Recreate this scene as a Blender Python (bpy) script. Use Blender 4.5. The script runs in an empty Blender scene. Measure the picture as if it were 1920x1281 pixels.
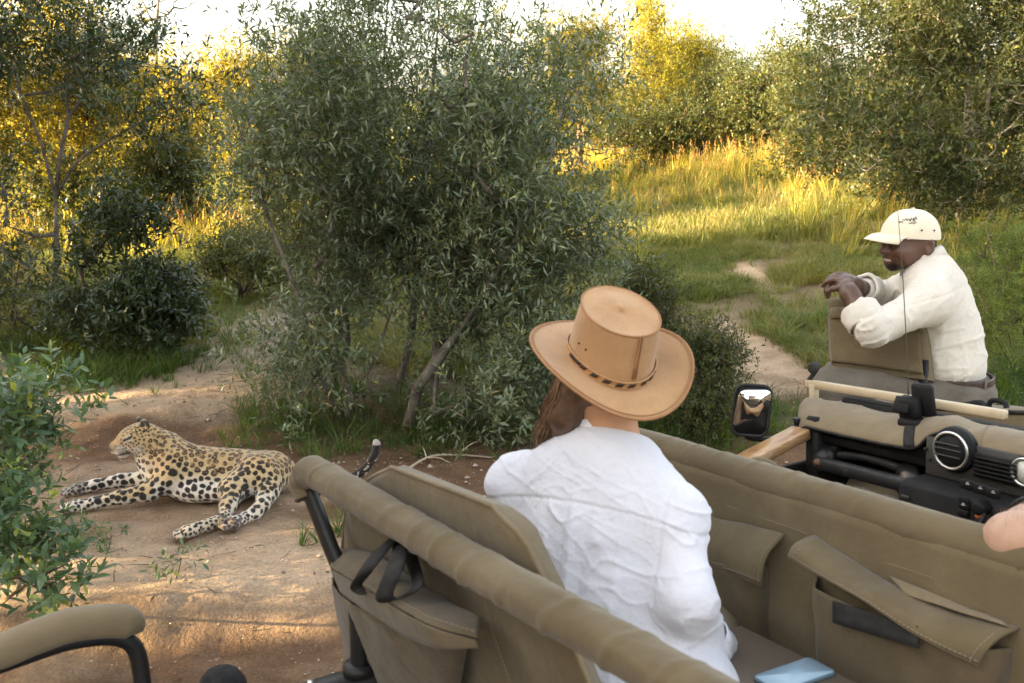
import bpy, bmesh, math, random
import numpy as np
from mathutils import Vector, Matrix, Quaternion
sc = bpy.context.scene
col = sc.collection
rng = np.random.default_rng(11)

# ------------------------------------------------------------------ camera
FPX, PW, PH = 1867.0, 1920, 1281           # focal length in photo pixels
PITCH = math.atan((640.5 - 235) / FPX)
CP, SP = math.cos(PITCH), math.sin(PITCH)
CAM = np.array([0.0, 0.0, 2.5])
cd = bpy.data.cameras.new('camera'); cam = bpy.data.objects.new('camera', cd); col.objects.link(cam)
cam.location = CAM
cam.rotation_euler = (math.pi / 2 - PITCH, 0, 0)
cd.sensor_width = 36.0; cd.lens = 36.0 * FPX / PW
cd.clip_start = 0.05; cd.clip_end = 1500
cd.dof.use_dof = True; cd.dof.focus_distance = 5.2; cd.dof.aperture_fstop = 7.1
sc.camera = cam

# ------------------------------------------------------------------ sky, sun, exposure
SUN_EL, SUN_AZ = math.radians(13.0), math.radians(-105.0)   # azimuth from the view direction, negative = from the left
wd = bpy.data.worlds.new('World'); sc.world = wd; wd.use_nodes = True
wn = wd.node_tree; wn.nodes.clear()
sky = wn.nodes.new('ShaderNodeTexSky'); sky.sky_type = 'NISHITA'; sky.sun_disc = False
sky.sun_elevation = SUN_EL; sky.sun_rotation = SUN_AZ
sky.air_density = 1.0; sky.dust_density = 4.0; sky.ozone_density = 0.6
hs = wn.nodes.new('ShaderNodeHueSaturation'); hs.inputs['Saturation'].default_value = 0.45   # thin white evening cloud
tint = wn.nodes.new('ShaderNodeMix'); tint.data_type = 'RGBA'; tint.blend_type = 'MULTIPLY'
tint.inputs[0].default_value = 1.0; tint.inputs[7].default_value = (1.0, 0.96, 0.915, 1)
bg = wn.nodes.new('ShaderNodeBackground'); bg.inputs['Strength'].default_value = 0.125
wo = wn.nodes.new('ShaderNodeOutputWorld')
wn.links.new(sky.outputs[0], hs.inputs['Color']); wn.links.new(hs.outputs[0], tint.inputs[6])
wn.links.new(tint.outputs[2], bg.inputs['Color']); wn.links.new(bg.outputs[0], wo.inputs['Surface'])
sl = bpy.data.lights.new('sun', 'SUN'); sl.energy = 5.0; sl.angle = math.radians(0.6); sl.color = (1.0, 0.74, 0.40)
sun = bpy.data.objects.new('sun', sl); col.objects.link(sun)
SUN_DIR = np.array([math.sin(SUN_AZ) * math.cos(SUN_EL), math.cos(SUN_AZ) * math.cos(SUN_EL), math.sin(SUN_EL)])
sun.rotation_euler = Vector(SUN_DIR).to_track_quat('Z', 'Y').to_euler()
vs = sc.view_settings
sc.display_settings.display_device = 'sRGB'
vs.view_transform = 'Standard'; vs.look = 'None'; vs.gamma = 1.0; vs.use_curve_mapping = False
vs.exposure = 3.15
sc.render.engine = 'CYCLES'
cy = sc.cycles
cy.use_denoising = True
cy.max_bounces = 7; cy.diffuse_bounces = 4; cy.glossy_bounces = 3; cy.transmission_bounces = 4; cy.transparent_max_bounces = 8
cy.sample_clamp_indirect = 6.0; cy.caustics_reflective = False; cy.caustics_refractive = False

# ------------------------------------------------------------------ photo pixel -> place
def ray(px, py):
    x, y = (px - 960) / FPX, (640.5 - py) / FPX
    return np.array([x, CP + y * SP, y * CP - SP])
def at(px, py, d): return CAM + ray(px, py) * d
def proj(P):
    P = np.atleast_2d(P) - CAM
    cz = P[:, 1] * CP - P[:, 2] * SP; cyy = P[:, 1] * SP + P[:, 2] * CP
    return np.stack([960 + FPX * P[:, 0] / cz, 640.5 - FPX * cyy / cz, cz], 1)
_L = ray(-230, 400); _L /= np.linalg.norm(_L)
_F = np.array([_L[1], -_L[0], 0]); _F /= np.linalg.norm(_F)
VM = np.array([-_L, _F, np.cross(-_L, _F)]).T        # vehicle axes: right, forward, up
VO = at(585, 893, 2.22)                               # left end of the second-row rail
def V(r, f, u): return VO + VM @ np.array([r, f, u], float)
def loc(P): return VM.T @ (np.asarray(P, float) - VO)
_CL, = [loc(CAM)]
def _pl(px, py, k, v):
    d = VM.T @ ray(px, py); return _CL + d * ((v - _CL[k]) / d[k])
def onr(px, py, v=0.0): return _pl(px, py, 0, v)
def onf(px, py, v=0.0): return _pl(px, py, 1, v)
def onu(px, py, v=0.0): return _pl(px, py, 2, v)
def atl(px, py, d): return loc(at(px, py, d))
def onz(px, py, z=0.0):
    d = ray(px, py); return CAM + d * ((z - CAM[2]) / d[2])
# ------------------------------------------------------------------ noise
def _h(ix, iy, iz, s):
    n = (ix.astype(np.int64) * 374761393 + iy.astype(np.int64) * 668265263 + iz.astype(np.int64) * 2147483647 + s * 974634777) & 0xFFFFFFFF
    n = ((n ^ (n >> 13)) * 1274126177) & 0xFFFFFFFF
    n = ((n ^ (n >> 16)) * 2246822519) & 0xFFFFFFFF
    return ((n ^ (n >> 15)) & 0xFFFFFF).astype(np.float64) / 0xFFFFFF
def vnoise(P, s=0):
    P = np.asarray(P, float); i = np.floor(P).astype(np.int64); f = P - i; f = f * f * (3 - 2 * f)
    out = 0
    for dx in (0, 1):
        wx = f[..., 0] if dx else 1 - f[..., 0]
        for dy in (0, 1):
            wy = f[..., 1] if dy else 1 - f[..., 1]
            for dz in (0, 1):
                wz = f[..., 2] if dz else 1 - f[..., 2]
                out = out + wx * wy * wz * _h(i[..., 0] + dx, i[..., 1] + dy, i[..., 2] + dz, s)
    return out * 2 - 1
def fbm(P, o=3, s=0, g=0.5):
    P = np.asarray(P, float); a, t, n = 1.0, 0, 0
    for k in range(o):
        t = t + a * vnoise(P * 2 ** k + k * 7.3, s + k); n += a; a *= g
    return t / n
def sst(a, b, x):
    t = np.clip((x - a) / (b - a), 0, 1); return t * t * (3 - 2 * t)
def nrm(v): v = np.asarray(v, float); return v / np.maximum(np.linalg.norm(v, axis=-1, keepdims=True), 1e-9)

# ------------------------------------------------------------------ objects
def new_obj(name, data, parent=None, **props):
    o = bpy.data.objects.new(name, data); col.objects.link(o)
    if parent is not None: o.parent = parent
    for k, v in props.items():
        if v is not None: o[k] = v
    return o
def thing(name, label, cat, group=None, mat=None):
    o = new_obj(name, None, label=label, category=cat, group=group); o.empty_display_size = 0.1
    if mat is not None: o.matrix_world = mat
    return o
def mesh_np(name, Vt, faces, smooth=True, attrs=None):
    """faces: list of (n,k) int arrays"""
    if isinstance(faces, np.ndarray): faces = [faces]
    me = bpy.data.meshes.new(name); Vt = np.ascontiguousarray(Vt, dtype=np.float32)
    me.vertices.add(len(Vt)); me.vertices.foreach_set('co', Vt.ravel())
    faces = [np.asarray(f, dtype=np.int32) for f in faces if len(f)]
    nl = sum(f.size for f in faces); npoly = sum(len(f) for f in faces)
    me.loops.add(nl); me.polygons.add(npoly)
    me.loops.foreach_set('vertex_index', np.concatenate([f.ravel() for f in faces]).astype(np.int32))
    starts, o = [], 0
    for f in faces:
        starts.append(o + np.arange(len(f), dtype=np.int32) * f.shape[1]); o += f.size
    me.polygons.foreach_set('loop_start', np.concatenate(starts).astype(np.int32))
    me.update(calc_edges=True)
    if smooth: me.polygons.foreach_set('use_smooth', np.ones(npoly, dtype=bool))
    for k, a in (attrs or {}).items():
        a = np.asarray(a, dtype=np.float32)
        if a.ndim == 1:
            at_ = me.attributes.new(k, 'FLOAT', 'POINT'); at_.data.foreach_set('value', a)
        else:
            if a.shape[1] == 3: a = np.concatenate([a, np.ones((len(a), 1), np.float32)], 1)
            at_ = me.attributes.new(k, 'FLOAT_COLOR', 'POINT'); at_.data.foreach_set('color', a.ravel())
    me.validate(verbose=False)
    return me
def mk(name, Vt, faces, mat, parent=None, smooth=True, attrs=None, **props):
    me = mesh_np(name, Vt, faces, smooth, attrs)
    if mat is not None: me.materials.append(mat)
    return new_obj(name, me, parent, **props)

class MB:
    """collects shapes, then links them as one mesh"""
    def __init__(s): s.v, s.f, s.n = [], [], 0
    def add(s, v, faces):
        v = np.asarray(v, float)
        for f in (faces if isinstance(faces, list) else [faces]):
            s.f.append(np.asarray(f, int) + s.n)
        s.v.append(v); s.n += len(v); return s
    def tube(s, pts, rad, n=8, cap=True, closed=False, sq=None, up=None):
        v, f = tube_np(pts, rad, n, cap, closed, sq, up); return s.add(v, f)
    def box(s, c, half, ax=None, bev=0.0):
        v, f = box_np(c, half, ax, bev); return s.add(v, f)
    def grid(s, P, closed_u=False):
        v, f = grid_np(P, closed_u); return s.add(v, f)
    def build(s, name, mat, parent=None, smooth=True, attrs=None, **props):
        byk = {}
        for f in s.f: byk.setdefault(f.shape[1], []).append(f)
        return mk(name, np.concatenate(s.v), [np.concatenate(x) for x in byk.values()], mat, parent, smooth, attrs, **props)

def frames(pts, up=None):
    pts = np.asarray(pts, float); n = len(pts)
    t = np.gradient(pts, axis=0); t = nrm(t)
    u = np.array(up if up is not None else ([0, 0, 1] if abs(t[0][2]) < 0.9 else [0, 1, 0]), float)
    A = np.zeros((n, 3)); a = u - t[0] * np.dot(u, t[0]); a /= np.linalg.norm(a) + 1e-12
    for i in range(n):
        a = a - t[i] * np.dot(a, t[i]); a /= np.linalg.norm(a) + 1e-12; A[i] = a
    return t, A, np.cross(t, A)
def tube_np(pts, rad, n=8, cap=True, closed=False, sq=None, up=None):
    pts = np.asarray(pts, float); m = len(pts); rad = np.broadcast_to(np.asarray(rad, float), (m,)) if np.ndim(rad) < 2 else np.asarray(rad, float)
    t, A, B = frames(pts, up)
    th = np.arange(n) / n * 2 * np.pi
    ca, sa = np.cos(th), np.sin(th)
    if sq: ca, sa = np.sign(ca) * np.abs(ca) ** sq, np.sign(sa) * np.abs(sa) ** sq
    if rad.ndim == 2: ra, rb = rad[:, :1], rad[:, 1:2]
    else: ra = rb = rad[:, None]
    Vt = pts[:, None, :] + (ra * ca)[:, :, None] * A[:, None, :] + (rb * sa)[:, :, None] * B[:, None, :]
    Vt = Vt.reshape(-1, 3); i = np.arange(m - 1)[:, None] * n; j = np.arange(n)[None, :]; j2 = (j + 1) % n
    F = [np.stack([i + j, i + j2, i + n + j2, i + n + j], -1).reshape(-1, 4)]
    if cap:
        c0, c1 = len(Vt), len(Vt) + 1
        Vt = np.concatenate([Vt, pts[:1], pts[-1:]]); jj = np.arange(n); k = (m - 1) * n
        F.append(np.stack([np.full(n, c0), (jj + 1) % n, jj], -1)); F.append(np.stack([np.full(n, c1), k + jj, k + (jj + 1) % n], -1))
    return Vt, F
def box_np(c, half, ax=None, bev=0.0):
    h = np.asarray(half, float); ax = np.eye(3) if ax is None else np.asarray(ax, float)   # rows = axes
    b = min(bev, h.min() * 0.95)
    if b <= 0:
        Vt = np.array([[x, y, z] for x in (-1, 1) for y in (-1, 1) for z in (-1, 1)], float) * h
        F = [np.array([[0, 1, 3, 2], [4, 6, 7, 5], [0, 4, 5, 1], [2, 3, 7, 6], [0, 2, 6, 4], [1, 5, 7, 3]])]
    else:
        vs_, idx = [], {}
        for x in (-1, 1):
            for y in (-1, 1):
                for z in (-1, 1):
                    for k in range(3):
                        p = np.array([x, y, z], float) * (h - b); p[k] += (x, y, z)[k] * b
                        idx[(x, y, z, k)] = len(vs_); vs_.append(p)
        Vt = np.array(vs_); q, tr = [], []
        def orient(face):
            P = Vt[face]; nn = np.cross(P[1] - P[0], P[2] - P[0])
            return face if np.dot(nn, P.mean(0)) > 0 else face[::-1]
        for k in range(3):
            a, bb = [i for i in range(3) if i != k]
            for s_ in (-1, 1):
                f = []
                for (p, r) in ((-1, -1), (1, -1), (1, 1), (-1, 1)):
                    k3 = [0, 0, 0]; k3[k] = s_; k3[a] = p; k3[bb] = r; f.append(idx[(*k3, k)])
                q.append(orient(f))
            for p in (-1, 1):
                for r in (-1, 1):
                    k1 = [0, 0, 0]; k1[a] = p; k1[bb] = r
                    lo, hi = list(k1), list(k1); lo[k] = -1; hi[k] = 1
                    q.append(orient([idx[(*lo, a)], idx[(*hi, a)], idx[(*hi, bb)], idx[(*lo, bb)]]))
        for x in (-1, 1):
            for y in (-1, 1):
                for z in (-1, 1): tr.append(orient([idx[(x, y, z, k)] for k in range(3)]))
        F = [np.array(q), np.array(tr)]
    return np.asarray(c, float) + Vt @ ax, F
def grid_np(P, closed_u=False):
    P = np.asarray(P, float); m, n = P.shape[:2]; F = []
    i = np.arange(m - 1)[:, None] * n; j = np.arange(n if closed_u else n - 1)[None, :]; j2 = (j + 1) % n
    F = np.stack([i + j, i + j2, i + n + j2, i + n + j], -1).reshape(-1, 4)
    return P.reshape(-1, 3), F
def sheet_np(P, th):
    """a grid of points given thickness th (closed slab)"""
    P = np.asarray(P, float); m, n = P.shape[:2]
    du = np.gradient(P, axis=0); dv = np.gradient(P, axis=1); N = nrm(np.cross(du, dv))
    a = (P + N * th / 2).reshape(-1, 3); b = (P - N * th / 2).reshape(-1, 3)
    i = np.arange(m - 1)[:, None] * n; j = np.arange(n - 1)[None, :]
    q = np.stack([i + j, i + n + j, i + n + j + 1, i + j + 1], -1).reshape(-1, 4)
    o = m * n; F = [q, (q + o)[:, ::-1]]
    e = np.concatenate([np.arange(n), np.arange(1, m) * n + n - 1, (m - 1) * n + np.arange(n - 2, -1, -1), np.arange(m - 2, 0, -1) * n])
    e2 = np.roll(e, -1); F.append(np.stack([e, e2, e2 + o, e + o], -1))
    return np.concatenate([a, b]), F
def coons(c00, c10, c11, c01, m, n):
    s = np.linspace(0, 1, m)[:, None, None]; t = np.linspace(0, 1, n)[None, :, None]
    c00, c10, c11, c01 = [np.asarray(c, float) for c in (c00, c10, c11, c01)]
    return (1 - s) * (1 - t) * c00 + s * (1 - t) * c10 + s * t * c11 + (1 - s) * t * c01
def smooth_path(pts, n=40):
    """Catmull-Rom through pts"""
    p = np.asarray(pts, float); p = np.concatenate([[2 * p[0] - p[1]], p, [2 * p[-1] - p[-2]]])
    k = len(p) - 3; u = np.linspace(0, k, n); i = np.minimum(u.astype(int), k - 1); t = (u - i)[:, None]
    a, b, c, d = p[i], p[i + 1], p[i + 2], p[i + 3]
    return 0.5 * (2 * b + (c - a) * t + (2 * a - 5 * b + 4 * c - d) * t ** 2 + (3 * b - a - 3 * c + d) * t ** 3)

# ------------------------------------------------------------------ signed distance bodies -> one continuous mesh
def cap_(a, b, ra, rb=None): return ('c', np.asarray(a, float), np.asarray(b, float), ra, ra if rb is None else rb)
def ell_(c, r, R=None): return ('e', np.asarray(c, float), np.asarray(r, float) * np.ones(3), np.eye(3) if R is None else np.asarray(R, float))
def box_(c, r, R=None, rd=0.01): return ('b', np.asarray(c, float), np.asarray(r, float), np.eye(3) if R is None else np.asarray(R, float), rd)
def _bbox(p):
    if p[0] == 'c':
        r = max(p[3], p[4]); return np.minimum(p[1], p[2]) - r, np.maximum(p[1], p[2]) + r
    r = np.abs(p[3].T) @ p[2] if p[0] == 'e' else np.abs(p[3].T) @ (p[2])
    return p[1] - r, p[1] + r
def _sd(p, X):
    if p[0] == 'c':
        ab = p[2] - p[1]; t = np.clip((X - p[1]) @ ab / max(ab @ ab, 1e-12), 0, 1)
        return np.linalg.norm(X - p[1] - t[..., None] * ab, axis=-1) - (p[3] + (p[4] - p[3]) * t)
    Q = (X - p[1]) @ p[3].T
    if p[0] == 'e':
        k0 = np.linalg.norm(Q / p[2], axis=-1); k1 = np.linalg.norm(Q / p[2] ** 2, axis=-1)
        return k0 * (k0 - 1) / np.maximum(k1, 1e-9)
    q = np.abs(Q) - (p[2] - p[4]); return np.linalg.norm(np.maximum(q, 0), axis=-1) + np.minimum(q.max(-1), 0) - p[4]
def sdf_mesh(prims, h, k=0.03, pad=None):
    """prims: list of prim or (op, prim, k) with op '+' or '-'"""
    L = [(q[0], q[1], q[2] if len(q) > 2 else k) if q[0] in '+-' else ('+', q, k) for q in prims]
    lo = np.min([_bbox(q[1])[0] for q in L if q[0] == '+'], 0) - 3 * h; hi = np.max([_bbox(q[1])[1] for q in L if q[0] == '+'], 0) + 3 * h
    n = np.ceil((hi - lo) / h).astype(int) + 1
    D = np.full(n, 9.0, np.float32)
    for op, p, kk in L:
        a, b = _bbox(p); m = kk + 2 * h
        i0 = np.maximum(np.floor((a - m - lo) / h).astype(int), 0); i1 = np.minimum(np.ceil((b + m - lo) / h).astype(int) + 1, n)
        if (i1 <= i0).any(): continue
        g = np.stack(np.meshgrid(*[lo[d] + h * np.arange(i0[d], i1[d]) for d in range(3)], indexing='ij'), -1)
        d = _sd(p, g).astype(np.float32); S = (slice(i0[0], i1[0]), slice(i0[1], i1[1]), slice(i0[2], i1[2])); o = D[S]
        if op == '+':
            hh = np.maximum(kk - np.abs(o - d), 0) / max(kk, 1e-6); D[S] = np.minimum(o, d) - hh * hh * kk * 0.25
        else:
            hh = np.maximum(kk - np.abs(o + d), 0) / max(kk, 1e-6); D[S] = np.maximum(o, -d) + hh * hh * kk * 0.25
    return surface_nets(D, lo, h)
def surface_nets(D, lo, h):
    ins = D < 0; c = np.zeros(np.array(D.shape) - 1, np.int8)
    sl = lambda a, d: [slice(None, -1), slice(1, None)][d]
    for x in (0, 1):
        for y in (0, 1):
            for z in (0, 1): c += ins[sl(0, x), sl(0, y), sl(0, z)]
    act = np.argwhere((c > 0) & (c < 8)); idx = np.full(c.shape, -1, np.int32); idx[tuple(act.T)] = np.arange(len(act))
    acc = np.zeros((len(act), 3)); cnt = np.zeros(len(act))
    cor = np.array([[x, y, z] for x in (0, 1) for y in (0, 1) for z in (0, 1)])
    val = np.stack([D[tuple((act + q).T)] for q in cor], 1)
    for a in range(8):
        for b in range(a + 1, 8):
            df = cor[b] - cor[a]
            if np.abs(df).sum() != 1: continue
            va, vb = val[:, a], val[:, b]; m = (va < 0) != (vb < 0)
            t = np.where(m, va / np.where(m, va - vb, 1), 0)
            acc[m] += cor[a] + t[m, None] * df; cnt[m] += 1
    P = lo + h * (act + acc / cnt[:, None]); F = []
    for ax in range(3):
        s0 = [slice(None)] * 3; s1 = [slice(None)] * 3; s0[ax] = slice(None, -1); s1[ax] = slice(1, None)
        A, B = ins[tuple(s0)], ins[tuple(s1)]; e = np.argwhere(A != B); u, v = [(1, 2), (2, 0), (0, 1)][ax]
        ok = (e[:, u] > 0) & (e[:, v] > 0) & (e[:, u] < c.shape[u]) & (e[:, v] < c.shape[v]); e = e[ok]
        du = np.zeros(3, int); dv = np.zeros(3, int); du[u] = 1; dv[v] = 1
        q = np.stack([idx[tuple((e - du - dv).T)], idx[tuple((e - dv).T)], idx[tuple(e.T)], idx[tuple((e - du).T)]], 1)
        fl = A[tuple(e.T)]; q[~fl] = q[~fl][:, ::-1]; F.append(q)
    F = np.concatenate(F); F = F[(F >= 0).all(1)]
    return P, F
def vnormals(P, F):
    N = np.zeros_like(P); n = np.cross(P[F[:, 2]] - P[F[:, 0]], P[F[:, 3]] - P[F[:, 1]]) if F.shape[1] == 4 else np.cross(P[F[:, 1]] - P[F[:, 0]], P[F[:, 2]] - P[F[:, 0]])
    for k in range(F.shape[1]):
        for d in range(3): N[:, d] += np.bincount(F[:, k], n[:, d], len(P))
    return nrm(N)
def relax(P, F, it=2, w=0.5):
    for _ in range(it):
        S = np.zeros_like(P); c = np.zeros(len(P))
        for k in range(F.shape[1]):
            a, b = F[:, k], F[:, (k + 1) % F.shape[1]]
            for d in range(3): S[:, d] += np.bincount(a, P[b, d], len(P))
            c += np.bincount(a, minlength=len(P))
        P = P * (1 - w) + w * S / np.maximum(c, 1)[:, None]
    return P
def rotm(axis, deg): return np.array(Matrix.Rotation(math.radians(deg), 3, Vector(axis)))
def basis(x=None, z=None):
    """rows = local axes, from a forward x and an approximate up z"""
    x = nrm(x); z = np.asarray(z, float); y = nrm(np.cross(z, x)); z = np.cross(x, y); return np.array([x, y, z])

# ------------------------------------------------------------------ materials
def _nt(name):
    m = bpy.data.materials.new(name); m.use_nodes = True; t = m.node_tree; t.nodes.clear()
    o = t.nodes.new('ShaderNodeOutputMaterial'); return m, t, o
def _noise(t, vec, scale, detail=4, rough=0.55, dist=0.0):
    n = t.nodes.new('ShaderNodeTexNoise'); n.inputs['Scale'].default_value = scale; n.inputs['Detail'].default_value = detail
    n.inputs['Roughness'].default_value = rough; n.inputs['Distortion'].default_value = dist
    if vec is not None: t.links.new(vec, n.inputs['Vector'])
    return n.outputs['Fac']
def _ramp(t, fac, stops):
    r = t.nodes.new('ShaderNodeValToRGB'); e = r.color_ramp.elements
    while len(e) < len(stops): e.new(0.5)
    for k, (p, c) in enumerate(stops): e[k].position = p; e[k].color = (*c, 1) if len(c) == 3 else c
    t.links.new(fac, r.inputs[0]); return r.outputs[0]
def _mixc(t, fac, a, b, mode='MIX'):
    m = t.nodes.new('ShaderNodeMix'); m.data_type = 'RGBA'; m.blend_type = mode
    for s, v in ((0, fac), (6, a), (7, b)):
        if isinstance(v, (int, float)): m.inputs[s].default_value = v
        elif isinstance(v, tuple): m.inputs[s].default_value = (*v, 1) if len(v) == 3 else v
        else: t.links.new(v, m.inputs[s])
    return m.outputs[2]
def _bump(t, hts, dist=0.002, strength=1.0):
    prev = None
    for h_, d_ in hts:
        b = t.nodes.new('ShaderNodeBump'); b.inputs['Distance'].default_value = d_; b.inputs['Strength'].default_value = strength
        t.links.new(h_, b.inputs['Height'])
        if prev is not None: t.links.new(prev, b.inputs['Normal'])
        prev = b.outputs[0]
    return prev
def mat(name, c1, c2=None, scale=6, rough=0.6, bumps=(), metallic=0.0, spec=0.4, coat=0.0, dirt=None, attr=None, rough2=None, sheen=0.0, weave=None, sss=0.0):
    """c1..c2 by noise; bumps: (scale, distance); dirt: (colour, scale, lo, hi); attr: colour attribute that carries the base colour"""
    m, t, o = _nt(name); b = t.nodes.new('ShaderNodeBsdfPrincipled'); t.links.new(b.outputs[0], o.inputs[0])
    tc = t.nodes.new('ShaderNodeTexCoord'); v = tc.outputs['Object']
    if attr:
        a = t.nodes.new('ShaderNodeAttribute'); a.attribute_name = attr; c = a.outputs['Color']
        if c2 is not None: c = _mixc(t, 1.0, c, _ramp(t, _noise(t, v, scale), [(0.3, c1), (0.7, c2)]), 'MULTIPLY')
    elif c2 is not None: c = _ramp(t, _noise(t, v, scale), [(0.3, c1), (0.7, c2)])
    else: c = None
    if dirt:
        dc, ds, lo, hi = dirt; f = _ramp(t, _noise(t, v, ds, 6, 0.65), [(lo, (0, 0, 0)), (hi, (1, 1, 1))])
        c = _mixc(t, f, c if c is not None else (*c1, 1), (*dc, 1))
    if c is not None: t.links.new(c, b.inputs['Base Color'])
    else: b.inputs['Base Color'].default_value = (*c1, 1)
    b.inputs['Roughness'].default_value = rough; b.inputs['Metallic'].default_value = metallic
    b.inputs['Specular IOR Level'].default_value = spec; b.inputs['Coat Weight'].default_value = coat
    b.inputs['Sheen Weight'].default_value = sheen
    if sss: b.inputs['Subsurface Weight'].default_value = sss; b.inputs['Subsurface Radius'].default_value = (0.01, 0.004, 0.002)
    if rough2 is not None:
        mr = t.nodes.new('ShaderNodeMapRange'); mr.inputs[3].default_value = rough; mr.inputs[4].default_value = rough2
        t.links.new(_noise(t, v, scale * 2.3, 5), mr.inputs[0]); t.links.new(mr.outputs[0], b.inputs['Roughness'])
    hts = [(_noise(t, v, s_, 3), d_) for s_, d_ in bumps]
    if weave:
        for dr in ('X', 'Z'):
            w = t.nodes.new('ShaderNodeTexWave'); w.bands_direction = dr; w.inputs['Scale'].default_value = weave[0]; w.inputs['Distortion'].default_value = 0.6
            t.links.new(v, w.inputs['Vector']); hts.append((w.outputs['Fac'], weave[1]))
    if hts: t.links.new(_bump(t, hts), b.inputs['Normal'])
    return m
def leaf_mat(name, stops, trans, tmix=0.35, rough=0.45, spec=0.45):
    m, t, o = _nt(name)
    a = t.nodes.new('ShaderNodeAttribute'); a.attribute_name = 'rnd'
    c = _ramp(t, a.outputs['Fac'], stops)
    b = t.nodes.new('ShaderNodeBsdfPrincipled'); t.links.new(c, b.inputs['Base Color']); b.inputs['Roughness'].default_value = rough; b.inputs['Specular IOR Level'].default_value = spec
    tr = t.nodes.new('ShaderNodeBsdfTranslucent'); t.links.new(_mixc(t, 1.0, c, trans, 'MULTIPLY'), tr.inputs['Color'])
    mx = t.nodes.new('ShaderNodeMixShader'); mx.inputs[0].default_value = tmix
    t.links.new(b.outputs[0], mx.inputs[1]); t.links.new(tr.outputs[0], mx.inputs[2]); t.links.new(mx.outputs[0], o.inputs[0])
    return m
# ------------------------------------------------------------------ ground
def ground_z(x, y):
    x = np.asarray(x, float); y = np.asarray(y, float); P = np.stack([x, y, np.zeros_like(x)], -1)
    n1, n2 = fbm(P * 0.55, 3, 3), fbm(P * 2.1, 3, 5)
    z = 0.07 * n1 * sst(3, 12, y) + 0.022 * n2 + 0.25 * fbm(P * 0.12, 2, 8) * sst(14, 30, y)
    w = vnoise(P * np.array([0.9, 0.9, 0]) + 4.0, 9)
    led = sst(7.75, 8.25, y + 0.35 * w + 0.05 * x) * sst(-0.3, -1.2, x) * (1 - 0.6 * sst(9.5, 13, y))        # low sand ledge behind the cat
    z = z + 0.15 * led
    r1 = y - (5.05 + 0.12 * (x + 2.0) + 0.18 * w)                                                              # near sand ridge with an eroded edge
    z = z + 0.11 * np.exp(-(np.maximum(r1, 0) / 0.55) ** 2) * np.where(r1 > 0, 1, 0) + np.where(r1 <= 0, 0.11 - 0.22 * sst(0.15, 0.55, -r1), 0)
    d = np.hypot((x + 2.2) / 1.35, (y - 6.35) / 0.75); f = sst(1.45, 0.85, d)
    z = z * (1 - f) + f * 0.006 * n2
    z = z + 1.5 * sst(13, 60, y) * sst(-9, 7, x) + 0.35 * sst(13, 60, y) + 0.5 * sst(20, 27, y + 0.5 * x - 4) * sst(3, 9, x)
    z = z + 0.30 * sst(2.0, 5.5, x) * sst(7, 12, y)                                                             # right bank
    far = sst(70, 160, np.hypot(x, y)); return z * (1 - far) + far * 1.6
def ong(px, py):
    d = ray(px, py); t = np.linspace(2, 120, 4000); P = CAM + t[:, None] * d
    k = np.argmax(P[:, 2] < ground_z(P[:, 0], P[:, 1])); return P[k] if k else P[-1]
def axis_(lo, hi, c0, c1, st, g=1.09):
    a = list(np.arange(c0, c1, st)); s = st
    while a[-1] < hi: s *= g; a.append(a[-1] + s)
    s = st
    while a[0] > lo: s *= g; a.insert(0, a[0] - s)
    return np.array(a)
gx, gy = axis_(-260, 260, -5.6, 3.5, 0.05), axis_(-60, 400, 3.6, 10.8, 0.05)
GX, GY = np.meshgrid(gx, gy, indexing='ij'); GP = np.stack([GX, GY, np.zeros_like(GX)], -1)
GZ = ground_z(GX, GY)
near_ = sst(16, 10, GY) * sst(9, 5, np.abs(GX))
GZ = GZ + near_ * (0.028 * fbm(GP * np.array([3, 7, 1]), 4, 21) - 0.020 * np.exp(-(np.abs(fbm(GP * np.array([2.2, 5, 1]), 3, 25)) / .07) ** 2) + 0.011 * fbm(GP * 15, 2, 22))
# soil colours: pale dry sand, reddish damp soil, grey trampled sand, dark soil under the plants
PALE, RED, GREY, DARK = [np.array(c) for c in ((0.435, 0.325, 0.222), (0.145, 0.088, 0.052), (0.34, 0.275, 0.205), (0.10, 0.080, 0.045))]
def grassy(x, y):
    """0..1 grass cover"""
    P = np.stack([x, y, 0 * x], -1); w = fbm(P * 0.7, 3, 31)
    px, py, _ = [a.reshape(np.shape(x)) for a in proj(np.stack([np.ravel(x), np.ravel(y), np.ravel(ground_z(x, y))], 1)).T]
    g = sst(9.3, 10.6, y + 1.3 * w + 0.0 * x)
    path = np.exp(-((x + 3.05 - 0.16 * (y - 10) + 0.25 * w) / 0.62) ** 2) * sst(15.5, 12.5, y)
    g = g * (1 - 1.15 * path)
    ok = (y > 2.5)
    def near_seg(ax, ay, bx, by, rad):
        ux, uy = bx - ax, by - ay; t = np.clip(((px - ax) * ux + (py - ay) * uy) / (ux * ux + uy * uy), 0, 1); return np.exp(-((np.hypot(px - ax - t * ux, py - ay - t * uy) * (1 + .35 * w)) / rad) ** 2) * ok
    bare = near_seg(1352, 628, 1420, 680, 34) + near_seg(1420, 690, 1530, 745, 48) + near_seg(1392, 505, 1440, 530, 15) + near_seg(60, 402, 190, 398, 9) + near_seg(500, 600, 440, 680, 58) + near_seg(440, 690, 380, 770, 80)
    return np.clip(g * (1 - 1.5 * bare), 0, 1)
GG = grassy(GX, GY)
n_a, n_b = fbm(GP * 0.8, 4, 41), fbm(GP * np.array([2.2, 4.5, 1]), 4, 43)
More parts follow.
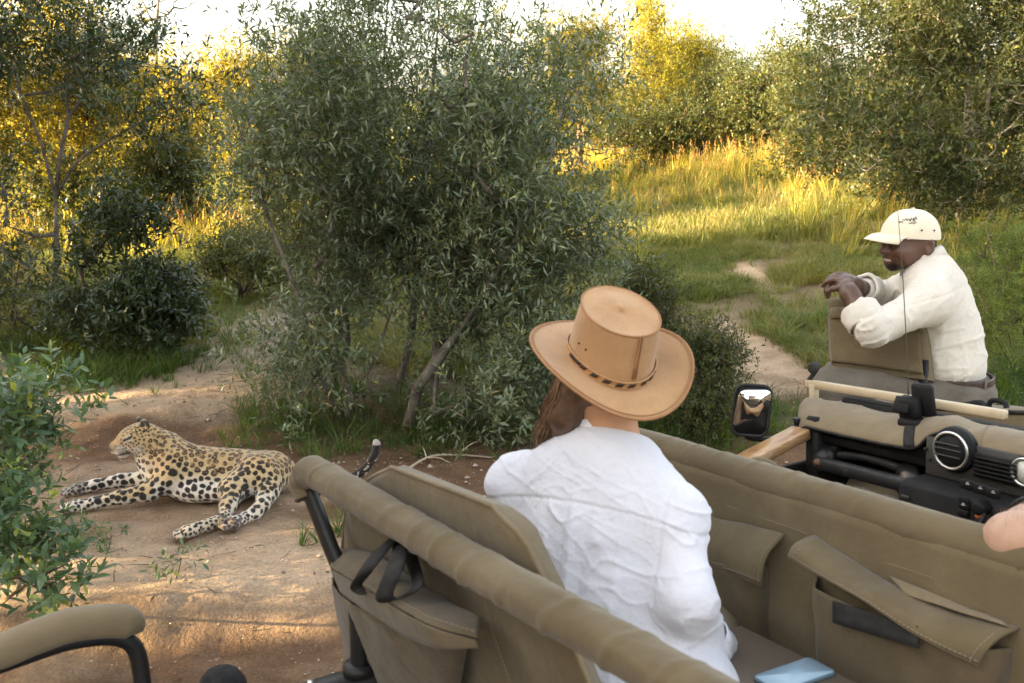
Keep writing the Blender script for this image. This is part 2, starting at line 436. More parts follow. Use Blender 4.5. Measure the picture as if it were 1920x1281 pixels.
redz = 1.15 * np.exp(-((GY - 7.72 + 0.16 * n_a) / 0.42) ** 2) * sst(3.0, 0.5, GX) + sst(-1.9, -0.6, GX) * sst(5.6, 6.6, GY) * sst(10.5, 8.5, GY) + 1.0 * sst(4.95, 4.55, GY - 0.12 * (GX + 2) + 0.25 * n_b)
mid = 0.30 * sst(5.4, 5.9, GY) * sst(8, 7.2, GY)
rm = np.clip(redz + mid + 0.75 * n_b + 0.45 * n_a - 0.06, 0, 1)[..., None]
gm = np.clip(sst(9.0, 10.2, GY + 0.6 * n_b) * sst(15, 12, GY) * sst(-0.5, -1.6, GX), 0, 1)[..., None]
C = PALE * (1 - rm) + RED * rm; C = C * (1 - gm) + GREY * (1 + 0.25 * n_b[..., None]) * gm
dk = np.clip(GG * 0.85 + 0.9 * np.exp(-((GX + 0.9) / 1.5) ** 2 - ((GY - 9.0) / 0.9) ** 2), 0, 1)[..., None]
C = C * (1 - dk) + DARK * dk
def ground_material():
    m, t, o = _nt('ground_soil'); b = t.nodes.new('ShaderNodeBsdfPrincipled'); t.links.new(b.outputs[0], o.inputs[0])
    tc = t.nodes.new('ShaderNodeTexCoord'); v = tc.outputs['Object']
    a = t.nodes.new('ShaderNodeAttribute'); a.attribute_name = 'soil'; c = a.outputs['Color']
    c = _mixc(t, 1.0, c, _ramp(t, _noise(t, v, 2.3, 7, 0.68), [(0.25, (0.62, 0.58, 0.54)), (0.5, (1, 1, 1)), (0.75, (1.22, 1.2, 1.15))]), 'MULTIPLY')
    c = _mixc(t, 1.0, c, _ramp(t, _noise(t, v, 60, 3, 0.7), [(0.3, (0.72, 0.7, 0.68)), (0.7, (1.18, 1.17, 1.15))]), 'MULTIPLY')
    vo = t.nodes.new('ShaderNodeTexVoronoi'); vo.inputs['Scale'].default_value = 34; t.links.new(v, vo.inputs['Vector'])
    c = _mixc(t, _ramp(t, vo.outputs['Distance'], [(0.0, (0.8, 0.8, 0.8)), (0.17, (0, 0, 0))]), c, (0.13, 0.09, 0.06))
    t.links.new(c, b.inputs['Base Color']); b.inputs['Roughness'].default_value = 0.95; b.inputs['Specular IOR Level'].default_value = 0.15
    t.links.new(_bump(t, [(_noise(t, v, 9, 5, 0.6), 0.03), (_noise(t, v, 55, 4, 0.6), 0.010), (_noise(t, v, 190, 2), 0.003)]), b.inputs['Normal'])
    return m
gv, gf = grid_np(np.stack([GX, GY, GZ], -1)); gf = gf
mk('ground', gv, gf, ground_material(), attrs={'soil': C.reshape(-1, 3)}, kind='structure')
# grit and small stones lying on the sand
def pebbles():
    N = 16000; x = rng.uniform(-5.5, 3.0, N); y = rng.uniform(4.0, 10.2, N); x = x * (0.35 + 0.65 * (y - 4) / 6)
    keep = (rng.random(N) < 0.25 + 0.75 * (fbm(np.stack([x, y, 0 * x], -1) * 1.3, 2, 77) > 0.05)); x, y = x[keep], y[keep]; N = len(x)
    s = 0.0035 * np.exp(rng.normal(0, 0.55, N)); s[:60] *= 3.0; z = ground_z(x, y)
    oc = np.array([[1, 0, 0], [0, 1, 0], [-1, 0, 0], [0, -1, 0], [0, 0, 1], [0, 0, -0.5]], float)
    Vt = np.stack([x, y, z + 0.006], 1)[:, None] + oc * (s[:, None, None] * rng.uniform(0.6, 1.3, (N, 6, 1))) * np.array([1.2, 1, 0.8])
    f = np.array([[0, 1, 4], [1, 2, 4], [2, 3, 4], [3, 0, 4], [1, 0, 5], [2, 1, 5], [3, 2, 5], [0, 3, 5]])
    F = (np.arange(N)[:, None, None] * 6 + f).reshape(-1, 3)
    mk('gravel', Vt.reshape(-1, 3), F, mat('grit', (0.20, 0.14, 0.095), (0.52, 0.44, 0.36), 40, 0.85), smooth=False, kind='stuff', label='small pale grit and pebbles strewn over the sand')
pebbles()
# ------------------------------------------------------------------ plants
def bark(name, a, b, sc_=14): return mat(name, a, b, sc_, 0.9, bumps=((30, 0.006), (90, 0.002)), spec=0.15)
BARK_GREY = bark('bark_grey', (0.055, 0.045, 0.035), (0.19, 0.165, 0.135), 9)
BARK_DARK = bark('bark_dark', (0.03, 0.024, 0.018), (0.085, 0.068, 0.052))
BARK_PALE = bark('bark_pale', (0.30, 0.24, 0.17), (0.52, 0.45, 0.34), 6)
BARK_BROWN = bark('bark_brown', (0.07, 0.05, 0.033), (0.16, 0.12, 0.08))
YEL = (2.6, 2.1, 0.55)
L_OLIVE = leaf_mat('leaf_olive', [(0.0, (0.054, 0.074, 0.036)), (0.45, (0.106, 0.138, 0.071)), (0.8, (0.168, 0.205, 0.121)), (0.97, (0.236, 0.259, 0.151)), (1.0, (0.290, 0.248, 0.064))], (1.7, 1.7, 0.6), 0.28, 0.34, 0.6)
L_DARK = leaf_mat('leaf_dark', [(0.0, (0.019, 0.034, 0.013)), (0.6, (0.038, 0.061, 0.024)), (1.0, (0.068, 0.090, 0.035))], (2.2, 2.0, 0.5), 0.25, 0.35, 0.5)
L_NEAR = leaf_mat('leaf_broad', [(0.0, (0.044, 0.085, 0.043)), (0.5, (0.081, 0.138, 0.070)), (0.8, (0.138, 0.194, 0.075)), (1.0, (0.300, 0.312, 0.050))], (2.0, 2.0, 0.55), 0.26, 0.33, 0.5)
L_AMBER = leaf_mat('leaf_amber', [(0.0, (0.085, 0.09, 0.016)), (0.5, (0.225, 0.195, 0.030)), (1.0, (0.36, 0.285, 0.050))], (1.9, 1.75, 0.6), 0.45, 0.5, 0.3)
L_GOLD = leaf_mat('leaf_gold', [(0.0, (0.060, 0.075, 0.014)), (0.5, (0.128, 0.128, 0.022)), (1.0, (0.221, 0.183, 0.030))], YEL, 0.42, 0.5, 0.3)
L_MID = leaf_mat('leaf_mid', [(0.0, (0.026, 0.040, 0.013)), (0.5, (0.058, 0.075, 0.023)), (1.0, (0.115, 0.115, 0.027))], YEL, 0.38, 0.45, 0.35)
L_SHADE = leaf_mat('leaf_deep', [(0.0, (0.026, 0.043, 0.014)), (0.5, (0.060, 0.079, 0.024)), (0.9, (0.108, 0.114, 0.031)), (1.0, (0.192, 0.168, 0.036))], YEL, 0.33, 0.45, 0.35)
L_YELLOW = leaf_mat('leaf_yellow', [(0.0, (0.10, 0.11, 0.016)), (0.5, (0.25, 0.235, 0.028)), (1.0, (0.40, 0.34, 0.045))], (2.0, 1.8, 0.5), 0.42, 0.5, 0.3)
L_FERN = leaf_mat('leaf_fern', [(0.0, (0.060, 0.100, 0.018)), (0.6, (0.115, 0.165, 0.030)), (1.0, (0.20, 0.22, 0.04))], (1.9, 1.8, 0.5), 0.40, 0.5, 0.3)
L_DRY = leaf_mat('leaf_dry', [(0.0, (0.10, 0.075, 0.045)), (1.0, (0.26, 0.20, 0.12))], (1.4, 1.3, 0.9), 0.25, 0.7, 0.2)

def leaves_np(P, D, N, L, W, seg=2, fold=0.22, droop=0.12):
    """leaf blades: base P, direction D, facing N, length L, width W; seg 1 = 2 triangles, 2 = 4 triangles, 3 = pointed ellipse of 8"""
    n = len(P); D = nrm(D); S = nrm(np.cross(D, N)); N = np.cross(S, D); L = np.broadcast_to(L, n)[:, None]; W = np.broadcast_to(W, n)[:, None] / 2
    if seg == 1:
        Vt = np.stack([P, P + D * L * 0.5 - S * W + N * W * fold, P + D * L - N * L * droop, P + D * L * 0.5 + S * W + N * W * fold], 1); f = np.array([[0, 1, 3], [1, 2, 3]])
    elif seg == 2:
        m = P + D * L * 0.5
        Vt = np.stack([P, m - S * W + N * W * fold, m - N * 0, P + D * L - N * L * droop, m + S * W + N * W * fold], 1); f = np.array([[0, 1, 2], [0, 2, 4], [1, 3, 2], [2, 3, 4]])
    else:
        a, b = P + D * L * 0.28, P + D * L * 0.66 - N * L * droop * 0.35
        Vt = np.stack([P, a - S * W * 0.85 + N * W * fold, a, a + S * W * 0.85 + N * W * fold, b - S * W * 0.85 + N * W * fold, b, b + S * W * 0.85 + N * W * fold, P + D * L - N * L * droop], 1)
        f = np.array([[0, 1, 2], [0, 2, 3], [1, 4, 5], [1, 5, 2], [2, 5, 6], [2, 6, 3], [4, 7, 5], [5, 7, 6]])
    k = Vt.shape[1]; F = (np.arange(n)[:, None, None] * k + f).reshape(-1, 3)
    return Vt.reshape(-1, 3), F, k
def grow(trunks, targets, r, r_tip=0.004, rmax=0.07, step=0.3, wig=0.06, pw=0.45):
    """branches from given stems out to the targets; returns polylines with radii"""
    pos, par, paths = [], [], []
    for tr in trunks:
        ids = []
        for p in tr:
            pos.append(p); par.append(ids[-1] if ids else -1); ids.append(len(pos) - 1)
        paths.append(ids)
    base = np.mean([t[0] for t in trunks], 0); T = targets[np.argsort(np.linalg.norm(targets - base, axis=1))]; ends = []
    nstart = min(2, min(len(t) for t in trunks) - 1); low = set()
    for tr_ids in paths: low.update(tr_ids[:nstart])
    for tg in T:
        A = np.array(pos); d = np.linalg.norm(A - tg, axis=1); up = A[:, 2] - tg[2]
        cost = d + 0.6 * np.maximum(up, 0); cost[list(low)] += 0.5; j = int(np.argmin(cost)); dist = d[j]
        k = max(2, int(dist / step)); s = np.linspace(0, 1, k + 1)[1:, None]
        off = r.normal(0, wig * min(dist, 1.2), 3); off2 = r.normal(0, wig * 0.5 * min(dist, 1.2), 3)
        q = A[j] * (1 - s) + tg * s + np.sin(np.pi * s) * off + np.sin(2 * np.pi * s) * off2 + np.sin(np.pi * s) * np.array([0, 0, -0.05 * dist])
        ids = [j]
        for p in q: pos.append(p); par.append(ids[-1]); ids.append(len(pos) - 1)
        paths.append(ids); ends.append(ids[-1])
    cnt = np.zeros(len(pos))
    for e in ends: cnt[e] += 1
    for i in range(len(pos) - 1, -1, -1):
        if par[i] >= 0: cnt[par[i]] += cnt[i]
    rad = np.minimum(r_tip * np.maximum(cnt, 1) ** pw, rmax); pos = np.array(pos)
    out = []
    for n, ids in enumerate(paths):
        rr = rad[ids].copy()
        if n >= len(trunks): rr[0] = min(rr[0], rr[1] * 1.25); rr[-1] = r_tip * 0.7
        out.append((pos[ids], rr))
    return out
def sprays(ends_dir, r, per, length, n_leaf, L, W, up=0.35, spread=0.16, angle=0.9):
    """leafy twigs round the branch ends: returns twig lines and leaf arrays"""
    E, Dm = ends_dir; n = len(E) * per
    O = np.repeat(E, per, 0) + r.normal(0, spread, (n, 3)); D = nrm(np.repeat(Dm, per, 0) * 0.8 + r.normal(0, 0.75, (n, 3)) + np.array([0, 0, up]))
    ls = length * r.uniform(0.6, 1.3, n); sag = r.uniform(0.0, 0.35, n)
    t = np.linspace(0.12, 1.0, n_leaf)
    ax = np.abs(D[:, 2:3]) < 0.9; A = nrm(np.cross(D, np.where(ax, np.array([0, 0, 1.0]), np.array([1.0, 0, 0])))); B = np.cross(D, A)
    ph = r.uniform(0, 6.28, n)[:, None] + np.arange(n_leaf)[None] * 2.4
    P = O[:, None] + D[:, None] * (ls[:, None] * t)[..., None]; P = P - np.array([0, 0, 1.0]) * (sag * ls)[:, None, None] * (t ** 2)[None, :, None]
    side = np.cos(ph)[..., None] * A[:, None] + np.sin(ph)[..., None] * B[:, None]
    DL = nrm(D[:, None] * np.cos(angle) + side * np.sin(angle) + r.normal(0, 0.18, P.shape)); NL = nrm(side * -0.4 + np.array([0, 0, 0.9]) + r.normal(0, 0.45, P.shape))
    k = n * n_leaf; Ls = L * r.uniform(0.65, 1.25, k); Ws = W * r.uniform(0.75, 1.2, k)
    tw = np.stack([O, P[:, n_leaf // 2], P[:, -1]], 1)
    tone = np.repeat(r.normal(0, 0.14, n), n_leaf)
    return tw, P.reshape(-1, 3), DL.reshape(-1, 3), NL.reshape(-1, 3), Ls, Ws, tone
def twigs_np(tw, r0):
    n, m = tw.shape[:2]; T = nrm(tw[:, -1] - tw[:, 0]); A = nrm(np.cross(T, np.array([0.3, 0.5, 0.8]))); B = np.cross(T, A)
    th = np.arange(3) / 3 * 2 * np.pi; ring = np.cos(th)[:, None, None] * A[None] + np.sin(th)[:, None, None] * B[None]    # 3,n,3
    rr = r0 * np.linspace(1, 0.35, m)
    Vt = tw[:, :, None, :] + rr[None, :, None, None] * ring.transpose(1, 0, 2)[:, None]
    f = np.array([[i * 3 + j, i * 3 + (j + 1) % 3, (i + 1) * 3 + (j + 1) % 3, (i + 1) * 3 + j] for i in range(m - 1) for j in range(3)])
    F = (np.arange(n)[:, None, None] * (m * 3) + f).reshape(-1, 4)
    return Vt.reshape(-1, 3), F
def in_ells(ells, n, r, shell=0.55, clump=None, s=0):
    """points inside a union of ellipsoids, denser towards the outside"""
    vol = np.array([np.prod(e[1]) ** 0.8 for e in ells]); out = []
    for (c, q), v in zip(ells, vol / vol.sum()):
        k = int(max(4, n * v)) * (3 if clump else 1); d = nrm(r.normal(size=(k, 3))); rad = (shell + (1 - shell) * r.random(k)) ** 0.8; rad = np.where(r.random(k) < 0.25, r.random(k) ** 0.5, rad)
        p = np.asarray(c) + d * rad[:, None] * np.asarray(q)
        if clump:
            f = fbm(p * clump, 2, s); p = p[np.argsort(-f)[: max(4, int(n * v))]]
        out.append(p)
    return np.concatenate(out)
def pell(px, py, d, rx, ry, rz=None):
    """ellipsoid round the place seen at a pixel; radii in photo pixels, depth radius in metres"""
    m = d / FPX; return (at(px, py, d), (rx * m, rz if rz is not None else 0.8 * rx * m, ry * m))
def ppath(pts, d):
    """stem through pixels at a depth (pts may carry their own depth as third value)"""
    return np.array([at(p[0], p[1], p[2] if len(p) > 2 else d) for p in pts])
def tree(name, label, cat, trunks, targets, leaf, barkm, r, L=0.06, W=0.016, per=6, n_leaf=9, spray=0.25, seg=1, r_tip=0.004, rmax=0.07, sides=5, group=None,
         twig=0.0016, up=0.35, spread=0.14, wig=0.07, step=0.3, singles=0, angle=0.9, bare=0, fold=0.22, droop=0.12):
    base = np.mean([t[0] for t in trunks], 0)
    root = thing(name, label, cat, group, Matrix.Translation(Vector(base)))
    br = grow([np.asarray(t) for t in trunks], targets, r, r_tip, rmax, step, wig)
    b = MB()
    for k, (p, q) in enumerate(br): b.tube(p - base, q, sides + 3 if k < len(trunks) else sides, cap=k < len(trunks))
    E = np.array([p[-1] for p, q in br[len(trunks):]]); Dm = np.array([nrm(p[-1] - p[-2]) for p, q in br[len(trunks):]])
    if bare: E, Dm = E[bare:], Dm[bare:]
    sp = sprays((E, Dm), r, per, spray, n_leaf, L, W, up, spread, angle); tw, P, D, N, Ls, Ws, tone = sp
    tv, tf = twigs_np(tw - base, twig); b.add(tv, tf)
    trunk = b.build('trunk', barkm, root)
    rn = np.clip(0.45 + tone + r.normal(0, 0.16, len(P)), 0, 0.99); rn = np.where(r.random(len(P)) < 0.012, 1.0, rn)
    pick = np.zeros(len(P), bool)
    if singles:
        q = proj(P); vis = (q[:, 0] > 0) & (q[:, 0] < PW) & (q[:, 1] > 0) & (q[:, 1] < PH); size = Ls / q[:, 2] + r.random(len(P)) * 0.35 * Ls / q[:, 2]
        size = size - 0.0022 * (q[:, 2] - q[:, 2].min()); size[~vis] = -9; pick[np.argsort(-size)[:singles]] = True
    Vt, F, k = leaves_np(P[~pick] - base, D[~pick], N[~pick], Ls[~pick], Ws[~pick], seg, fold, droop)
    fo = mk('crown', Vt, F, leaf, root, smooth=seg > 1, attrs={'rnd': np.repeat(rn[~pick], k)}, kind='stuff')
    if singles:
        protos = []
        for tv_ in range(6):
            v, f, kk = leaves_np(np.zeros((1, 3)), np.array([[1.0, 0, 0]]), np.array([[0, 0, 1.0]]), 1.0, float(W / L) * (0.9 + 0.06 * tv_), 3, fold, droop * (0.5 + 0.3 * tv_))
            me = mesh_np('leaf', v, f, True, {'rnd': np.full(len(v), 0.25 + 0.13 * tv_)}); me.materials.append(leaf); protos.append(me)
        for i in np.flatnonzero(pick):
            x = nrm(D[i]); y = nrm(np.cross(N[i], x)); z = np.cross(x, y); s = Ls[i]
            o = new_obj('leaf', protos[int(rn[i] * 5.99)], root); M_ = Matrix(np.array([x * s, y * s, z * s]).T.tolist()).to_4x4(); M_.translation = Vector(P[i] - base); o.matrix_local = M_
    return root
SHADE = [(-11.0, -10.0, 9.5, 2.8), (-12.5, -7.0, 10.0, 3.0), (-11.0, -4.0, 10.0, 2.8), (-12.5, -1.2, 10.5, 3.0), (-12.0, 1.5, 10.0, 2.6), (-16.0, -2.5, 11.0, 3.4), (-17.0, -7.0, 11.0, 3.4), (-15.5, -10.5, 10.5, 3.4), (-17.0, 1.5, 11.5, 3.4), (-9.0, -12.5, 9.5, 3.0),
 (-13.0, 5.4, 10.5, 2.8), (-14.5, 9.6, 9.5, 2.8), (-17.5, 6.0, 11.5, 3.4), (-13.5, 13.0, 10.5, 2.6), (-15.5, 11.0, 10.0, 2.6), (-17.5, 11.6, 10.5, 2.6), (-10.0, 0.2, 8.5, 2.2)]
SHADE_LOOK = ['low', 'tall', 'slender', 'broad', 'small', 'spreading', 'tallest', 'dense', 'loose', 'rounded', 'narrow', 'ragged', 'wide', 'upright', 'crooked', 'thick', 'bushy']
def R_(s): return np.random.default_rng(s)
def base_on_ground(px, py): return ong(px, py)
# --- the big olive-leaved bush in the middle
r = R_(1); d0 = 8.55
S = [ppath([(650, 792, 8.4), (655, 745, 8.4), (640, 695, 8.45), (652, 640, 8.5), (640, 500, 8.6), (598, 330, 8.7), (560, 160, 8.8), (540, 20, 8.9)], d0),
     ppath([(664, 790, 8.35), (684, 715, 8.3), (712, 650, 8.3), (728, 600, 8.35), (790, 430, 8.4), (850, 260, 8.5), (880, 90, 8.6), (900, -60, 8.7)], d0),
     ppath([(765, 800, 8.1), (782, 728, 8.1), (822, 672, 8.1), (868, 610, 8.1), (950, 480, 8.0), (1015, 350, 8.0), (1060, 200, 8.2)], d0),
     ppath([(628, 770, 8.9), (628, 660, 8.9), (642, 560, 8.9), (690, 330, 9.0), (720, 120, 9.0), (730, -60, 9.0)], d0),
     ppath([(745, 770, 8.9), (752, 700, 8.9), (770, 640, 8.9), (778, 560, 8.9), (800, 300, 9.2), (820, 60, 9.3)], d0),
     ppath([(640, 790, 8.3), (600, 700, 8.1), (560, 560, 8.0), (500, 400, 8.0), (450, 250, 8.1)], d0)]
E_ = [pell(740, 190, 8.6, 330, 330, 1.35), pell(930, 350, 8.5, 215, 230, 1.1), pell(935, 610, 8.2, 175, 165, 0.75), pell(600, 400, 8.4, 190, 210, 1.0),
      pell(575, 650, 8.2, 75, 110, 0.45), pell(760, 470, 8.3, 210, 120, 0.9), pell(580, 150, 8.9, 140, 180, 0.9), pell(1020, 150, 8.8, 150, 200, 0.9), pell(860, 745, 8.0, 110, 60, 0.4), pell(555, 560, 8.15, 85, 150, 0.45), pell(970, 660, 8.1, 150, 130, 0.5), pell(850, 540, 7.9, 150, 90, 0.5), pell(1050, 480, 8.4, 110, 150, 0.6), pell(620, 250, 8.0, 170, 170, 0.5), pell(475, 180, 8.6, 80, 190, 0.5), pell(500, 400, 8.3, 80, 130, 0.4), pell(600, 600, 8.0, 90, 120, 0.4), pell(900, 700, 7.9, 120, 80, 0.4), pell(850, 620, 8.6, 130, 110, 0.4)]
T = in_ells(E_, 900, r, 0.4, 0.8, 3); q = proj(T)
T = T[~((np.hypot((q[:, 0] - 725) / 85, (q[:, 1] - 690) / 75) < 1) | (q[:, 1] > 800) | (q[:, 0] < 390))]
tree('olive_bush', 'large grey-green bush with narrow leaves and several gnarled stems growing behind the leopard', 'bush', S, T, L_OLIVE, BARK_GREY, r, L=0.084, W=0.020, per=9, n_leaf=11,
     spray=0.27, seg=2, r_tip=0.0035, rmax=0.045, wig=0.12, singles=300, spread=0.17)
# --- thin dark tree at the left with the forked trunk
r = R_(2); d0 = 11.2; b0 = ong(100, 662)
S = [np.array([b0 + [0, 0, -0.05], at(98, 600, d0), at(104, 520, d0), at(106, 440, d0), at(104, 372, d0), at(78, 270, d0), at(40, 180, d0), at(10, 70, d0)]),
     ppath([(104, 372), (112, 300), (128, 220), (122, 120), (140, 20), (150, -80)], d0), ppath([(105, 368), (138, 310), (172, 282), (250, 236, 10.9), (330, 200, 10.7)], d0), ppath([(84, 290), (96, 190), (88, 100), (70, 0)], d0)]
T = in_ells([pell(130, 70, 11.3, 200, 130, 1.0), pell(290, 190, 10.9, 110, 80, 0.7), pell(20, 260, 11.0, 90, 130, 0.8), pell(230, 100, 11.3, 110, 90, 0.8), pell(40, 470, 10.9, 70, 80, 0.6)], 140, r, 0.4, 1.2, 5)
q = proj(T); T = T[~((np.abs(q[:, 0] - 125) < 75) & (q[:, 1] > 170) & (q[:, 1] < 470))]
tree('forked_tree', 'thin dark-leaved tree with slender pale forked trunk beside the dark shrub', 'tree', S, T, L_DARK, BARK_GREY, r, L=0.105, W=0.030, per=8, n_leaf=10, spray=0.32, seg=2, r_tip=0.0045, rmax=0.05, spread=0.17)
# --- dark shrub right of that trunk
r = R_(3); b0 = ong(215, 668)
S = [np.array([b0, at(215, 600, 10.4), at(235, 500, 10.3), at(240, 420, 10.3)]), np.array([b0 + [0.1, 0, 0], at(270, 590, 10.3), at(300, 520, 10.2)]), np.array([b0 - [0.15, 0, 0], at(165, 600, 10.4), at(150, 500, 10.4)])]
T = in_ells([pell(230, 500, 10.4, 105, 120, 0.55), pell(270, 590, 10.3, 90, 70, 0.5), pell(165, 590, 10.5, 45, 60, 0.4)], 190, r, 0.4, 1.6, 6)
tree('dark_shrub', 'dense very dark green shrub between the forked trunk and the sandy path', 'shrub', S, T, L_DARK, BARK_DARK, r, L=0.095, W=0.034, per=7, n_leaf=9, spray=0.24, seg=2, spread=0.12)
# --- shrub at the far left edge, low
r = R_(4); b0 = ong(20, 640)
S = [np.array([b0, at(25, 560, 11.6), at(40, 470, 11.6)]), np.array([b0, at(60, 570, 11.4), at(85, 520, 11.4)])]
T = in_ells([pell(20, 545, 11.6, 90, 95, 0.6), pell(75, 600, 11.3, 70, 50, 0.5)], 90, r, 0.3, 1.4, 7)
tree('edge_shrub', 'thin-leaved olive shrub at the foot of the forked tree, cut by the left edge', 'shrub', S, T, L_MID, BARK_DARK, r, L=0.07, W=0.017, per=6, n_leaf=9, spray=0.26, seg=2)
# --- rounded shrub in the middle distance
r = R_(5); b0 = ong(450, 570)
S = [np.array([b0, at(450, 520, 14), at(440, 460, 14)]), np.array([b0, at(490, 510, 13.8), at(500, 470, 13.8)])]
T = in_ells([pell(465, 500, 14, 90, 60, 0.7)], 170, r, 0.4, 1.5, 8)
tree('round_shrub', 'rounded yellowish-green shrub behind the sandy path, half hidden by the olive bush', 'shrub', S, T, L_MID, BARK_DARK, r, L=0.075, W=0.026, per=6, n_leaf=8, spray=0.26, seg=1)
# --- near bush at the left edge
r = R_(6); b0 = onz(-40, 1150, -0.05)
S = [np.array([b0, at(10, 1040, 4.75), at(40, 900, 4.7), at(60, 760, 4.7), at(70, 690, 4.7)]), np.array([b0 + [-.1, .1, 0], at(-20, 1000, 4.9), at(-5, 850, 4.9), at(10, 720, 4.9)]),
     np.array([b0 + [.05, -.1, 0], at(30, 1110, 4.6), at(75, 1080, 4.5), at(120, 1060, 4.4)]), np.array([b0, at(-60, 950, 5.1), at(-80, 760, 5.1)])]
T = in_ells([pell(40, 790, 4.75, 75, 110, 0.30), pell(40, 930, 4.7, 60, 80, 0.25), pell(60, 1075, 4.5, 85, 60, 0.25), pell(-60, 850, 5.0, 90, 190, 0.4), pell(20, 1010, 4.8, 60, 70, 0.25)], 112, r, 0.35, 2.6, 9)
tree('broadleaf_bush', 'bright broad-leaved bush reaching in from the left edge beside the leopard\'s paws', 'bush', S, T, L_NEAR, BARK_BROWN, r, L=0.072, W=0.027, per=4, n_leaf=9, spray=0.17, seg=3,
     r_tip=0.0028, rmax=0.014, spread=0.055, singles=300, up=0.5, step=0.12, twig=0.0014)
# --- small-leaved dark bushes behind the woman's hat
r = R_(7); b0 = ong(1205, 735)
S = [np.array([b0, at(1215, 650, 9.2), at(1225, 560, 9.2)]), np.array([b0 + [.2, 0, 0], at(1265, 660, 9.0), at(1275, 590, 9.0)])]
T = in_ells([pell(1225, 580, 9.2, 70, 75, 0.45), pell(1265, 680, 9.0, 80, 80, 0.45), pell(1170, 680, 9.2, 70, 90, 0.4)], 260, r, 0.3, 2.2, 10)
tree('small_leaved_bush', 'small-leaved deep green bush directly behind the brown hat', 'bush', S, T, L_MID, BARK_DARK, r, L=0.040, W=0.016, per=10, n_leaf=10, spray=0.2, seg=1, spread=0.1)
r = R_(8); b0 = ong(1340, 790)
S = [np.array([b0, at(1345, 720, 8.2), at(1350, 650, 8.2)]), np.array([b0, at(1310, 730, 8.2), at(1300, 680, 8.2)])]
T = in_ells([pell(1325, 690, 8.2, 50, 65, 0.35), pell(1300, 755, 8.1, 65, 45, 0.35)], 120, r, 0.3, 2.4, 11)
tree('low_bush', 'low loose green bush on the pale sand above the wing mirror', 'bush', S, T, L_MID, BARK_DARK, r, L=0.040, W=0.016, per=8, n_leaf=9, spray=0.18, seg=1, spread=0.09)
# --- seedlings on the open sand and a fallen branch
for k, (px, py, lab) in enumerate([(200, 1040, 'leafy seedling on the sand below the leopard, nearest the broad-leaved bush'), (330, 1085, 'thin yellow-green grass seedling on the pale sand ridge'), (150, 1005, 'small bright seedling on the sand in front of the leopard\'s paws'), (575, 800, 'grey-green seedling at the edge of the big bush above the leopard\'s tail'), (545, 830, 'low sprig growing just behind the leopard\'s back')]):
    r = R_(120 + k); b0 = ong(px, py); S = [np.array([b0, b0 + [.02, .0, .05], b0 + [.03, .02, .11]])]; T = b0 + r.normal(0, .05, (7, 3)) * [1.3, 1, .5] + [0.02, 0, .09]
    tree('seedling', lab, 'seedling', S, T, L_NEAR if k != 3 else L_OLIVE, BARK_BROWN, r, L=0.05, W=0.018, per=2, n_leaf=5, spray=0.07, seg=2, r_tip=.0012, rmax=.003, spread=.015, step=.05, twig=.0008)
r = R_(130); fb_ = [ong(735, 905), ong(800, 868), ong(860, 858), ong(925, 862)]; fb_ = [p + [0, 0, z_] for p, z_ in zip(fb_, (.012, .04, .02, .015))]; b = MB(); b.tube(smooth_path(fb_, 16) - fb_[0], np.linspace(.011, .006, 16), 6)
for a_, (px, py), z in ((1, (845, 880), .05), (2, (900, 846), .09), (1, (790, 850), .06)): q = ong(px, py) + [0, 0, z]; b.tube(smooth_path([fb_[a_], (fb_[a_] + q) / 2 + [0, 0, .02], q], 8) - fb_[0], np.linspace(.006, .002, 8), 5)
fo_ = b.build('fallen_branch', BARK_PALE, None, label='pale dry forked branch lying on the soil under the olive bush', category='branch'); fo_.location = fb_[0]
# --- fern-leaved thorn shrub at the right
r = R_(9); b0 = ong(1905, 700)
S = [np.array([b0, at(1890, 620, 8.6), at(1870, 520, 8.6), at(1850, 430, 8.6)]), np.array([b0 + [.2, 0, 0], at(1920, 600, 8.8), at(1930, 450, 8.8)]), np.array([b0, at(1860, 620, 8.4), at(1840, 560, 8.4)])]
T = in_ells([pell(1880, 510, 8.7, 85, 90, 0.5), pell(1910, 610, 8.7, 90, 60, 0.5), pell(1870, 600, 8.5, 70, 60, 0.4), pell(1960, 500, 8.9, 80, 100, 0.5)], 130, r, 0.3, 2.0, 12)
tree('fern_leaved_shrub', 'light yellow-green feathery shrub behind the man\'s back', 'shrub', S, T, L_FERN, BARK_BROWN, r, L=0.040, W=0.0085, per=8, n_leaf=22, spray=0.22, seg=1, spread=0.12, angle=1.15, up=0.0)
# --- big tree with a pale trunk at the right
r = R_(10); d0 = 17.5; b0 = ong(1800, 420)
S = [np.array([b0 + [0, 0, -.1], at(1812, 330, d0), at(1818, 240, d0), at(1816, 165, d0), at(1812, 120, d0), at(1822, 70, d0), at(1840, 20, d0), at(1862, -60, d0), at(1880, -160, d0)]),
     np.array([b0 + [.3, 0, 0], at(1848, 230, 17.2), at(1856, 150, 17.2), at(1880, 80, 17.2), at(1930, -20, 17.2)]), np.array([b0 + [-.3, .2, 0], at(1745, 250, 17.8), at(1735, 120, 17.8), at(1720, 0, 17.8), at(1700, -120, 17.8)]),
     np.array([b0 + [.2, -.3, 0], at(1890, 190, 16.5), at(1940, 160, 16.3), at(1990, 150, 16.0)])]
T = in_ells([pell(1760, 60, 17.6, 190, 170, 1.8), pell(1640, 130, 17.4, 120, 120, 1.2), pell(1870, 200, 17.2, 150, 170, 1.5), pell(1690, 260, 17.0, 150, 80, 1.2), pell(1850, 330, 16.6, 120, 80, 1.0), pell(1600, 200, 17.0, 90, 60, 0.8), pell(1590, 30, 18, 80, 40, 0.8), pell(1930, 60, 17.5, 130, 170, 1.5)], 640, r, 0.4, 0.8, 13)
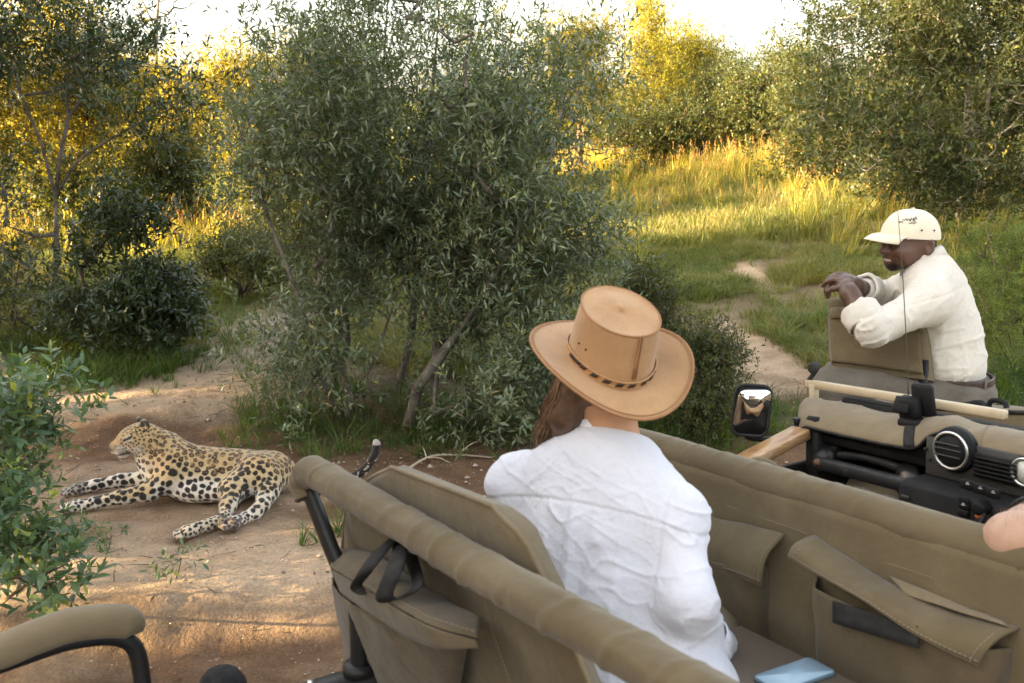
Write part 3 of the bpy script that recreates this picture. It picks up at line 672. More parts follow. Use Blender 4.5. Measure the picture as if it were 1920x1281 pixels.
q = proj(T); T = T[~((np.abs(q[:, 0] - 1822) < 26) & (q[:, 2] < 17.7) & (q[:, 1] < 240))]
tree('pale_trunk_tree', 'tall leafy tree with a pale twisting trunk behind the man', 'tree', S, T, L_SHADE, BARK_PALE, r, L=0.095, W=0.045, per=11, n_leaf=9, spray=0.36, seg=1, r_tip=0.007, rmax=0.11, spread=0.24, step=0.45, wig=0.10)
# --- woodland behind: every tree its own crown and trunk
def wood(name, label, px, py_base, d, hpx, wpx, leaf, seed, n=120, L=0.10, W=0.05, per=11, n_leaf=9, group='trees along the far edge of the clearing', barkm=BARK_BROWN, spr=0.45, spread=0.34, low=0.25):
    r = R_(seed); m = d / FPX; g = at(px, py_base, d); g[2] = ground_z(g[0], g[1]) - 0.05; top = at(px, py_base - hpx, d)[2]; h = top - g[2]; w = wpx * m / 2
    S = []
    for k in range(4):
        a = r.uniform(0, 6.28); e = np.array([np.cos(a) * w * 0.5, np.sin(a) * w * 0.4, 0]); S.append(np.array([g + e * 0.08, g + e * 0.35 + [0, 0, h * 0.3], g + e * 0.75 + [r.normal(0, .1), 0, h * 0.6], g + e + [0, 0, h * 0.85]]))
    els = [(g + np.array([r.uniform(-.6, .6) * w, r.uniform(-.5, .5) * w, h * r.uniform(low, 0.86)]), (w * r.uniform(.3, .6), w * r.uniform(.3, .55), h * r.uniform(.12, .24))) for k in range(9)]
    els.append((g + np.array([0, 0, h * 0.8]), (w * 0.5, w * 0.45, h * 0.2)))
    T = in_ells(els, n, r, 0.45, 0.6, seed); T = T[T[:, 2] > g[2] + 0.2]
    return tree(name, label, 'tree', S, T, leaf, barkm, r, L=L, W=W, per=per, n_leaf=n_leaf, spray=spr, seg=1, r_tip=0.008, rmax=0.09, spread=spread, step=0.5, wig=0.1, sides=4, group=group, twig=0.003)
G1 = 'trees along the far edge of the clearing'
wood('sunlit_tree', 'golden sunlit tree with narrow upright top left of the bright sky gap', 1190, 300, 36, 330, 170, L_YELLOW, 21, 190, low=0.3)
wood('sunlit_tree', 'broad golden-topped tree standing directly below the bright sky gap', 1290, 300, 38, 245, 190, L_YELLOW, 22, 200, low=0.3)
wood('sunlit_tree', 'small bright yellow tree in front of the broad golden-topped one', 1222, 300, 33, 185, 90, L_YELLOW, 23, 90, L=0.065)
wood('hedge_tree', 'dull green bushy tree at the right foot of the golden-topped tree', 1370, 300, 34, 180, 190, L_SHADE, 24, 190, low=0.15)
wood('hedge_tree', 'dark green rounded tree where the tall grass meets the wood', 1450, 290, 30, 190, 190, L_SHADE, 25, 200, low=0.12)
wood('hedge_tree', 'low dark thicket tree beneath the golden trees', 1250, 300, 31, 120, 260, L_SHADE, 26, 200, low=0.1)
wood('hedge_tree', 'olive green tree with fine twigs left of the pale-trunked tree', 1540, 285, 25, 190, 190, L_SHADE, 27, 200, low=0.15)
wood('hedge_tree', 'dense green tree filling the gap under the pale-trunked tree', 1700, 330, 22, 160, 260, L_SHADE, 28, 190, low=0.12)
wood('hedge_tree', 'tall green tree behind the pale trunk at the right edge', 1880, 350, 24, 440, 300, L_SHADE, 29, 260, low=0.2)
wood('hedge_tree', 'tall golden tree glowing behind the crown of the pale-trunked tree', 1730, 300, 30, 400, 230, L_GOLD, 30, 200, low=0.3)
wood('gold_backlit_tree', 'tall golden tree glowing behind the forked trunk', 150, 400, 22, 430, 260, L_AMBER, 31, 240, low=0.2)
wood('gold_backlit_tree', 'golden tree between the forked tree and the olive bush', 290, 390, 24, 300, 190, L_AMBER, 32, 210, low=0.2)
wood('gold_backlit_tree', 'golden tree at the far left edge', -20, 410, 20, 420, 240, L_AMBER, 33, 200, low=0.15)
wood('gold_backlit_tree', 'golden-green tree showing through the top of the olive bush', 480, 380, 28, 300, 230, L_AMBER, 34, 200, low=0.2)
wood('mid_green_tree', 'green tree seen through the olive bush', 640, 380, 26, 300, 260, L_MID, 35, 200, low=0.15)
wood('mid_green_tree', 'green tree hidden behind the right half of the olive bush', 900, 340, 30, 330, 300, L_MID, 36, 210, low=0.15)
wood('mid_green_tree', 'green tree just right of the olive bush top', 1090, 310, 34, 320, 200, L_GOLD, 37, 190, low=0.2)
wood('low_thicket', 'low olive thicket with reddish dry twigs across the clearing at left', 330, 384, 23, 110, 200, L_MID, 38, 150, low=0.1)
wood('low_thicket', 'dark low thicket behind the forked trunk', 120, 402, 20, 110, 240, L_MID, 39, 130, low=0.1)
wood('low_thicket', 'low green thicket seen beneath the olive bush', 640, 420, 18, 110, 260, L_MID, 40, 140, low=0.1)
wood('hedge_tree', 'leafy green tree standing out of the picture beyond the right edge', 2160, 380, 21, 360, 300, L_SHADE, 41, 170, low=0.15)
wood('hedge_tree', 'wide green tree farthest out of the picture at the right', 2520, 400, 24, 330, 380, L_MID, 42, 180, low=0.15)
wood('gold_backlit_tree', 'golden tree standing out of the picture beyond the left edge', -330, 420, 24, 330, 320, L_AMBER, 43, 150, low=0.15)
# bare tree whose crown stands against the sky, upper left
r = R_(50); d0 = 27; b0 = ong(300, 385); b0 = at(300, 385, d0); b0[2] = ground_z(b0[0], b0[1])
S = [np.array([b0, at(297, 200, d0), at(292, 90, d0), at(294, 35, d0), at(300, -20, d0)]), ppath([(293, 60), (280, 30), (262, -10)], d0)]
T = in_ells([pell(270, 10, d0, 60, 60, 0.9), pell(330, -10, d0, 60, 40, .8)], 26, r, 0.3)
tree('bare_tree', 'half-bare grey tree rising against the sky at upper left', 'tree', S, T, L_GOLD, BARK_GREY, r, L=0.06, W=0.02, per=3, n_leaf=6, spray=0.4, r_tip=0.012, rmax=0.10, sides=4, wig=0.2)
# far woodland that closes the view: one mass
def far_wood():
    r = R_(60); P = []; n = 0
    a = np.radians(np.concatenate([np.arange(-62, 62, 1.1), np.arange(-60, 60, 1.7)])); dist = np.where(np.arange(len(a)) < 113, r.uniform(52, 64, len(a)), r.uniform(42, 52, len(a)))
    cx, cy_ = np.sin(a) * dist, np.cos(a) * dist; hh = r.uniform(2.0, 4.4, len(a)); deg = np.degrees(a)
    hh = np.where((deg > 6) & (deg < 19), np.minimum(hh, 2.6), hh)
    for x, y, h in zip(cx, cy_, hh):
        k = 900; z0 = float(ground_z(x, y)); u = nrm(r.normal(size=(k, 3))) * (r.random((k, 1)) ** 0.4)
        P.append(np.array([x, y, z0 + h * 0.5]) + u * np.array([2.0, 1.6, h * 0.55]))
    P = np.concatenate(P); D = nrm(r.normal(size=P.shape)); N = nrm(r.normal(size=P.shape) + [0, 0, 1])
    Vt, F, k = leaves_np(P, D, N, r.uniform(0.16, 0.32, len(P)), 0.13, 1)
    mk('woodland', Vt, F, L_MID, smooth=False, attrs={'rnd': np.repeat(np.clip(0.5 + 0.3 * fbm(P * 0.3, 2, 4) + r.normal(0, .12, len(P)), 0, 1), k)}, kind='stuff', label='far bushveld woodland closing off the view behind the clearing')
far_wood()
# unseen trees to the left, placed and shaped to shade the foreground from the sun
G2 = 'riverside trees left of the vehicle'
for k, (x, y, h, w) in enumerate(SHADE):
    r = R_(70 + k); g = np.array([x, y, float(ground_z(x, y))])
    S = [np.array([g, g + [0, 0, h * .3], g + [.2, .1, h * .6], g + [0, 0.2, h * .9]]), np.array([g, g + [-.3, .2, h * .3], g + [-.7, .5, h * .7]])]
    els = [(g + np.array([r.uniform(-.6, .6) * w, r.uniform(-.6, .6) * w, h * r.uniform({10: .34}.get(k, .15), .85)]), (w * .5, w * .5, h * .2)) for _ in range(12)]
    T = in_ells(els, 130, r, 0.4, 0.4, 70 + k); T = T[T[:, 2] > g[2] + 0.3]
    tree('riverside_tree', SHADE_LOOK[k] + ' leafy riverside tree standing out of the picture on the sunny side', 'tree', S, T, L_MID, BARK_BROWN, r, L=0.20, W=0.10, per=19, n_leaf=9, spray=0.6, r_tip=0.012, rmax=0.14, spread=0.45, step=0.6, sides=5, group=G2)
# ------------------------------------------------------------------ grass
def grass_mat(name, stops, trans, tmix=0.4):
    m, t, o = _nt(name); a = t.nodes.new('ShaderNodeAttribute'); a.attribute_name = 'rnd'
    g = t.nodes.new('ShaderNodeNewGeometry'); n = _noise(t, g.outputs['Position'], 0.55, 3)
    ad = t.nodes.new('ShaderNodeMath'); ad.operation = 'MULTIPLY_ADD'; t.links.new(n, ad.inputs[0]); ad.inputs[1].default_value = 1.3; ad.inputs[2].default_value = -0.65
    ad2 = t.nodes.new('ShaderNodeMath'); ad2.operation = 'ADD'; ad2.use_clamp = True; t.links.new(a.outputs['Fac'], ad2.inputs[0]); t.links.new(ad.outputs[0], ad2.inputs[1])
    c = _ramp(t, ad2.outputs[0], stops); b = t.nodes.new('ShaderNodeBsdfPrincipled'); t.links.new(c, b.inputs['Base Color']); b.inputs['Roughness'].default_value = 0.55; b.inputs['Specular IOR Level'].default_value = 0.3
    tr = t.nodes.new('ShaderNodeBsdfTranslucent'); t.links.new(_mixc(t, 1.0, c, trans, 'MULTIPLY'), tr.inputs['Color'])
    mx = t.nodes.new('ShaderNodeMixShader'); mx.inputs[0].default_value = tmix; t.links.new(b.outputs[0], mx.inputs[1]); t.links.new(tr.outputs[0], mx.inputs[2]); t.links.new(mx.outputs[0], o.inputs[0])
    return m
G_GREEN = grass_mat('grass_green', [(0.0, (0.075, 0.100, 0.024)), (0.25, (0.125, 0.150, 0.040)), (0.5, (0.215, 0.205, 0.075)), (0.8, (0.33, 0.265, 0.13)), (1.0, (0.40, 0.32, 0.19))], (1.6, 1.5, 0.6))
G_TALL = grass_mat('grass_tall', [(0.0, (0.22, 0.23, 0.035)), (0.5, (0.38, 0.33, 0.07)), (0.9, (0.48, 0.38, 0.12)), (1.0, (0.38, 0.20, 0.08))], (1.6, 1.45, 0.6))
G_DEEP = grass_mat('grass_deep', [(0.0, (0.042, 0.072, 0.017)), (0.5, (0.080, 0.125, 0.030)), (0.85, (0.15, 0.17, 0.055)), (1.0, (0.26, 0.22, 0.11))], (1.9, 1.9, 0.5))
def tuft(n, h, w, spread, lean, r, m, head=0):
    Vt, F, rn = [], [], []; k = 0
    for i in range(n):
        a = r.uniform(0, 6.28); d = np.array([np.cos(a), np.sin(a), 0]); s = np.array([-d[1], d[0], 0]); b = d * r.uniform(0, spread); hh = h * r.uniform(.45, 1.15); le = lean * r.uniform(.2, 1.3) * hh; c = r.uniform(.1, 1)
        for t_, ww in ((0, 1), (.45, .85), (.8, .5)):
            p = b + d * le * t_ ** 1.8 + np.array([0, 0, hh * t_ * (1 - .25 * lean * t_)]); Vt += [p - s * w * ww / 2, p + s * w * ww / 2]
        Vt.append(b + d * le + np.array([0, 0, hh * (1 - .3 * lean)])); F += [[k, k + 1, k + 3, k + 2], [k + 2, k + 3, k + 5, k + 4]]; rn += [c * .55 + .05] * 7
        k += 7
    T = [[i * 7 + 4, i * 7 + 5, i * 7 + 6] for i in range(n)]
    if head:
        for i in r.choice(n, head):
            tip = Vt[i * 7 + 6]; 
            for q in range(4):
                a = r.uniform(0, 6.28); p = np.array(tip) + np.array([0, 0, h * .05 * q - .02]); Vt += [p, p + np.array([np.cos(a) * .02, np.sin(a) * .02, .05]), p + np.array([0, 0, .06])]; T.append([k, k + 1, k + 2]); k += 3; rn += [1.0] * 3
    me = mesh_np('tuft', np.array(Vt), [np.array(F), np.array(T)], True, {'rnd': np.array(rn)}); me.materials.append(m); return bpy.data.objects.new('tuft', me)
def scatter(name, label, tufts, P, rot, scl):
    """grass nobody could count: tufts on points by geometry nodes"""
    c = bpy.data.collections.new(name + '_tufts')
    for t_ in tufts: c.objects.link(t_)
    me = bpy.data.meshes.new(name); me.vertices.add(len(P)); me.vertices.foreach_set('co', np.asarray(P, np.float32).ravel())
    a = me.attributes.new('rot', 'FLOAT_VECTOR', 'POINT'); a.data.foreach_set('vector', np.asarray(rot, np.float32).ravel())
    a = me.attributes.new('scl', 'FLOAT', 'POINT'); a.data.foreach_set('value', np.asarray(scl, np.float32))
    o = new_obj(name, me, kind='stuff', label=label)
    ng = bpy.data.node_groups.new(name, 'GeometryNodeTree'); ng.interface.new_socket('Geometry', in_out='INPUT', socket_type='NodeSocketGeometry'); ng.interface.new_socket('Geometry', in_out='OUTPUT', socket_type='NodeSocketGeometry')
    N = ng.nodes; gi, go = N.new('NodeGroupInput'), N.new('NodeGroupOutput'); ip = N.new('GeometryNodeInstanceOnPoints'); ci = N.new('GeometryNodeCollectionInfo')
    ci.inputs['Collection'].default_value = c; ci.inputs['Separate Children'].default_value = True; ci.inputs['Reset Children'].default_value = True
    ip.inputs['Pick Instance'].default_value = True
    nr = N.new('GeometryNodeInputNamedAttribute'); nr.data_type = 'FLOAT_VECTOR'; nr.inputs['Name'].default_value = 'rot'
    ns = N.new('GeometryNodeInputNamedAttribute'); ns.data_type = 'FLOAT'; ns.inputs['Name'].default_value = 'scl'
    er = N.new('FunctionNodeEulerToRotation')
    l = ng.links; l.new(gi.outputs[0], ip.inputs['Points']); l.new(ci.outputs[0], ip.inputs['Instance']); l.new(nr.outputs[0], er.inputs[0]); l.new(er.outputs[0], ip.inputs['Rotation']); l.new(ns.outputs[0], ip.inputs['Scale']); l.new(ip.outputs[0], go.inputs[0])
    md = o.modifiers.new('tufts', 'NODES'); md.node_group = ng; return o
def grass_points(n, xr, yr, dens, r, zoff=-0.01):
    x, y = r.uniform(*xr, n), r.uniform(*yr, n); k = r.random(n) < dens(x, y); x, y = x[k], y[k]
    return np.stack([x, y, ground_z(x, y) + zoff], 1)
def rots(n, r, tilt=0.12): return np.stack([r.normal(0, tilt, n), r.normal(0, tilt, n), r.uniform(0, 6.28, n)], 1)
def seen(P, m=760):
    q = proj(P); return P[(q[:, 0] > -m) & (q[:, 0] < PW + m) & (q[:, 1] < 1000) & (q[:, 2] > 1)]
r = R_(80)
T_short = [tuft(24, .15, .0070, .11, 1.1, r, G_GREEN) for _ in range(5)]
nz = lambda x, y, f, s: fbm(np.stack([x * f, y * f, 0 * x], -1), 2, s)
P = seen(grass_points(190000, (-14, 18), (9, 20), lambda x, y: grassy(x, y) * np.clip(0.45 + 1.5 * nz(x, y, .8, 3), .04, 1), r))
scatter('meadow_grass', 'short green grass of the clearing', T_short, P, rots(len(P), r, .2), r.uniform(.7, 1.5, len(P)) * (1 + .25 * nz(P[:, 0], P[:, 1], .6, 5)))
T_far = [tuft(22, .30, .016, .22, .6, r, G_GREEN) for _ in range(4)]
P = seen(grass_points(90000, (-30, 40), (19, 46), lambda x, y: grassy(x, y) * (0.7 + 0.6 * nz(x, y, .5, 6)), r))
scatter('far_grass', 'grass of the clearing towards the far trees', T_far, P, rots(len(P), r, .15), r.uniform(.7, 1.5, len(P)))
T_tall = [tuft(34, .80, .012, .20, .45, r, G_TALL, 7) for _ in range(4)]
def tallz(x, y):
    a = np.exp(-(((x - 9.0 - 0.20 * (y - 30)) / 3.4) ** 2 + ((y - 29.5) / 3.4) ** 2) * .9); b = 0.5 * np.exp(-(((y - 35 - 0.2 * x) / 2.0) ** 2)) * sst(-2, 3, x) * sst(14, 8, x)
    c = 0.10 * np.exp(-(((x - 7.2) / 1.8) ** 2 + ((y - 18.5) / 3.0) ** 2)) + 0.3 * np.exp(-(((y - 20) / 1.2) ** 2)) * sst(-3, -6, x)
    return np.clip((a + b + c) * (.8 + 1.0 * nz(x, y, .7, 8)), 0, 1)
P = seen(grass_points(26000, (-14, 20), (14, 42), tallz, r))
scatter('tall_grass', 'tall golden seeding grass on the bank below the trees', T_tall, P, rots(len(P), r, .2), r.uniform(.6, 1.3, len(P)))
# deep green grass at the foot of the bushes and beside the vehicle
T_deep = [tuft(18, .27, .0075, .07, 1.1, r, G_DEEP) for _ in range(5)]
def clumps(cs, n, s):
    out = []
    for (px, py, sp, k) in cs:
        g = ong(px, py); x = g[0] + r.normal(0, sp, k); y = g[1] + r.normal(0, sp, k); out.append(np.stack([x, y, ground_z(x, y) - .01], 1))
    return np.concatenate(out)
CL = [(600, 800, .35, 50), (700, 830, .3, 30), (560, 790, .3, 30), (370, 590, .5, 50), (290, 640, .5, 110), (230, 690, .45, 150), (330, 670, .3, 24), (540, 690, .2, 10), (1000, 790, .5, 70), (1290, 790, .5, 150), (1385, 800, .2, 50), (1200, 800, .5, 90),
            (1455, 770, .12, 14), (1500, 610, .3, 60), (1890, 740, .5, 260), (1850, 780, .4, 160), (1930, 690, .5, 140), (650, 1010, .12, 8), (60, 640, .6, 160), (1130, 560, .6, 160), (1240, 520, .7, 180), (760, 800, .4, 40), (860, 815, .3, 30), (180, 720, .3, 60), (430, 600, .7, 16)]
P = clumps(CL, 0, 0)
scatter('riverbank_grass', 'deep green grass clumps at the foot of the bushes', T_deep, P, rots(len(P), r, .25), r.uniform(.5, 1.25, len(P)))
# fallen leaves and dry litter under the bushes
def litter():
    r = R_(85); N = 2600; x, y = r.normal(-.4, 1.7, N), r.normal(8.8, .75, N); k = (y > 7.6); x, y = x[k], y[k]
    P = np.stack([x, y, ground_z(x, y) + .012], 1); D = r.normal(size=P.shape) * [1, 1, .25]; Vt, F, kk = leaves_np(P, D, r.normal(size=P.shape) * .4 + [0, 0, 1], r.uniform(.03, .07, len(P)), .015, 1)
    mk('leaf_litter', Vt, F, L_DRY, smooth=False, attrs={'rnd': np.repeat(r.random(len(P)), kk)}, kind='stuff', label='dry fallen leaves under the bushes')
litter()

def twig_litter():
    r = R_(86); b = MB()
    for i in range(420):
        if i < 260: x, y = r.normal(-.5, 1.3), r.normal(8.3, .5)
        else: x, y = r.uniform(-3.8, 1.5), r.uniform(4.6, 8.2)
        if (x + 2.1) ** 2 / 1.3 + (y - 6.4) ** 2 / .8 < 1: continue
        a = r.uniform(0, 6.28); l = r.uniform(.04, .16) * (1 if i > 260 else 1.7); d = np.array([math.cos(a), math.sin(a), r.normal(0, .06)]) * l; p = np.array([x, y, 0]); q = [p, p + d * .5 + r.normal(0, .008, 3), p + d]; q = [np.array([u[0], u[1], float(ground_z(u[0], u[1])) + .012 + abs(u[2])]) for u in q]
        b.tube(q, [.0028, .0024, .0014], 4)
    b.build('twigs', BARK_GREY, None, kind='stuff', label='dry twigs scattered over the sand')
twig_litter()
def sand_leaves():
    r = R_(87); N = 420; x, y = r.uniform(-4, 1.2, N), r.uniform(4.3, 8.0, N); P = np.stack([x, y, ground_z(x, y) + .012], 1); D = r.normal(size=P.shape) * [1, 1, .25]
    Vt, F, kk = leaves_np(P, D, r.normal(size=P.shape) * .5 + [0, 0, 1], r.uniform(.02, .055, N), .013, 2, .3, .3); mk('fallen_leaves', Vt, F, L_DRY, attrs={'rnd': np.repeat(r.random(N), kk)}, kind='stuff', label='dry leaves dropped on the open sand')
sand_leaves()
# ------------------------------------------------------------------ the open safari vehicle (built in its own axes: right, forward, up)
CANVAS = mat('canvas_olive', (0.105, 0.079, 0.042), (0.138, 0.107, 0.059), 7, 0.85, bumps=((22, 0.004), (420, 0.0006)), spec=0.2, dirt=((0.174, 0.135, 0.079), 5, 0.52, 0.85), sheen=0.15)
CANVAS_D = mat('canvas_pocket', (0.082, 0.062, 0.034), (0.109, 0.083, 0.048), 9, 0.88, bumps=((26, 0.004), (420, 0.0006)), spec=0.2, dirt=((0.149, 0.112, 0.068), 6, 0.5, 0.85), sheen=0.15)  # pocket canvas; shade low in the interior is put into its darker tone
CANVAS_K = mat('canvas_khaki', (0.145, 0.110, 0.063), (0.191, 0.149, 0.089), 6, 0.88, bumps=((18, 0.005), (420, 0.0006)), spec=0.2, dirt=((0.227, 0.177, 0.108), 4, 0.5, 0.85), sheen=0.15)
VINYL = mat('vinyl_brown', (0.098, 0.075, 0.054), (0.117, 0.092, 0.066), 3, 0.5, bumps=((160, 0.0008),), spec=0.35)
BLACK = mat('black_paint', (0.010, 0.010, 0.011), (0.018, 0.0175, 0.017), 9, 0.35, spec=0.3, rough2=0.55, bumps=((60, 0.0006),))
PLASTIC = mat('black_plastic', (0.008, 0.008, 0.009), (0.017, 0.0165, 0.016), 12, 0.5, spec=0.16, rough2=0.75, dirt=((0.09, 0.075, 0.06), 11, 0.62, 0.95), bumps=((300, 0.0005),))
PLASTIC_G = mat('grey_plastic', (0.040, 0.039, 0.036), (0.060, 0.057, 0.052), 10, 0.6, spec=0.35, bumps=((300, 0.0005),))
WORN = mat('worn_black', (0.010, 0.010, 0.011), (0.02, 0.0195, 0.019), 15, 0.34, spec=0.35, rough2=0.7, dirt=((0.24, 0.205, 0.165), 16, 0.55, 0.85), bumps=((120, 0.001),))
RUBBER = mat('rubber', (0.014, 0.014, 0.014), (0.035, 0.034, 0.032), 30, 0.75, spec=0.3)
CHROME = mat('silver', (0.62, 0.62, 0.60), rough=0.28, metallic=0.9)
GLASS = mat('mirror_silver', (0.86, 0.87, 0.87), rough=0.02, metallic=1.0)
SANDP = mat('sand_paint', (0.44, 0.36, 0.235), (0.50, 0.415, 0.28), 5, 0.42, spec=0.45, dirt=((0.32, 0.245, 0.16), 7, 0.55, 0.85))
CREAM = mat('cream_paint', (0.42, 0.34, 0.225), (0.48, 0.395, 0.265), 12, 0.4, spec=0.45, dirt=((0.30, 0.23, 0.15), 30, 0.62, 0.85))
THREAD = mat('stitch_thread', (0.24, 0.20, 0.135), rough=0.9)
BLACKCLOTH = mat('black_cloth', (0.014, 0.014, 0.014), (0.030, 0.029, 0.027), 40, 0.85, bumps=((500, 0.0006), (60, 0.002)), spec=0.25)
def wood_mat():
    m, t, o = _nt('varnished_wood'); b = t.nodes.new('ShaderNodeBsdfPrincipled'); t.links.new(b.outputs[0], o.inputs[0]); tc = t.nodes.new('ShaderNodeTexCoord')
    mp = t.nodes.new('ShaderNodeMapping'); mp.inputs['Scale'].default_value = (30, 2.2, 30); t.links.new(tc.outputs['Object'], mp.inputs[0])
    c = _ramp(t, _noise(t, mp.outputs[0], 1.6, 6, 0.6, 0.6), [(0.3, (0.20, 0.095, 0.035)), (0.5, (0.36, 0.20, 0.085)), (0.7, (0.50, 0.33, 0.17))])
    c = _mixc(t, _ramp(t, _noise(t, tc.outputs['Object'], 13, 5), [(0.55, (0, 0, 0)), (0.8, (1, 1, 1))]), c, (0.52, 0.42, 0.28)); t.links.new(c, b.inputs['Base Color']); b.inputs['Roughness'].default_value = 0.42
    t.links.new(_bump(t, [(_noise(t, mp.outputs[0], 3, 3), 0.001)]), b.inputs['Normal']); return m
WOOD = wood_mat()
VOFF = np.array([0.75, 1.0, -1.70])
_vm = Matrix(VM.tolist()).to_4x4(); _vm.translation = Vector(V(*VOFF))
car = thing('safari_vehicle', 'open khaki safari vehicle with canvas-covered seat rails, seen from its rear seats', 'vehicle', None, _vm)
class VB(MB):
    def part(s, name, m, parent=None, smooth=True, **k):
        s.v = [v - VOFF for v in s.v]; return s.build(name, m, car if parent is None else parent, smooth, **k)
def onlean(px, py, f0, k):
    d = VM.T @ ray(px, py); t = (f0 + k * _CL[2] - _CL[1]) / (d[1] - k * d[2]); return _CL + d * t
def sheet(P, th): v, f = sheet_np(P, th); b = VB(); b.add(v, f); return b
def crinkle(P, amp, fr, s=0, st=(1, 1, 1)):
    """pushes a grid of points along its normals by cloth-like noise"""
    du, dv = np.gradient(P, axis=0), np.gradient(P, axis=1); N = nrm(np.cross(du, dv)); n = fbm(P * fr * np.array(st), 3, s); return P + N * (amp * (1 - 2 * np.abs(n)) + amp * 0.6 * fbm(P * fr * .4, 2, s + 3))[..., None]
def stitch(lines, parent, r=0.0011, dash=0.006):
    b = VB()
    for L in lines:
        L = np.asarray(L, float); seg = np.linalg.norm(np.diff(L, axis=0), axis=1); cum = np.concatenate([[0], np.cumsum(seg)]); s = np.arange(0, cum[-1] - dash, dash * 1.5)
        f = lambda x: np.stack([np.interp(x, cum, L[:, i]) for i in range(3)], -1)
        A, B = f(s), f(s + dash); M_ = (A + B) / 2
        for a, c in zip(A, B): b.tube([a, c], r, 4, cap=False)
    return b.part('stitching', THREAD, parent, smooth=False, kind='stuff')
def padded_tube(path, n, r0, seed, amp=0.0022, rings=22):
    P = smooth_path(path, n); t, A, B = frames(P, [0, 0, 1]); th = np.arange(rings) / rings * 6.2832
    s = np.concatenate([[0], np.cumsum(np.linalg.norm(np.diff(P, axis=0), axis=1))])
    S, TH = np.meshgrid(s, th, indexing='ij'); q = np.stack([np.cos(TH) * 1.1, np.sin(TH) * 1.1, S * 9], -1)
    w = np.sin(S * 2 * np.pi / 0.115 + TH * 1.0 + 2.2 * vnoise(np.stack([S * 5, TH * 0, TH * 0], -1), seed)); ridge = np.exp(-((w - 1) / 0.10) ** 2)
    rad = r0 + amp * 0.8 * fbm(q, 3, seed) + amp * 1.15 * ridge * (0.5 + 0.8 * vnoise(q * 0.6, seed + 2)) + amp * .5 * (1 - 2 * np.abs(fbm(q * np.array([1.6, 1.6, 1.2]) + TH[..., None] * .4, 2, seed + 5)))
    return P[:, None] + rad[..., None] * (np.cos(TH)[..., None] * A[:, None] + np.sin(TH)[..., None] * B[:, None]), P
# second-row rail with its canvas sleeve
end = onf(1400, 1352, 0.0)
path = [onf(581, 929, 0.004), onf(571, 902, 0.0), onf(586, 884, 0.0), onf(613, 897, 0), onf(641, 914, 0), onf(831, 1027, 0), onf(1118, 1190, 0), end, end + np.array([0.16, 0, 0.0])]
G, cen = padded_tube(path, 420, 0.0325, 5, .0042, 30)
b = VB(); b.grid(G, True); rail = b.part('seat_rail', CANVAS)
b = VB()      # bunched cuff where the sleeve ends
for k in range(4):
    c = cen[2 + k * 3]; th = np.arange(15) / 14 * 6.2832; t, A, B = frames(cen[:14], [0, 0, 1]); j = 2 + k * 3
    b.tube([c + (0.031 + 0.003 * math.sin(3 * x + k)) * (math.cos(x) * A[j] + math.sin(x) * B[j]) + t[j] * 0.004 * math.sin(2 * x + k) for x in th], 0.0035, 6)
b.part('sleeve_cuff', CANVAS, rail)
# posts and beam, black steel
b = VB(); pl = [onf(579, 918, 0), onf(604, 985, .01), onf(632, 1055, .02), onf(656, 1110, .03), onf(668, 1150, .035), onf(671, 1190, .035), onf(673, 1256, .035)]
b.tube(smooth_path(pl, 26), np.stack([np.full(26, .0165), np.full(26, .0245)], 1), 14, up=[0, 1, 0]); b.part('rail_post', BLACK)
pb = onf(673, 1250, .035)
b = VB(); b.tube([pb + [0, 0, .008], pb + [0, 0, -.014]], .036, 20); b.part('post_flange', BLACK)
b = VB(); b.tube([np.array([1.44, 0, -.0]), np.array([1.44, .03, -.2]), np.array([1.40, .035, -.42])], .024, 12); b.part('rail_post', BLACK)
zb = pb[2] - .012
b = VB(); b.box([pb[0] - .01, 0.25, zb - .035], [.036, 1.0, .03], bev=.008); b.box([pb[0] - .085, 0.25, zb - .06], [.035, 1.0, .01], bev=.004); beam = b.part('frame_beam', BLACK)
b = VB()
for f_ in (-.20, -.07, .16): b.tube([[pb[0] - .02, f_, zb - .006], [pb[0] - .02, f_, zb + .003]], .009, 10)
b.part('bolt', CHROME, beam)
# second-row seat back
uu = np.linspace(-.62, 1, 2)
def seatback():
    k_ = -.22; f0 = .062
    Lp = np.array([onlean(*p, f0, k_) for p in ((722, 866), (690, 893), (650, 945), (640, 1035), (660, 1110), (690, 1200), (715, 1290))]); Rp = np.array([onlean(*p, f0, k_) for p in ((955, 985), (985, 1020), (1003, 1062), (1050, 1150), (1085, 1240), (1110, 1300), (1130, 1350))])
    top = np.array([onlean(*p, f0, k_) for p in ((722, 866), (738, 869), (800, 904), (880, 942), (930, 965), (955, 985))])
    us = np.linspace(0, 1, 34); m = 30; rows = []
    uT = top[:, 2].max(); uB = -.60
    for s in us:
        u = uT + (uB - uT) * s ** 1.15
        rl = np.interp(-u, -Lp[:, 2], Lp[:, 0]) if u > Lp[-1, 2] else Lp[-1, 0]; rr = np.interp(-u, -Rp[:, 2], Rp[:, 0]) if u > Rp[-1, 2] else Rp[-1, 0]
        if s < .12: q = (1 - (s / .12)) ** 2; rl, rr = rl + .03 * q, rr - .05 * q
        x = np.linspace(0, 1, m); r_ = rl + (rr - rl) * x; edge = np.minimum(np.minimum(x, 1 - x) * 10, 1) ** .5 * min(1, s * 12 + .2) ** .5
        rows.append(np.stack([r_, f0 + k_ * u + 0 * x + 0.0 * edge, np.full(m, u) + .02 * (x - .5) * (1 - s)], 1))
    P = np.array(rows); return P
PB = seatback(); th_ = .055; N_ = nrm(np.cross(np.gradient(PB, axis=0), np.gradient(PB, axis=1)))
if N_[15, 15, 1] > 0: N_ = -N_
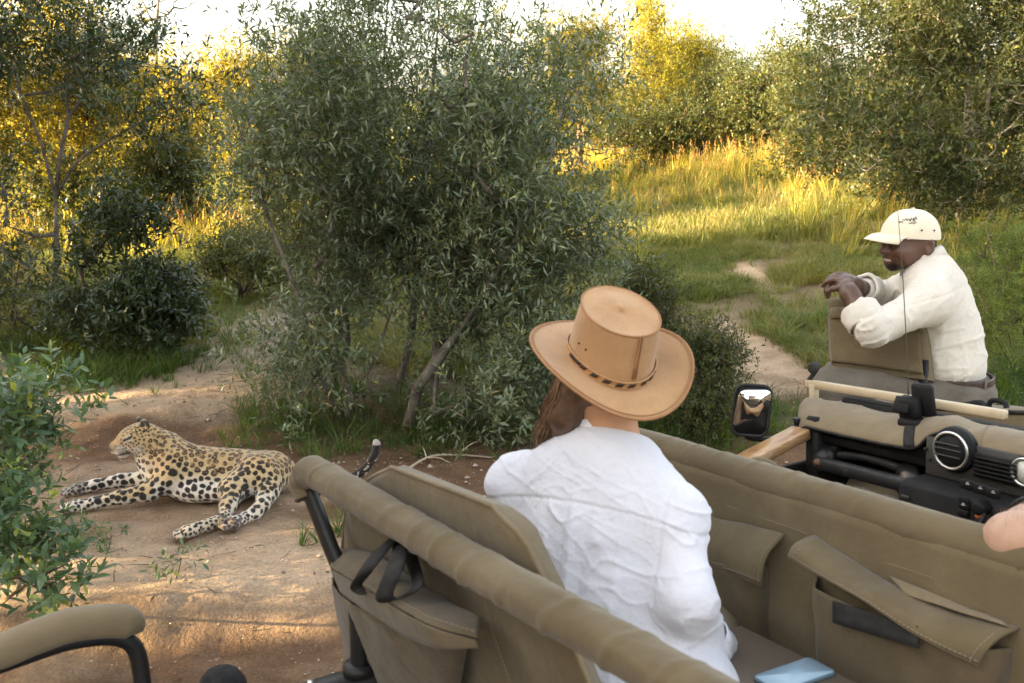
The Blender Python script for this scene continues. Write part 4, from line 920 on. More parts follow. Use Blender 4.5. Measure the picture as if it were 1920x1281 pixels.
m_, n_ = PB.shape[:2]; X, Y = np.meshgrid(np.linspace(0, 1, m_), np.linspace(0, 1, n_), indexing='ij'); e_ = np.minimum(np.minimum(Y, 1 - Y) * 9, np.minimum(X * 7, 1)).clip(0, 1); e_ = np.sqrt(1 - (1 - e_) ** 2)
rear = PB + N_ * (0.012 * e_ + .006 * fbm(PB * 7, 2, 4))[..., None]; front = PB - N_ * (0.05 * e_)[..., None]
b = VB(); b.add(*grid_np(rear)); b.add(grid_np(front)[0], grid_np(front)[1][:, ::-1]); sb = b.part('seat_backrest', CANVAS)
b = VB(); e = np.concatenate([PB[::-1, 0], PB[0, 1:-1], PB[:, -1]]); b.tube(e, .0042, 8); b.part('piping', CANVAS_K, sb)
# pocket, flap and strap on the back of it
PF = .0
pk = lambda px, py, f=-.0: onlean(px, py, f, -.22)
top_l, top_r, bot_r, bot_l = pk(640, 1075, .03), pk(880, 1195, .03), pk(855, 1330, .03), pk(668, 1270, .03)
g = coons(top_l, bot_l, bot_r, top_r, 22, 26); s_, t_ = np.meshgrid(np.linspace(0, 1, 22), np.linspace(0, 1, 26), indexing='ij')
bul = (np.sin(np.pi * t_) ** .5) * (.075 - .02 * s_); g = g - np.array([0, 1, 0]) * bul[..., None]; g = crinkle(g, .006, 7, 3, (1.4, 1, .6))
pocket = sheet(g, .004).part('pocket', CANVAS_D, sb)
fl = [pk(*p) for p in ((645, 1032, .035), (705, 1045, .03), (800, 1105, .03), (908, 1166, .035))]; lo = [pk(*p) for p in ((622, 1066, -.04), (700, 1112, -.075), (800, 1170, -.085), (893, 1200, -.03))]
a_, c_ = smooth_path(fl, 30), smooth_path(lo, 30); q = np.linspace(0, 1, 10)[:, None, None]; g = a_[None] * (1 - q) + c_[None] * q + np.array([0, 0, 1]) * (.012 * np.sin(np.pi * q)); g = crinkle(g, .004, 9, 8)
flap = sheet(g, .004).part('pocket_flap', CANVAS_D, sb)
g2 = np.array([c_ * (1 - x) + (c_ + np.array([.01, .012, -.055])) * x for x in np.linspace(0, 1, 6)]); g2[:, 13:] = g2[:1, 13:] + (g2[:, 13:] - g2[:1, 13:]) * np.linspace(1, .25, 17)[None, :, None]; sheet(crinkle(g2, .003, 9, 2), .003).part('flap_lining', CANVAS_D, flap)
stitch([g[8] - np.array([0, .003, 0]) + [0, 0, .003], [pk(890, 985, .045), pk(905, 1100, .045), pk(925, 1190, .045), pk(960, 1290, .045)]], flap)
b = VB()        # loop of black webbing
for lp in ([(742, 1008, .01), (712, 1036, -.045), (684, 1074, -.085), (668, 1100, -.085), (690, 1112, -.075), (728, 1090, -.045), (752, 1040, .0)], [(752, 1015, .01), (742, 1060, -.06), (722, 1112, -.095), (730, 1126, -.09), (758, 1118, -.07), (784, 1096, -.045), (772, 1052, .0), (757, 1020, .012)]):
    ctr = smooth_path([pk(*p) for p in lp], 40); wv = np.array([.80, .45, .35]); wv = wv / np.linalg.norm(wv) * .017; fl_w = (1 + .25 * np.sin(np.linspace(0, 7, 40)))[:, None]
    P = np.stack([ctr - wv * fl_w, ctr - wv * .4 - [0, .003, 0], ctr + wv * .4 - [0, .003, 0], ctr + wv * fl_w], 1); b.add(*sheet_np(P, .0028))
b.part('strap', BLACKCLOTH, sb)
# seat cushions
b = VB(); b.box([.50, .36, -.60], [.42, .26, .06], bev=.03); b.part('seat_cushion', CANVAS)
b = VB(); b.box([1.25, .36, -.60], [.2, .26, .06], bev=.03); b.part('seat_cushion', CANVAS)
# front-row rail and the canvas panel that hangs from it
path = [onf(1130, 806, .9), onf(1215, 833, .9), onf(1546, 940, .9), onf(1842, 1026, .9), onf(1842, 1026, .9) + [.5, 0, 0]]
path = [np.array([x, .9, -.068]) for x in (-.015, .08, .4, .7, 1.05, 1.5)]
G, cen = padded_tube(path, 300, .038, 15, .0026, 28); b = VB(); b.grid(G, True); b.tube([cen[0] - [.006, 0, 0], cen[0] + [.002, 0, 0]], .037, 20); r2 = b.part('seat_rail', CANVAS)
g = coons([-.01, .872, -.075], [-.01, .80, -.78], [1.5, .80, -.78], [1.5, .872, -.075], 40, 90); g = crinkle(g, .010, 3.0, 21, (1.2, 1, .7)); g = crinkle(g, .003, 9, 24, (1.3, 1, .6)); panel = sheet(g, .006).part('seat_back_panel', CANVAS)
pf = lambda px, py, d=0.0: onlean(px, py, .866 - d, .1)
hem = [np.array([x, .861, -.128 - .002 * math.sin(9 * x)]) for x in np.linspace(0, 1.5, 60)]
b = VB(); b.tube(hem, .0022, 6); b.part('hem', CANVAS, panel)
stitch([[h - [0, .006, .013] for h in hem]], panel)
def pocket(name_pts, flap_top, flap_low, seed, depth=.05, strip=None, st=None):
    tl, tr, br_, bl = name_pts; g = coons(tl, bl, br_, tr, 24, 24); s_, t_ = np.meshgrid(np.linspace(0, 1, 24), np.linspace(0, 1, 24), indexing='ij')
    g = g - np.array([0, 1, 0]) * ((np.minimum(np.minimum(t_, 1 - t_) * 14, 1)) * depth * (1 - .25 * s_) + .02 * np.sin(np.pi * t_) * (1 - s_))[..., None]
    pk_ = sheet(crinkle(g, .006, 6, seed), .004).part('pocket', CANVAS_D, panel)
    a_, c_ = smooth_path(flap_top, 34), smooth_path(flap_low, 34); q = np.linspace(0, 1, 12)[:, None, None]
    gg = a_[None] * (1 - q) + c_[None] * q - np.array([0, .02, -.008]) * np.sin(np.pi * q); gg = crinkle(gg, .004, 8, seed + 1); fl_ = sheet(gg, .0045).part('pocket_flap', CANVAS, panel)
    stitch([gg[10] - np.array([0, .004, 0]), gg[:, 1] - np.array([0, .004, 0]), gg[:, -2] - np.array([0, .004, 0])] + ([[x for x in st]] if st else []), fl_)
    b = VB(); b.tube(gg[-1], .0024, 5); b.part('flap_edge', CANVAS_K, fl_)
    if strip: b = VB(); b.add(*sheet_np(coons(*strip, 4, 12), .004)); b.part('fastening_strip', BLACKCLOTH, pk_)
pocket([pf(1250, 1000), pf(1440, 1060), pf(1440, 1235), pf(1250, 1170)], [pf(1240, 925), pf(1340, 972, .004), pf(1400, 985, .004), pf(1472, 1003, .004)], [pf(1240, 1030, .05), pf(1335, 1062, .055), pf(1385, 1080, .06), pf(1428, 1096, .05)], 31)
pocket([pf(1535, 1080), pf(1900, 1215), pf(1860, 1400), pf(1545, 1290)], [pf(1527, 1006, .004), pf(1640, 1080, .004), pf(1690, 1105, .006), pf(1790, 1150, .004), pf(1912, 1178, .004)],
       [pf(1480, 1043, .06), pf(1560, 1090, .075), pf(1625, 1128, .09), pf(1720, 1190, .085), pf(1836, 1246, .06)], 35,
       strip=[pf(1562, 1127, .080), pf(1562, 1168, .084), pf(1722, 1216, .086), pf(1722, 1174, .082)])
b = VB(); b.add(*sheet_np(crinkle(coons(pf(1668, 1082, .004), pf(1700, 1118, .03), pf(1890, 1176, .02), pf(1880, 1168, .004), 8, 16), .003, 8, 3), .003)); b.part('faded_patch', CANVAS_K, panel)
# storage box between the seats
c0, cL, cR = onu(1388, 1170, -.33), onu(1318, 1222, -.33), onu(1625, 1286, -.33); e1 = nrm((cR - c0) * [1, 1, 0]); e2 = np.array([-e1[1], e1[0], 0]); e2 = e2 if np.dot(e2, cL - c0) > 0 else -e2
b = VB(); ax = np.array([e1, e2, [0, 0, 1]]); b.box(c0 + e1 * .22 + e2 * .17 + [0, 0, -.02], [.22, .17, .02], ax, .006); lid = b.part('storage_lid', VINYL, smooth=False)
b = VB(); b.box(c0 + e1 * .22 + e2 * .17 + [0, 0, -.21], [.205, .155, .165], ax, .01); b.part('storage_box', PLASTIC, smooth=False)
LIDAX, LID0 = ax, c0
# left side: wooden rail cap and black door
pa, pz = onr(1382, 868, -.05), onr(1496, 808, -.045)
b = VB(); dirp = nrm(pz - pa); pa = pa - dirp * .75; mid = (pa + pz) / 2; axp = np.array([np.cross(dirp, [0, 0, 1]), dirp, [0, 0, 1]]); axp[0] = nrm(axp[0]); axp[2] = np.cross(axp[0], axp[1]); b.box(mid + axp[0] * .018, [.036, np.linalg.norm(pz - pa) / 2, .017], axp, .004); b.part('wooden_rail', WOOD, smooth=False)
b = VB(); b.box([-.035, 1.2, -.52], [.014, .62, .25], bev=.006); b.part('door_panel', PLASTIC, smooth=False)
b = VB(); b.tube(smooth_path([onf(1405, 872, 1.33), onf(1425, 866, 1.36), onf(1452, 880, 1.4), onf(1452, 902, 1.4)], 16), .016, 10); b.part('door_grip', CANVAS_K)
# wing mirror
dm = 3.13; mc = atl(1409, 770, dm); mx = nrm(atl(1440, 774, dm - .02) - atl(1380, 764, dm + .02)); my = nrm(atl(1408, 722, dm + .025) - atl(1408, 816, dm - .02)); mn = np.cross(mx, my); my = np.cross(mn, mx)
def rrect(w, h, rad, n=8):
    p = []
    for cx, cy, a in ((w - rad, h - rad, 0), (-w + rad, h - rad, 90), (-w + rad, -h + rad, 180), (w - rad, -h + rad, 270)):
        for k in range(n + 1): t = math.radians(a + 90 * k / n); p.append((cx + rad * math.cos(t), cy + rad * math.sin(t)))
    return np.array(p)
def plate(c, ax_, w, h, rad, z0, z1, ins=0.0, n=8):
    q0, q1 = rrect(w, h, rad, n), rrect(w - ins, h - ins, max(rad - ins, .001), n); b = VB(); k = len(q0); a = np.concatenate([c + q0 @ ax_[:2] + z0 * ax_[2], c + q1 @ ax_[:2] + z1 * ax_[2], [c + z0 * ax_[2]], [c + z1 * ax_[2]]])
    j = np.arange(k); j2 = (j + 1) % k; b.add(a, [np.stack([j, j2, j2 + k, j + k], 1), np.stack([np.full(k, 2 * k), j2, j], 1), np.stack([np.full(k, 2 * k + 1), j + k, j2 + k], 1)]); return b
axm = np.array([mx, my, mn])
if np.dot(mn, loc(CAM) - mc) < 0: axm[2] = -mn
Wm, Hm = .058, .0855
tg = onr(1440, 840, -.05); gn = nrm(nrm(loc(CAM) - mc) + nrm(tg - mc)); gl = float(np.degrees(np.arccos(np.clip(np.dot(gn, axm[2]), -1, 1))))
axm[2] = nrm(axm[2] * .35 + gn * .65); axm[0] = nrm(axm[0] - axm[2] * np.dot(axm[0], axm[2])); axm[1] = np.cross(axm[2], axm[0]); axm[1] = axm[1] if axm[1][2] > 0 else -axm[1]
mir = plate(mc, axm, Wm, Hm, .028, .0, -.035, .022).part('wing_mirror', RUBBER)
b = VB(); b.tube([mc + p @ axm[:2] for p in np.concatenate([rrect(Wm - .003, Hm - .003, .027), rrect(Wm - .003, Hm - .003, .027)[:1]])], .0052, 8, cap=False); b.part('mirror_rim', RUBBER, mir)
axg = np.array([nrm(axm[0] - gn * np.dot(axm[0], gn)), nrm(axm[1] - gn * np.dot(axm[1], gn)), gn])
plate(mc + axm[2] * .008, axg, Wm - .006, Hm - .008, .024, -.004, .0005).part('mirror_glass', GLASS, mir, smooth=False)
b = VB(); b.tube(smooth_path([mc - axm[2] * .02 - axm[1] * .06, mc - axm[2] * .02 - axm[1] * .095, atl(1445, 824, 3.16), atl(1486, 816, 3.15)], 18), .0085, 8); b.part('mirror_arm', BLACK, mir)
b = VB(); hk = atl(1494, 796, 3.14); b.tube([hk - [0, 0, .02], hk + [0, 0, .0]], .017, 14); b.tube([hk, hk + [0, 0, .016]], .010, 12); b.tube([hk + [0, 0, .014], hk + [0, 0, .02]], .013, 12); b.part('hinge_bolt', BLACK)
# dashboard
FD = 1.64
dash = VB(); dash.box([.0, FD + .08, -.36], [.026, .10, .24], bev=.008); dash.box([.72, FD + .19, -.42], [.76, .03, .33], bev=.01); dash.box([.72, FD + .09, -.155], [.75, .09, .03], bev=.01)
dash.box([.215, FD + .03, -.175], [.20, .03, .026], bev=.008); dash.box([.215, FD + .06, -.40], [.20, .12, .02], bev=.006)
dash = dash.part('dashboard', PLASTIC, smooth=False)
hb = [onf(1530, 868, FD - .05), onf(1575, 878, FD - .055), onf(1650, 897, FD - .055), onf(1721, 915, FD - .05)]
b = VB(); b.tube(smooth_path(hb, 24), np.stack([np.full(24, .021), np.full(24, .018)], 1), 12, sq=.7)
for (x0, y0, x1, y1) in ((1537, 866, 1560, 850), (1712, 910, 1702, 888)): b.tube([onf(x0, y0, FD - .05), onf(x1, y1, FD + .02)], [.023, .034], 12, sq=.7)
b.tube(smooth_path([onf(1545, 852, FD + .01), onf(1620, 858, FD + .015), onf(1702, 882, FD + .01)], 12), .012, 8); gh = b.part('grab_handle', WORN, dash)
for (x0, y0) in ((1530, 868), (1719, 917)):
    c = onf(x0, y0, FD - .073); b = VB(); b.tube([c, c + [0, .02, 0]], .011, 14); b.tube([c - [0, .003, 0], c], .006, 6); b.part('bolt', mat('rust', (.09, .05, .03), (.2, .1, .06), 60, .7) if 'rust' not in bpy.data.materials else bpy.data.materials['rust'], dash)
rC = .405; con = VB(); con.box([.80, FD - .01, -.42], [.40, .13, .215], bev=.012); con.box([.80, FD + .05, -.165], [.40, .070, .05], bev=.012); con.part('centre_console', PLASTIC, dash, smooth=False)
con = VB(); con.box([.79, FD - .03, -.15], [.375, .008, .055], bev=.004); con.part('trim_panel', PLASTIC_G, dash, smooth=False)
FC = FD - .038
vc = onf(1783, 845, FC - .02); b = VB(); b.tube([vc + [0, .03, 0], vc + [0, .012, 0], vc, vc + [0, .006, 0]], [.062, .062, .056, .045], 32); rv = b.part('round_vent', PLASTIC, dash)
th = np.linspace(0, 6.2832, 41); b = VB(); b.tube([vc + [.0485 * math.cos(x), -.003, .0485 * math.sin(x)] for x in th], .0045, 8, cap=False); b.part('ring', CHROME, rv)
b = VB(); v_ = ell_(vc, .04); q = np.linspace(.02, 1, 6); b.grid(np.array([[vc + [.042 * s * math.cos(x), -.002 - .016 * math.sqrt(max(0, 1 - s * s)), .042 * s * math.sin(x)] for x in th[:-1]] for s in q]), True); b.part('vent_ball', PLASTIC, rv)
for z in (-.012, .006, .02): b = VB(); w = math.sqrt(.042 ** 2 - z * z) * .9; b.box(vc + [0, -.017, z], [w, .004, .002], rotm((1, 0, 0), 20), .001); b.part('louvre', PLASTIC_G, rv)
c = onf(1868, 880, FC - .01); b = VB(); b.box(c, [.062, .004, .032], bev=.002); av = b.part('air_vent', PLASTIC, dash, smooth=False)
for k in range(5): b = VB(); b.box(c + [0, -.008, -.022 + .011 * k], [.056, .006, .0022], rotm((1, 0, 0), 25), .001); b.part('slat', PLASTIC, av, smooth=False)
c = onf(1922, 886, FC - .012); b = VB(); b.tube([c, c + [0, .02, 0]], .036, 24); ga = b.part('gauge', PLASTIC, dash)
b = VB(); b.tube([c + [.034 * math.cos(x), -.002, .034 * math.sin(x)] for x in th], .004, 8, cap=False); b.part('gauge_ring', CHROME, ga)
b = VB(); b.tube([c + [0, -.002, 0], c + [0, 0, 0]], .029, 24); b.part('gauge_face', mat('gauge_white', (.6, .6, .55), rough=.4), ga)
FS = FD - .14 - .004
for (x0, y0) in ((1814, 909), (1838, 917), (1862, 925)): b = VB(); b.box(onf(x0, y0, FS), [.0185, .005, .013], bev=.003); b.part('switch', PLASTIC, dash, smooth=False)
for (x0, y0) in ((1808, 948), (1806, 962), (1808, 938)): b = VB(); b.box(onf(x0, y0, FS), [.015, .004, .009], bev=.002); b.part('switch', PLASTIC, dash, smooth=False)
for (x0, y0, rr) in ((1845, 950, .019), (1807, 978, .010), (1835, 992, .014), (1848, 975, .012)): c = onf(x0, y0, FS); b = VB(); b.tube([c + [0, .004, 0], c - [0, .028, 0], c - [0, .031, 0]], [rr, rr * .85, rr * .6], 18); b.part('knob', PLASTIC, dash)
c = onf(1839, 966, FS - .01); b = VB(); b.tube([c, c - [0, .014, 0]], .007, 10); b.part('key_fob', mat('orange_fob', (.5, .13, .03), rough=.5), dash)
b = VB()
for k in range(9): b.box([rC + .02 + .004, FD - .14 - .001, -.245 - .018 * k], [.012, .002, .004], bev=.0008)
b.part('ribbing', PLASTIC_G, dash, smooth=False)
for (x0, y0) in ((1742, 862), (1800, 858), (1838, 862), (1896, 896), (1756, 900), (1735, 842)): c = onf(x0, y0, FD - .044); b = VB(); b.tube([c + [0, .004, 0], c - [0, .002, 0]], .005, 10); b.part('screw', CHROME if x0 > 1790 else RUBBER, dash)
b = VB(); cc = onf(1846, 962, FS - .02); b.tube(smooth_path([cc, cc + [.0, -.03, -.04], cc + [-.02, -.02, -.10], cc + [.0, -.01, -.2]], 20), .0035, 6); b.part('charging_cable', RUBBER, dash)
WHITEMARK = mat('switch_marking', (.45, .45, .42), rough=.6)
for (x0, y0) in ((1814, 908), (1838, 916), (1862, 924), (1806, 947)): c = onf(x0, y0, FS - .0055); b = VB(); b.box(c, [.005, .0006, .0012]); b.box(c + [0, 0, .004], [.0025, .0006, .001]); b.part('marking', WHITEMARK, dash, smooth=False)
# canvas cover draped over the dash
up_ = [onf(*p, 1.84) for p in ((1512, 758), (1530, 757), (1558, 762), (1691, 782), (1745, 796), (1855, 806), (1920, 820))]; up_.append(up_[-1] + np.array([.45, 0, .0]))
lo_ = [onf(*p, 1.61) for p in ((1502, 801), (1528, 805), (1617, 826), (1688, 840), (1708, 841), (1722, 836), (1745, 819), (1780, 812), (1790, 821), (1816, 838), (1855, 847), (1920, 860))]; lo_.append(lo_[-1] + np.array([.42, 0, .0]))
def resample(p, n): p = smooth_path(p, n * 4); s = np.concatenate([[0], np.cumsum(np.linalg.norm(np.diff(p, axis=0), axis=1))]); x = np.linspace(0, s[-1], n); return np.stack([np.interp(x, s, p[:, i]) for i in range(3)], 1)
A_, B_ = resample(up_, 110), resample(lo_, 110); rA = np.argsort(A_[:, 0]); A_ = np.stack([B_[:, 0] + (A_[0, 0] - B_[0, 0]) * np.linspace(1, 0, 110), np.interp(B_[:, 0], A_[rA, 0], A_[rA, 1]), np.interp(B_[:, 0], A_[rA, 0], A_[rA, 2])], 1)
q = np.linspace(0, 1, 22)[:, None, None]; bl = np.sin(np.pi * q) ** .8; g = A_[None] * (1 - q) + B_[None] * q + bl * np.array([0, -.02, .035]) ; g = crinkle(g, .006, 7, 51, (1.5, .7, .7)); g[:, :3] += (np.linspace(1, 0, 3) ** 2)[None, :, None] * np.array([.0, 0, -.02])
dc = sheet(g, .005).part('dash_cover', CANVAS_K); b = VB(); b.tube(g[-1], .0045, 6); b.part('cover_trim', BLACKCLOTH, dc)
b = VB(); kx = 50; 
for kx in (int(np.argmin(np.abs(B_[:, 0] - onf(1700, 841, 1.61)[0]))),): b.add(*sheet_np(g[8:, kx - 1:kx + 3] + np.array([0, -.003, .004]), .003))
b.part('webbing', BLACKCLOTH, dc)
kc = int(np.argmin(np.abs(B_[:, 0] - onf(1840, 845, 1.61)[0]))); b = VB(); b.tube(g[:, kc] + [0, -.002, .003], .0025, 5); b.part('seam', CANVAS_K, dc)
# radio clip with the whip aerial
cb = onf(1712, 792, 1.70); b = VB(); b.box(cb + [0, 0, .0], [.034, .03, .012], bev=.006); b.box(cb + [-.012, 0, .04], [.030, .02, .034], rotm((1, 0, 0), -15), .007); b.box(cb + [.012, .03, .062], [.034, .013, .050], rotm((1, 0, 0), -12), .008); b.box(cb + [-.022, -.022, .052], [.026, .006, .024], rotm((1, 0, 0), 30), .003); clip = b.part('radio_clip', PLASTIC, smooth=False)
a0, a1 = onf(1703, 742, 1.72), onf(1683, 392, 1.72); w = smooth_path([a0, a0 * .65 + a1 * .35 + [.004, 0, 0], a0 * .3 + a1 * .7 + [.004, 0, 0], a1], 24); b = VB(); b.tube(w, np.linspace(.0019, .0009, 24), 6); b.part('aerial', mat('aerial_steel', (.09, .075, .06), rough=.4, metallic=.6))
# folded windscreen lying on the bonnet in its canvas sleeve, with the cream frame bar
t0, t1 = onf(1566, 757, 1.95), onf(1930, 774, 1.95); t1 = t0 + (t1 - t0) * 1.3
rows = [np.linspace(t0, t1, 40) + d for d in (np.array([0, .3, -.06]), np.array([0, .12, -.01]), np.array([0, .02, .0]), np.array([0, 0, -.012]), np.array([.01, -.03, -.06]), np.array([.02, -.05, -.12]), np.array([.02, -.05, -.2]))]
gs = np.array(rows); gs = np.stack([smooth_path(gs[:, k], 20) for k in range(40)], 1); scr = sheet(crinkle(gs, .006, 5, 61), .006).part('folded_windscreen', CANVAS); b = VB(); b.tube(np.linspace(t0, t1, 30) + [0, -.004, .0], .006, 8); b.part('piping', BLACKCLOTH, scr)
c0_, c1_ = onf(1513, 712, 1.82), onf(1800, 757, 1.82); c1_ = c0_ + (c1_ - c0_) * 1.25
b = VB(); dd = nrm(c1_ - c0_); axb = np.array([dd, nrm(np.cross([0, 0, 1], dd)), [0, 0, 1]]); axb[2] = np.cross(axb[0], axb[1]); b.box((c0_ + c1_) / 2 - [0, 0, .012], [np.linalg.norm(c1_ - c0_) / 2, .012, .013], axb, .003)
b.box(c0_ + dd * .03 - [0, 0, .05], [.012, .014, .04], axb, .003); b.tube([c0_ + dd * .045 + [0, -.016, -.075], c0_ + dd * .045 + [0, .016, -.075]], .016, 12); b.box(c0_ + dd * .018 - [0, 0, .09], [.02, .014, .012], axb, .003); fb = b.part('windscreen_bar', CREAM, smooth=False)
kb = onf(1519, 691, 1.80); b = VB(); b.tube([kb + [.0, .03, .006], kb + [.006, .015, .003], kb + [.008, 0, 0], kb + [.008, -.003, 0]], [.014, .017, .0185, .011], 18); b.tube([kb + [0.0, .03, -.01], c0_ + [0, 0, -.01]], .008, 8); b.part('rubber_buffer', RUBBER, fb)
b = VB(); lb = onf(1866, 772, 2.0); b.tube(smooth_path([lb + [-.10, 0, .0], lb + [-.06, .02, .012], lb + [-.02, 0, .0]], 10), .012, 8); b.tube(smooth_path([lb + [-.02, 0, -.01], lb + [-.015, 0, .03], lb + [.03, 0, .03], lb + [.035, 0, -.01]], 14), .008, 8); b.box(lb + [-.08, .0, -.015], [.05, .02, .015], bev=.006); b.part('windscreen_latch', PLASTIC)
# bonnet, wings and body
b = VB(); b.box([.74, 2.35, -.36], [.52, .56, .10], bev=.05); b.part('bonnet', SANDP)
for s in (0, 1): b = VB(); b.box([.05 if not s else 1.43, 2.32, -.46], [.17, .60, .12], bev=.05); b.part('front_wing', SANDP)
b = VB(); b.box([.74, .0, -1.02], [.72, 1.75, .17], bev=.02); b.box([.74, 2.4, -.78], [.66, .55, .25], bev=.04); b.part('body', SANDP)
b = VB(); b.box([.80, .3, -.84], [.62, 1.75, .012], bev=.004); b.part('floor', PLASTIC, smooth=False)
b = VB(); b.box([-.02, .0, -.86], [.02, 1.5, .12], bev=.01); b.part('side_panel', BLACK, smooth=False)
b = VB(); b.box([.35, 1.12, -.55], [.25, .24, .07], bev=.03); b.part('seat_cushion', CANVAS)
b = VB(); b.box([1.15, 1.12, -.55], [.25, .24, .07], bev=.03); b.part('seat_cushion', CANVAS)
sw = np.array([1.12, 1.42, -.12]); b = VB(); b.tube([sw + rotm((1, 0, 0), 55) .T @ np.array([.19 * math.cos(x), .19 * math.sin(x), 0]) for x in th], .013, 10, cap=False); b.tube([sw, sw + [0, .2, -.16]], .022, 10)
for x in (0.4, 2.7, 4.7): b.tube([sw, sw + rotm((1, 0, 0), 55).T @ np.array([.18 * math.cos(x), .18 * math.sin(x), 0])], .01, 8)
b.part('steering_wheel', PLASTIC)
for (r_, f_) in ((.06, 2.45), (1.42, 2.45), (.06, -.55), (1.42, -.55)):
    c = np.array([r_, f_, -1.34]); w = VB(); x = np.array([.12, 0, 0]); w.tube([c - x * .7, c - x, c - x * .5, c + x * .5, c + x, c + x * .7], [.22, .33, .375, .375, .33, .22], 36); wh = w.part('wheel', RUBBER)
    w = VB(); w.tube([c - x * .85, c + x * .85], [.205, .205], 28); w.part('rim', SANDP, wh)
    w = VB(); w.tube([c - x * 1.0, c + x * 1.0], [.07, .07], 16); w.part('hub', SANDP, wh)
# third-row armrest in the near corner
ar = lambda px, py, r_=.02: onr(px, py, r_)
top = [ar(-260, 1300), ar(-100, 1235), ar(0, 1208), ar(60, 1184), ar(130, 1160), ar(200, 1152), ar(245, 1156), ar(266, 1170)]
P = resample(top, 60); rr = np.full((60, 2), [.033, .021]); tt = np.linspace(0, 1, 60); rr *= np.clip(np.sqrt(np.maximum((1 - tt) * 14, .02)), 0, 1)[:, None]
t, A, B = frames(P, [0, 0, 1]); b = VB(); b.tube(P - [0, 0, .014], np.stack([rr[:, 0] * .98, rr[:, 1] * 1.5], 1)[:, [0, 1]], 20, sq=.75, up=[0, 0, 1]); arm = b.part('armrest', CANVAS_K)
bars = [ar(-260, 1345), ar(-60, 1268), ar(60, 1225), ar(130, 1203), ar(200, 1194), ar(240, 1203), ar(258, 1228), ar(268, 1290), ar(275, 1400), ar(280, 1500)]
b = VB(); b.tube(resample(bars, 60), .0175, 14); b.part('armrest_tube', BLACK)
kb = onu(418, 1300, -.52); b = VB(); b.tube(smooth_path([kb + [-.05, .0, -.03], kb + [0, 0, .012], kb + [.06, 0, -.035]], 14), [.02, .03, .04, .047, .05, .053, .055, .056, .055, .053, .05, .045, .035, .02], 16); b.part('dark_rounded_end', BLACKCLOTH)  # dark rounded shape of unclear identity, built as a padded bar end
# tracker's seat on the left front wing
def tseat():
    d = 3.74
    tl, tr, br_, bl = atl(1553, 552, 3.86), atl(1738, 582, 3.70), atl(1752, 716, 3.66), atl(1560, 690, 3.82)
    xa = nrm(tr - tl); ua = nrm((tl + tr) / 2 - (bl + br_) / 2); na = nrm(np.cross(xa, ua)); na = na if np.dot(na, loc(CAM) - tl) > 0 else -na
    m, n = 26, 34; g = coons(tl, bl, br_, tr, m, n); s, t = np.meshgrid(np.linspace(0, 1, m), np.linspace(0, 1, n), indexing='ij')
    e = np.minimum(np.minimum(t, 1 - t) * 9, np.minimum(s * 8, 1)).clip(0, 1); e = np.sqrt(1 - (1 - e) ** 2); arch = -.02 * (2 * t - 1) ** 4 * (1 - s)
    back = g + na * (.035 * e + .012 * np.sin(np.pi * t) * np.exp(-((s - .35) / .1) ** 2) * .6 + .009 * fbm(g * 8, 3, 3))[..., None] + ua * arch[..., None]; frnt = g - na * (.045 * e)[..., None] + ua * arch[..., None]
    sd = back.copy(); bb = VB(); bb.add(*grid_np(crinkle(back, .003, 9, 71))); bb.add(*grid_np(frnt)); 
    for a_, c_ in ((back[:, 0], frnt[:, 0]), (back[:, -1], frnt[:, -1]), (back[0], frnt[0]), (back[-1], frnt[-1])): bb.add(*grid_np(np.stack([a_, (a_ + c_) / 2, c_], 1)))
    seat = bb.part('tracker_seat', CANVAS); fr_ = back + na * .004
    b = VB(); b.add(*sheet_np(crinkle(fr_[7:24, 0:31] + na * .010, .004, 8, 73), .004)); pk_ = b.part('pocket', CANVAS, seat)
    b = VB(); q = np.stack([fr_[4, 1:33] + na * .012, fr_[6, 1:33] + na * .022, fr_[8, 1:33] + na * .026], 0); b.add(*sheet_np(q, .004)); b.part('pocket_flap', CANVAS, seat)
    for (x0, y0, x1, y1, dd) in ((1580, 690, 1583, 730, 3.80), (1731, 705, 1734, 770, 3.66)): b = VB(); b.tube([atl(x0, y0 - 30, dd), atl(x1, y1, dd), atl(x1, y1, dd) - [0, 0, .14]], np.array([[.019, .012]] * 3), 10, sq=.6, up=[1, 0, 0]); b.part('seat_post', BLACK, seat)
    mid = (bl + br_) / 2; b = VB(); ax = np.array([xa, -na, ua]); ax[2] = np.cross(ax[0], ax[1]); b.box(mid - na * .20 - ua * .13, [.24, .22, .04], ax, .03); b.part('seat_cushion', CANVAS, seat)
    b = VB(); b.box(mid - na * .15 - ua * .25, [.2, .18, .02], ax, .01); b.tube([mid - na * .1 - ua * .25, mid - na * .1 - ua * .5 + [.25, 0, 0]], .025, 10); b.tube([mid - na * .3 - ua * .25, mid - na * .1 - ua * .5 + [.3, .1, 0]], .025, 10); b.part('seat_bracket', BLACK, seat)
    return xa, ua, na
TX, TU, TN = tseat()
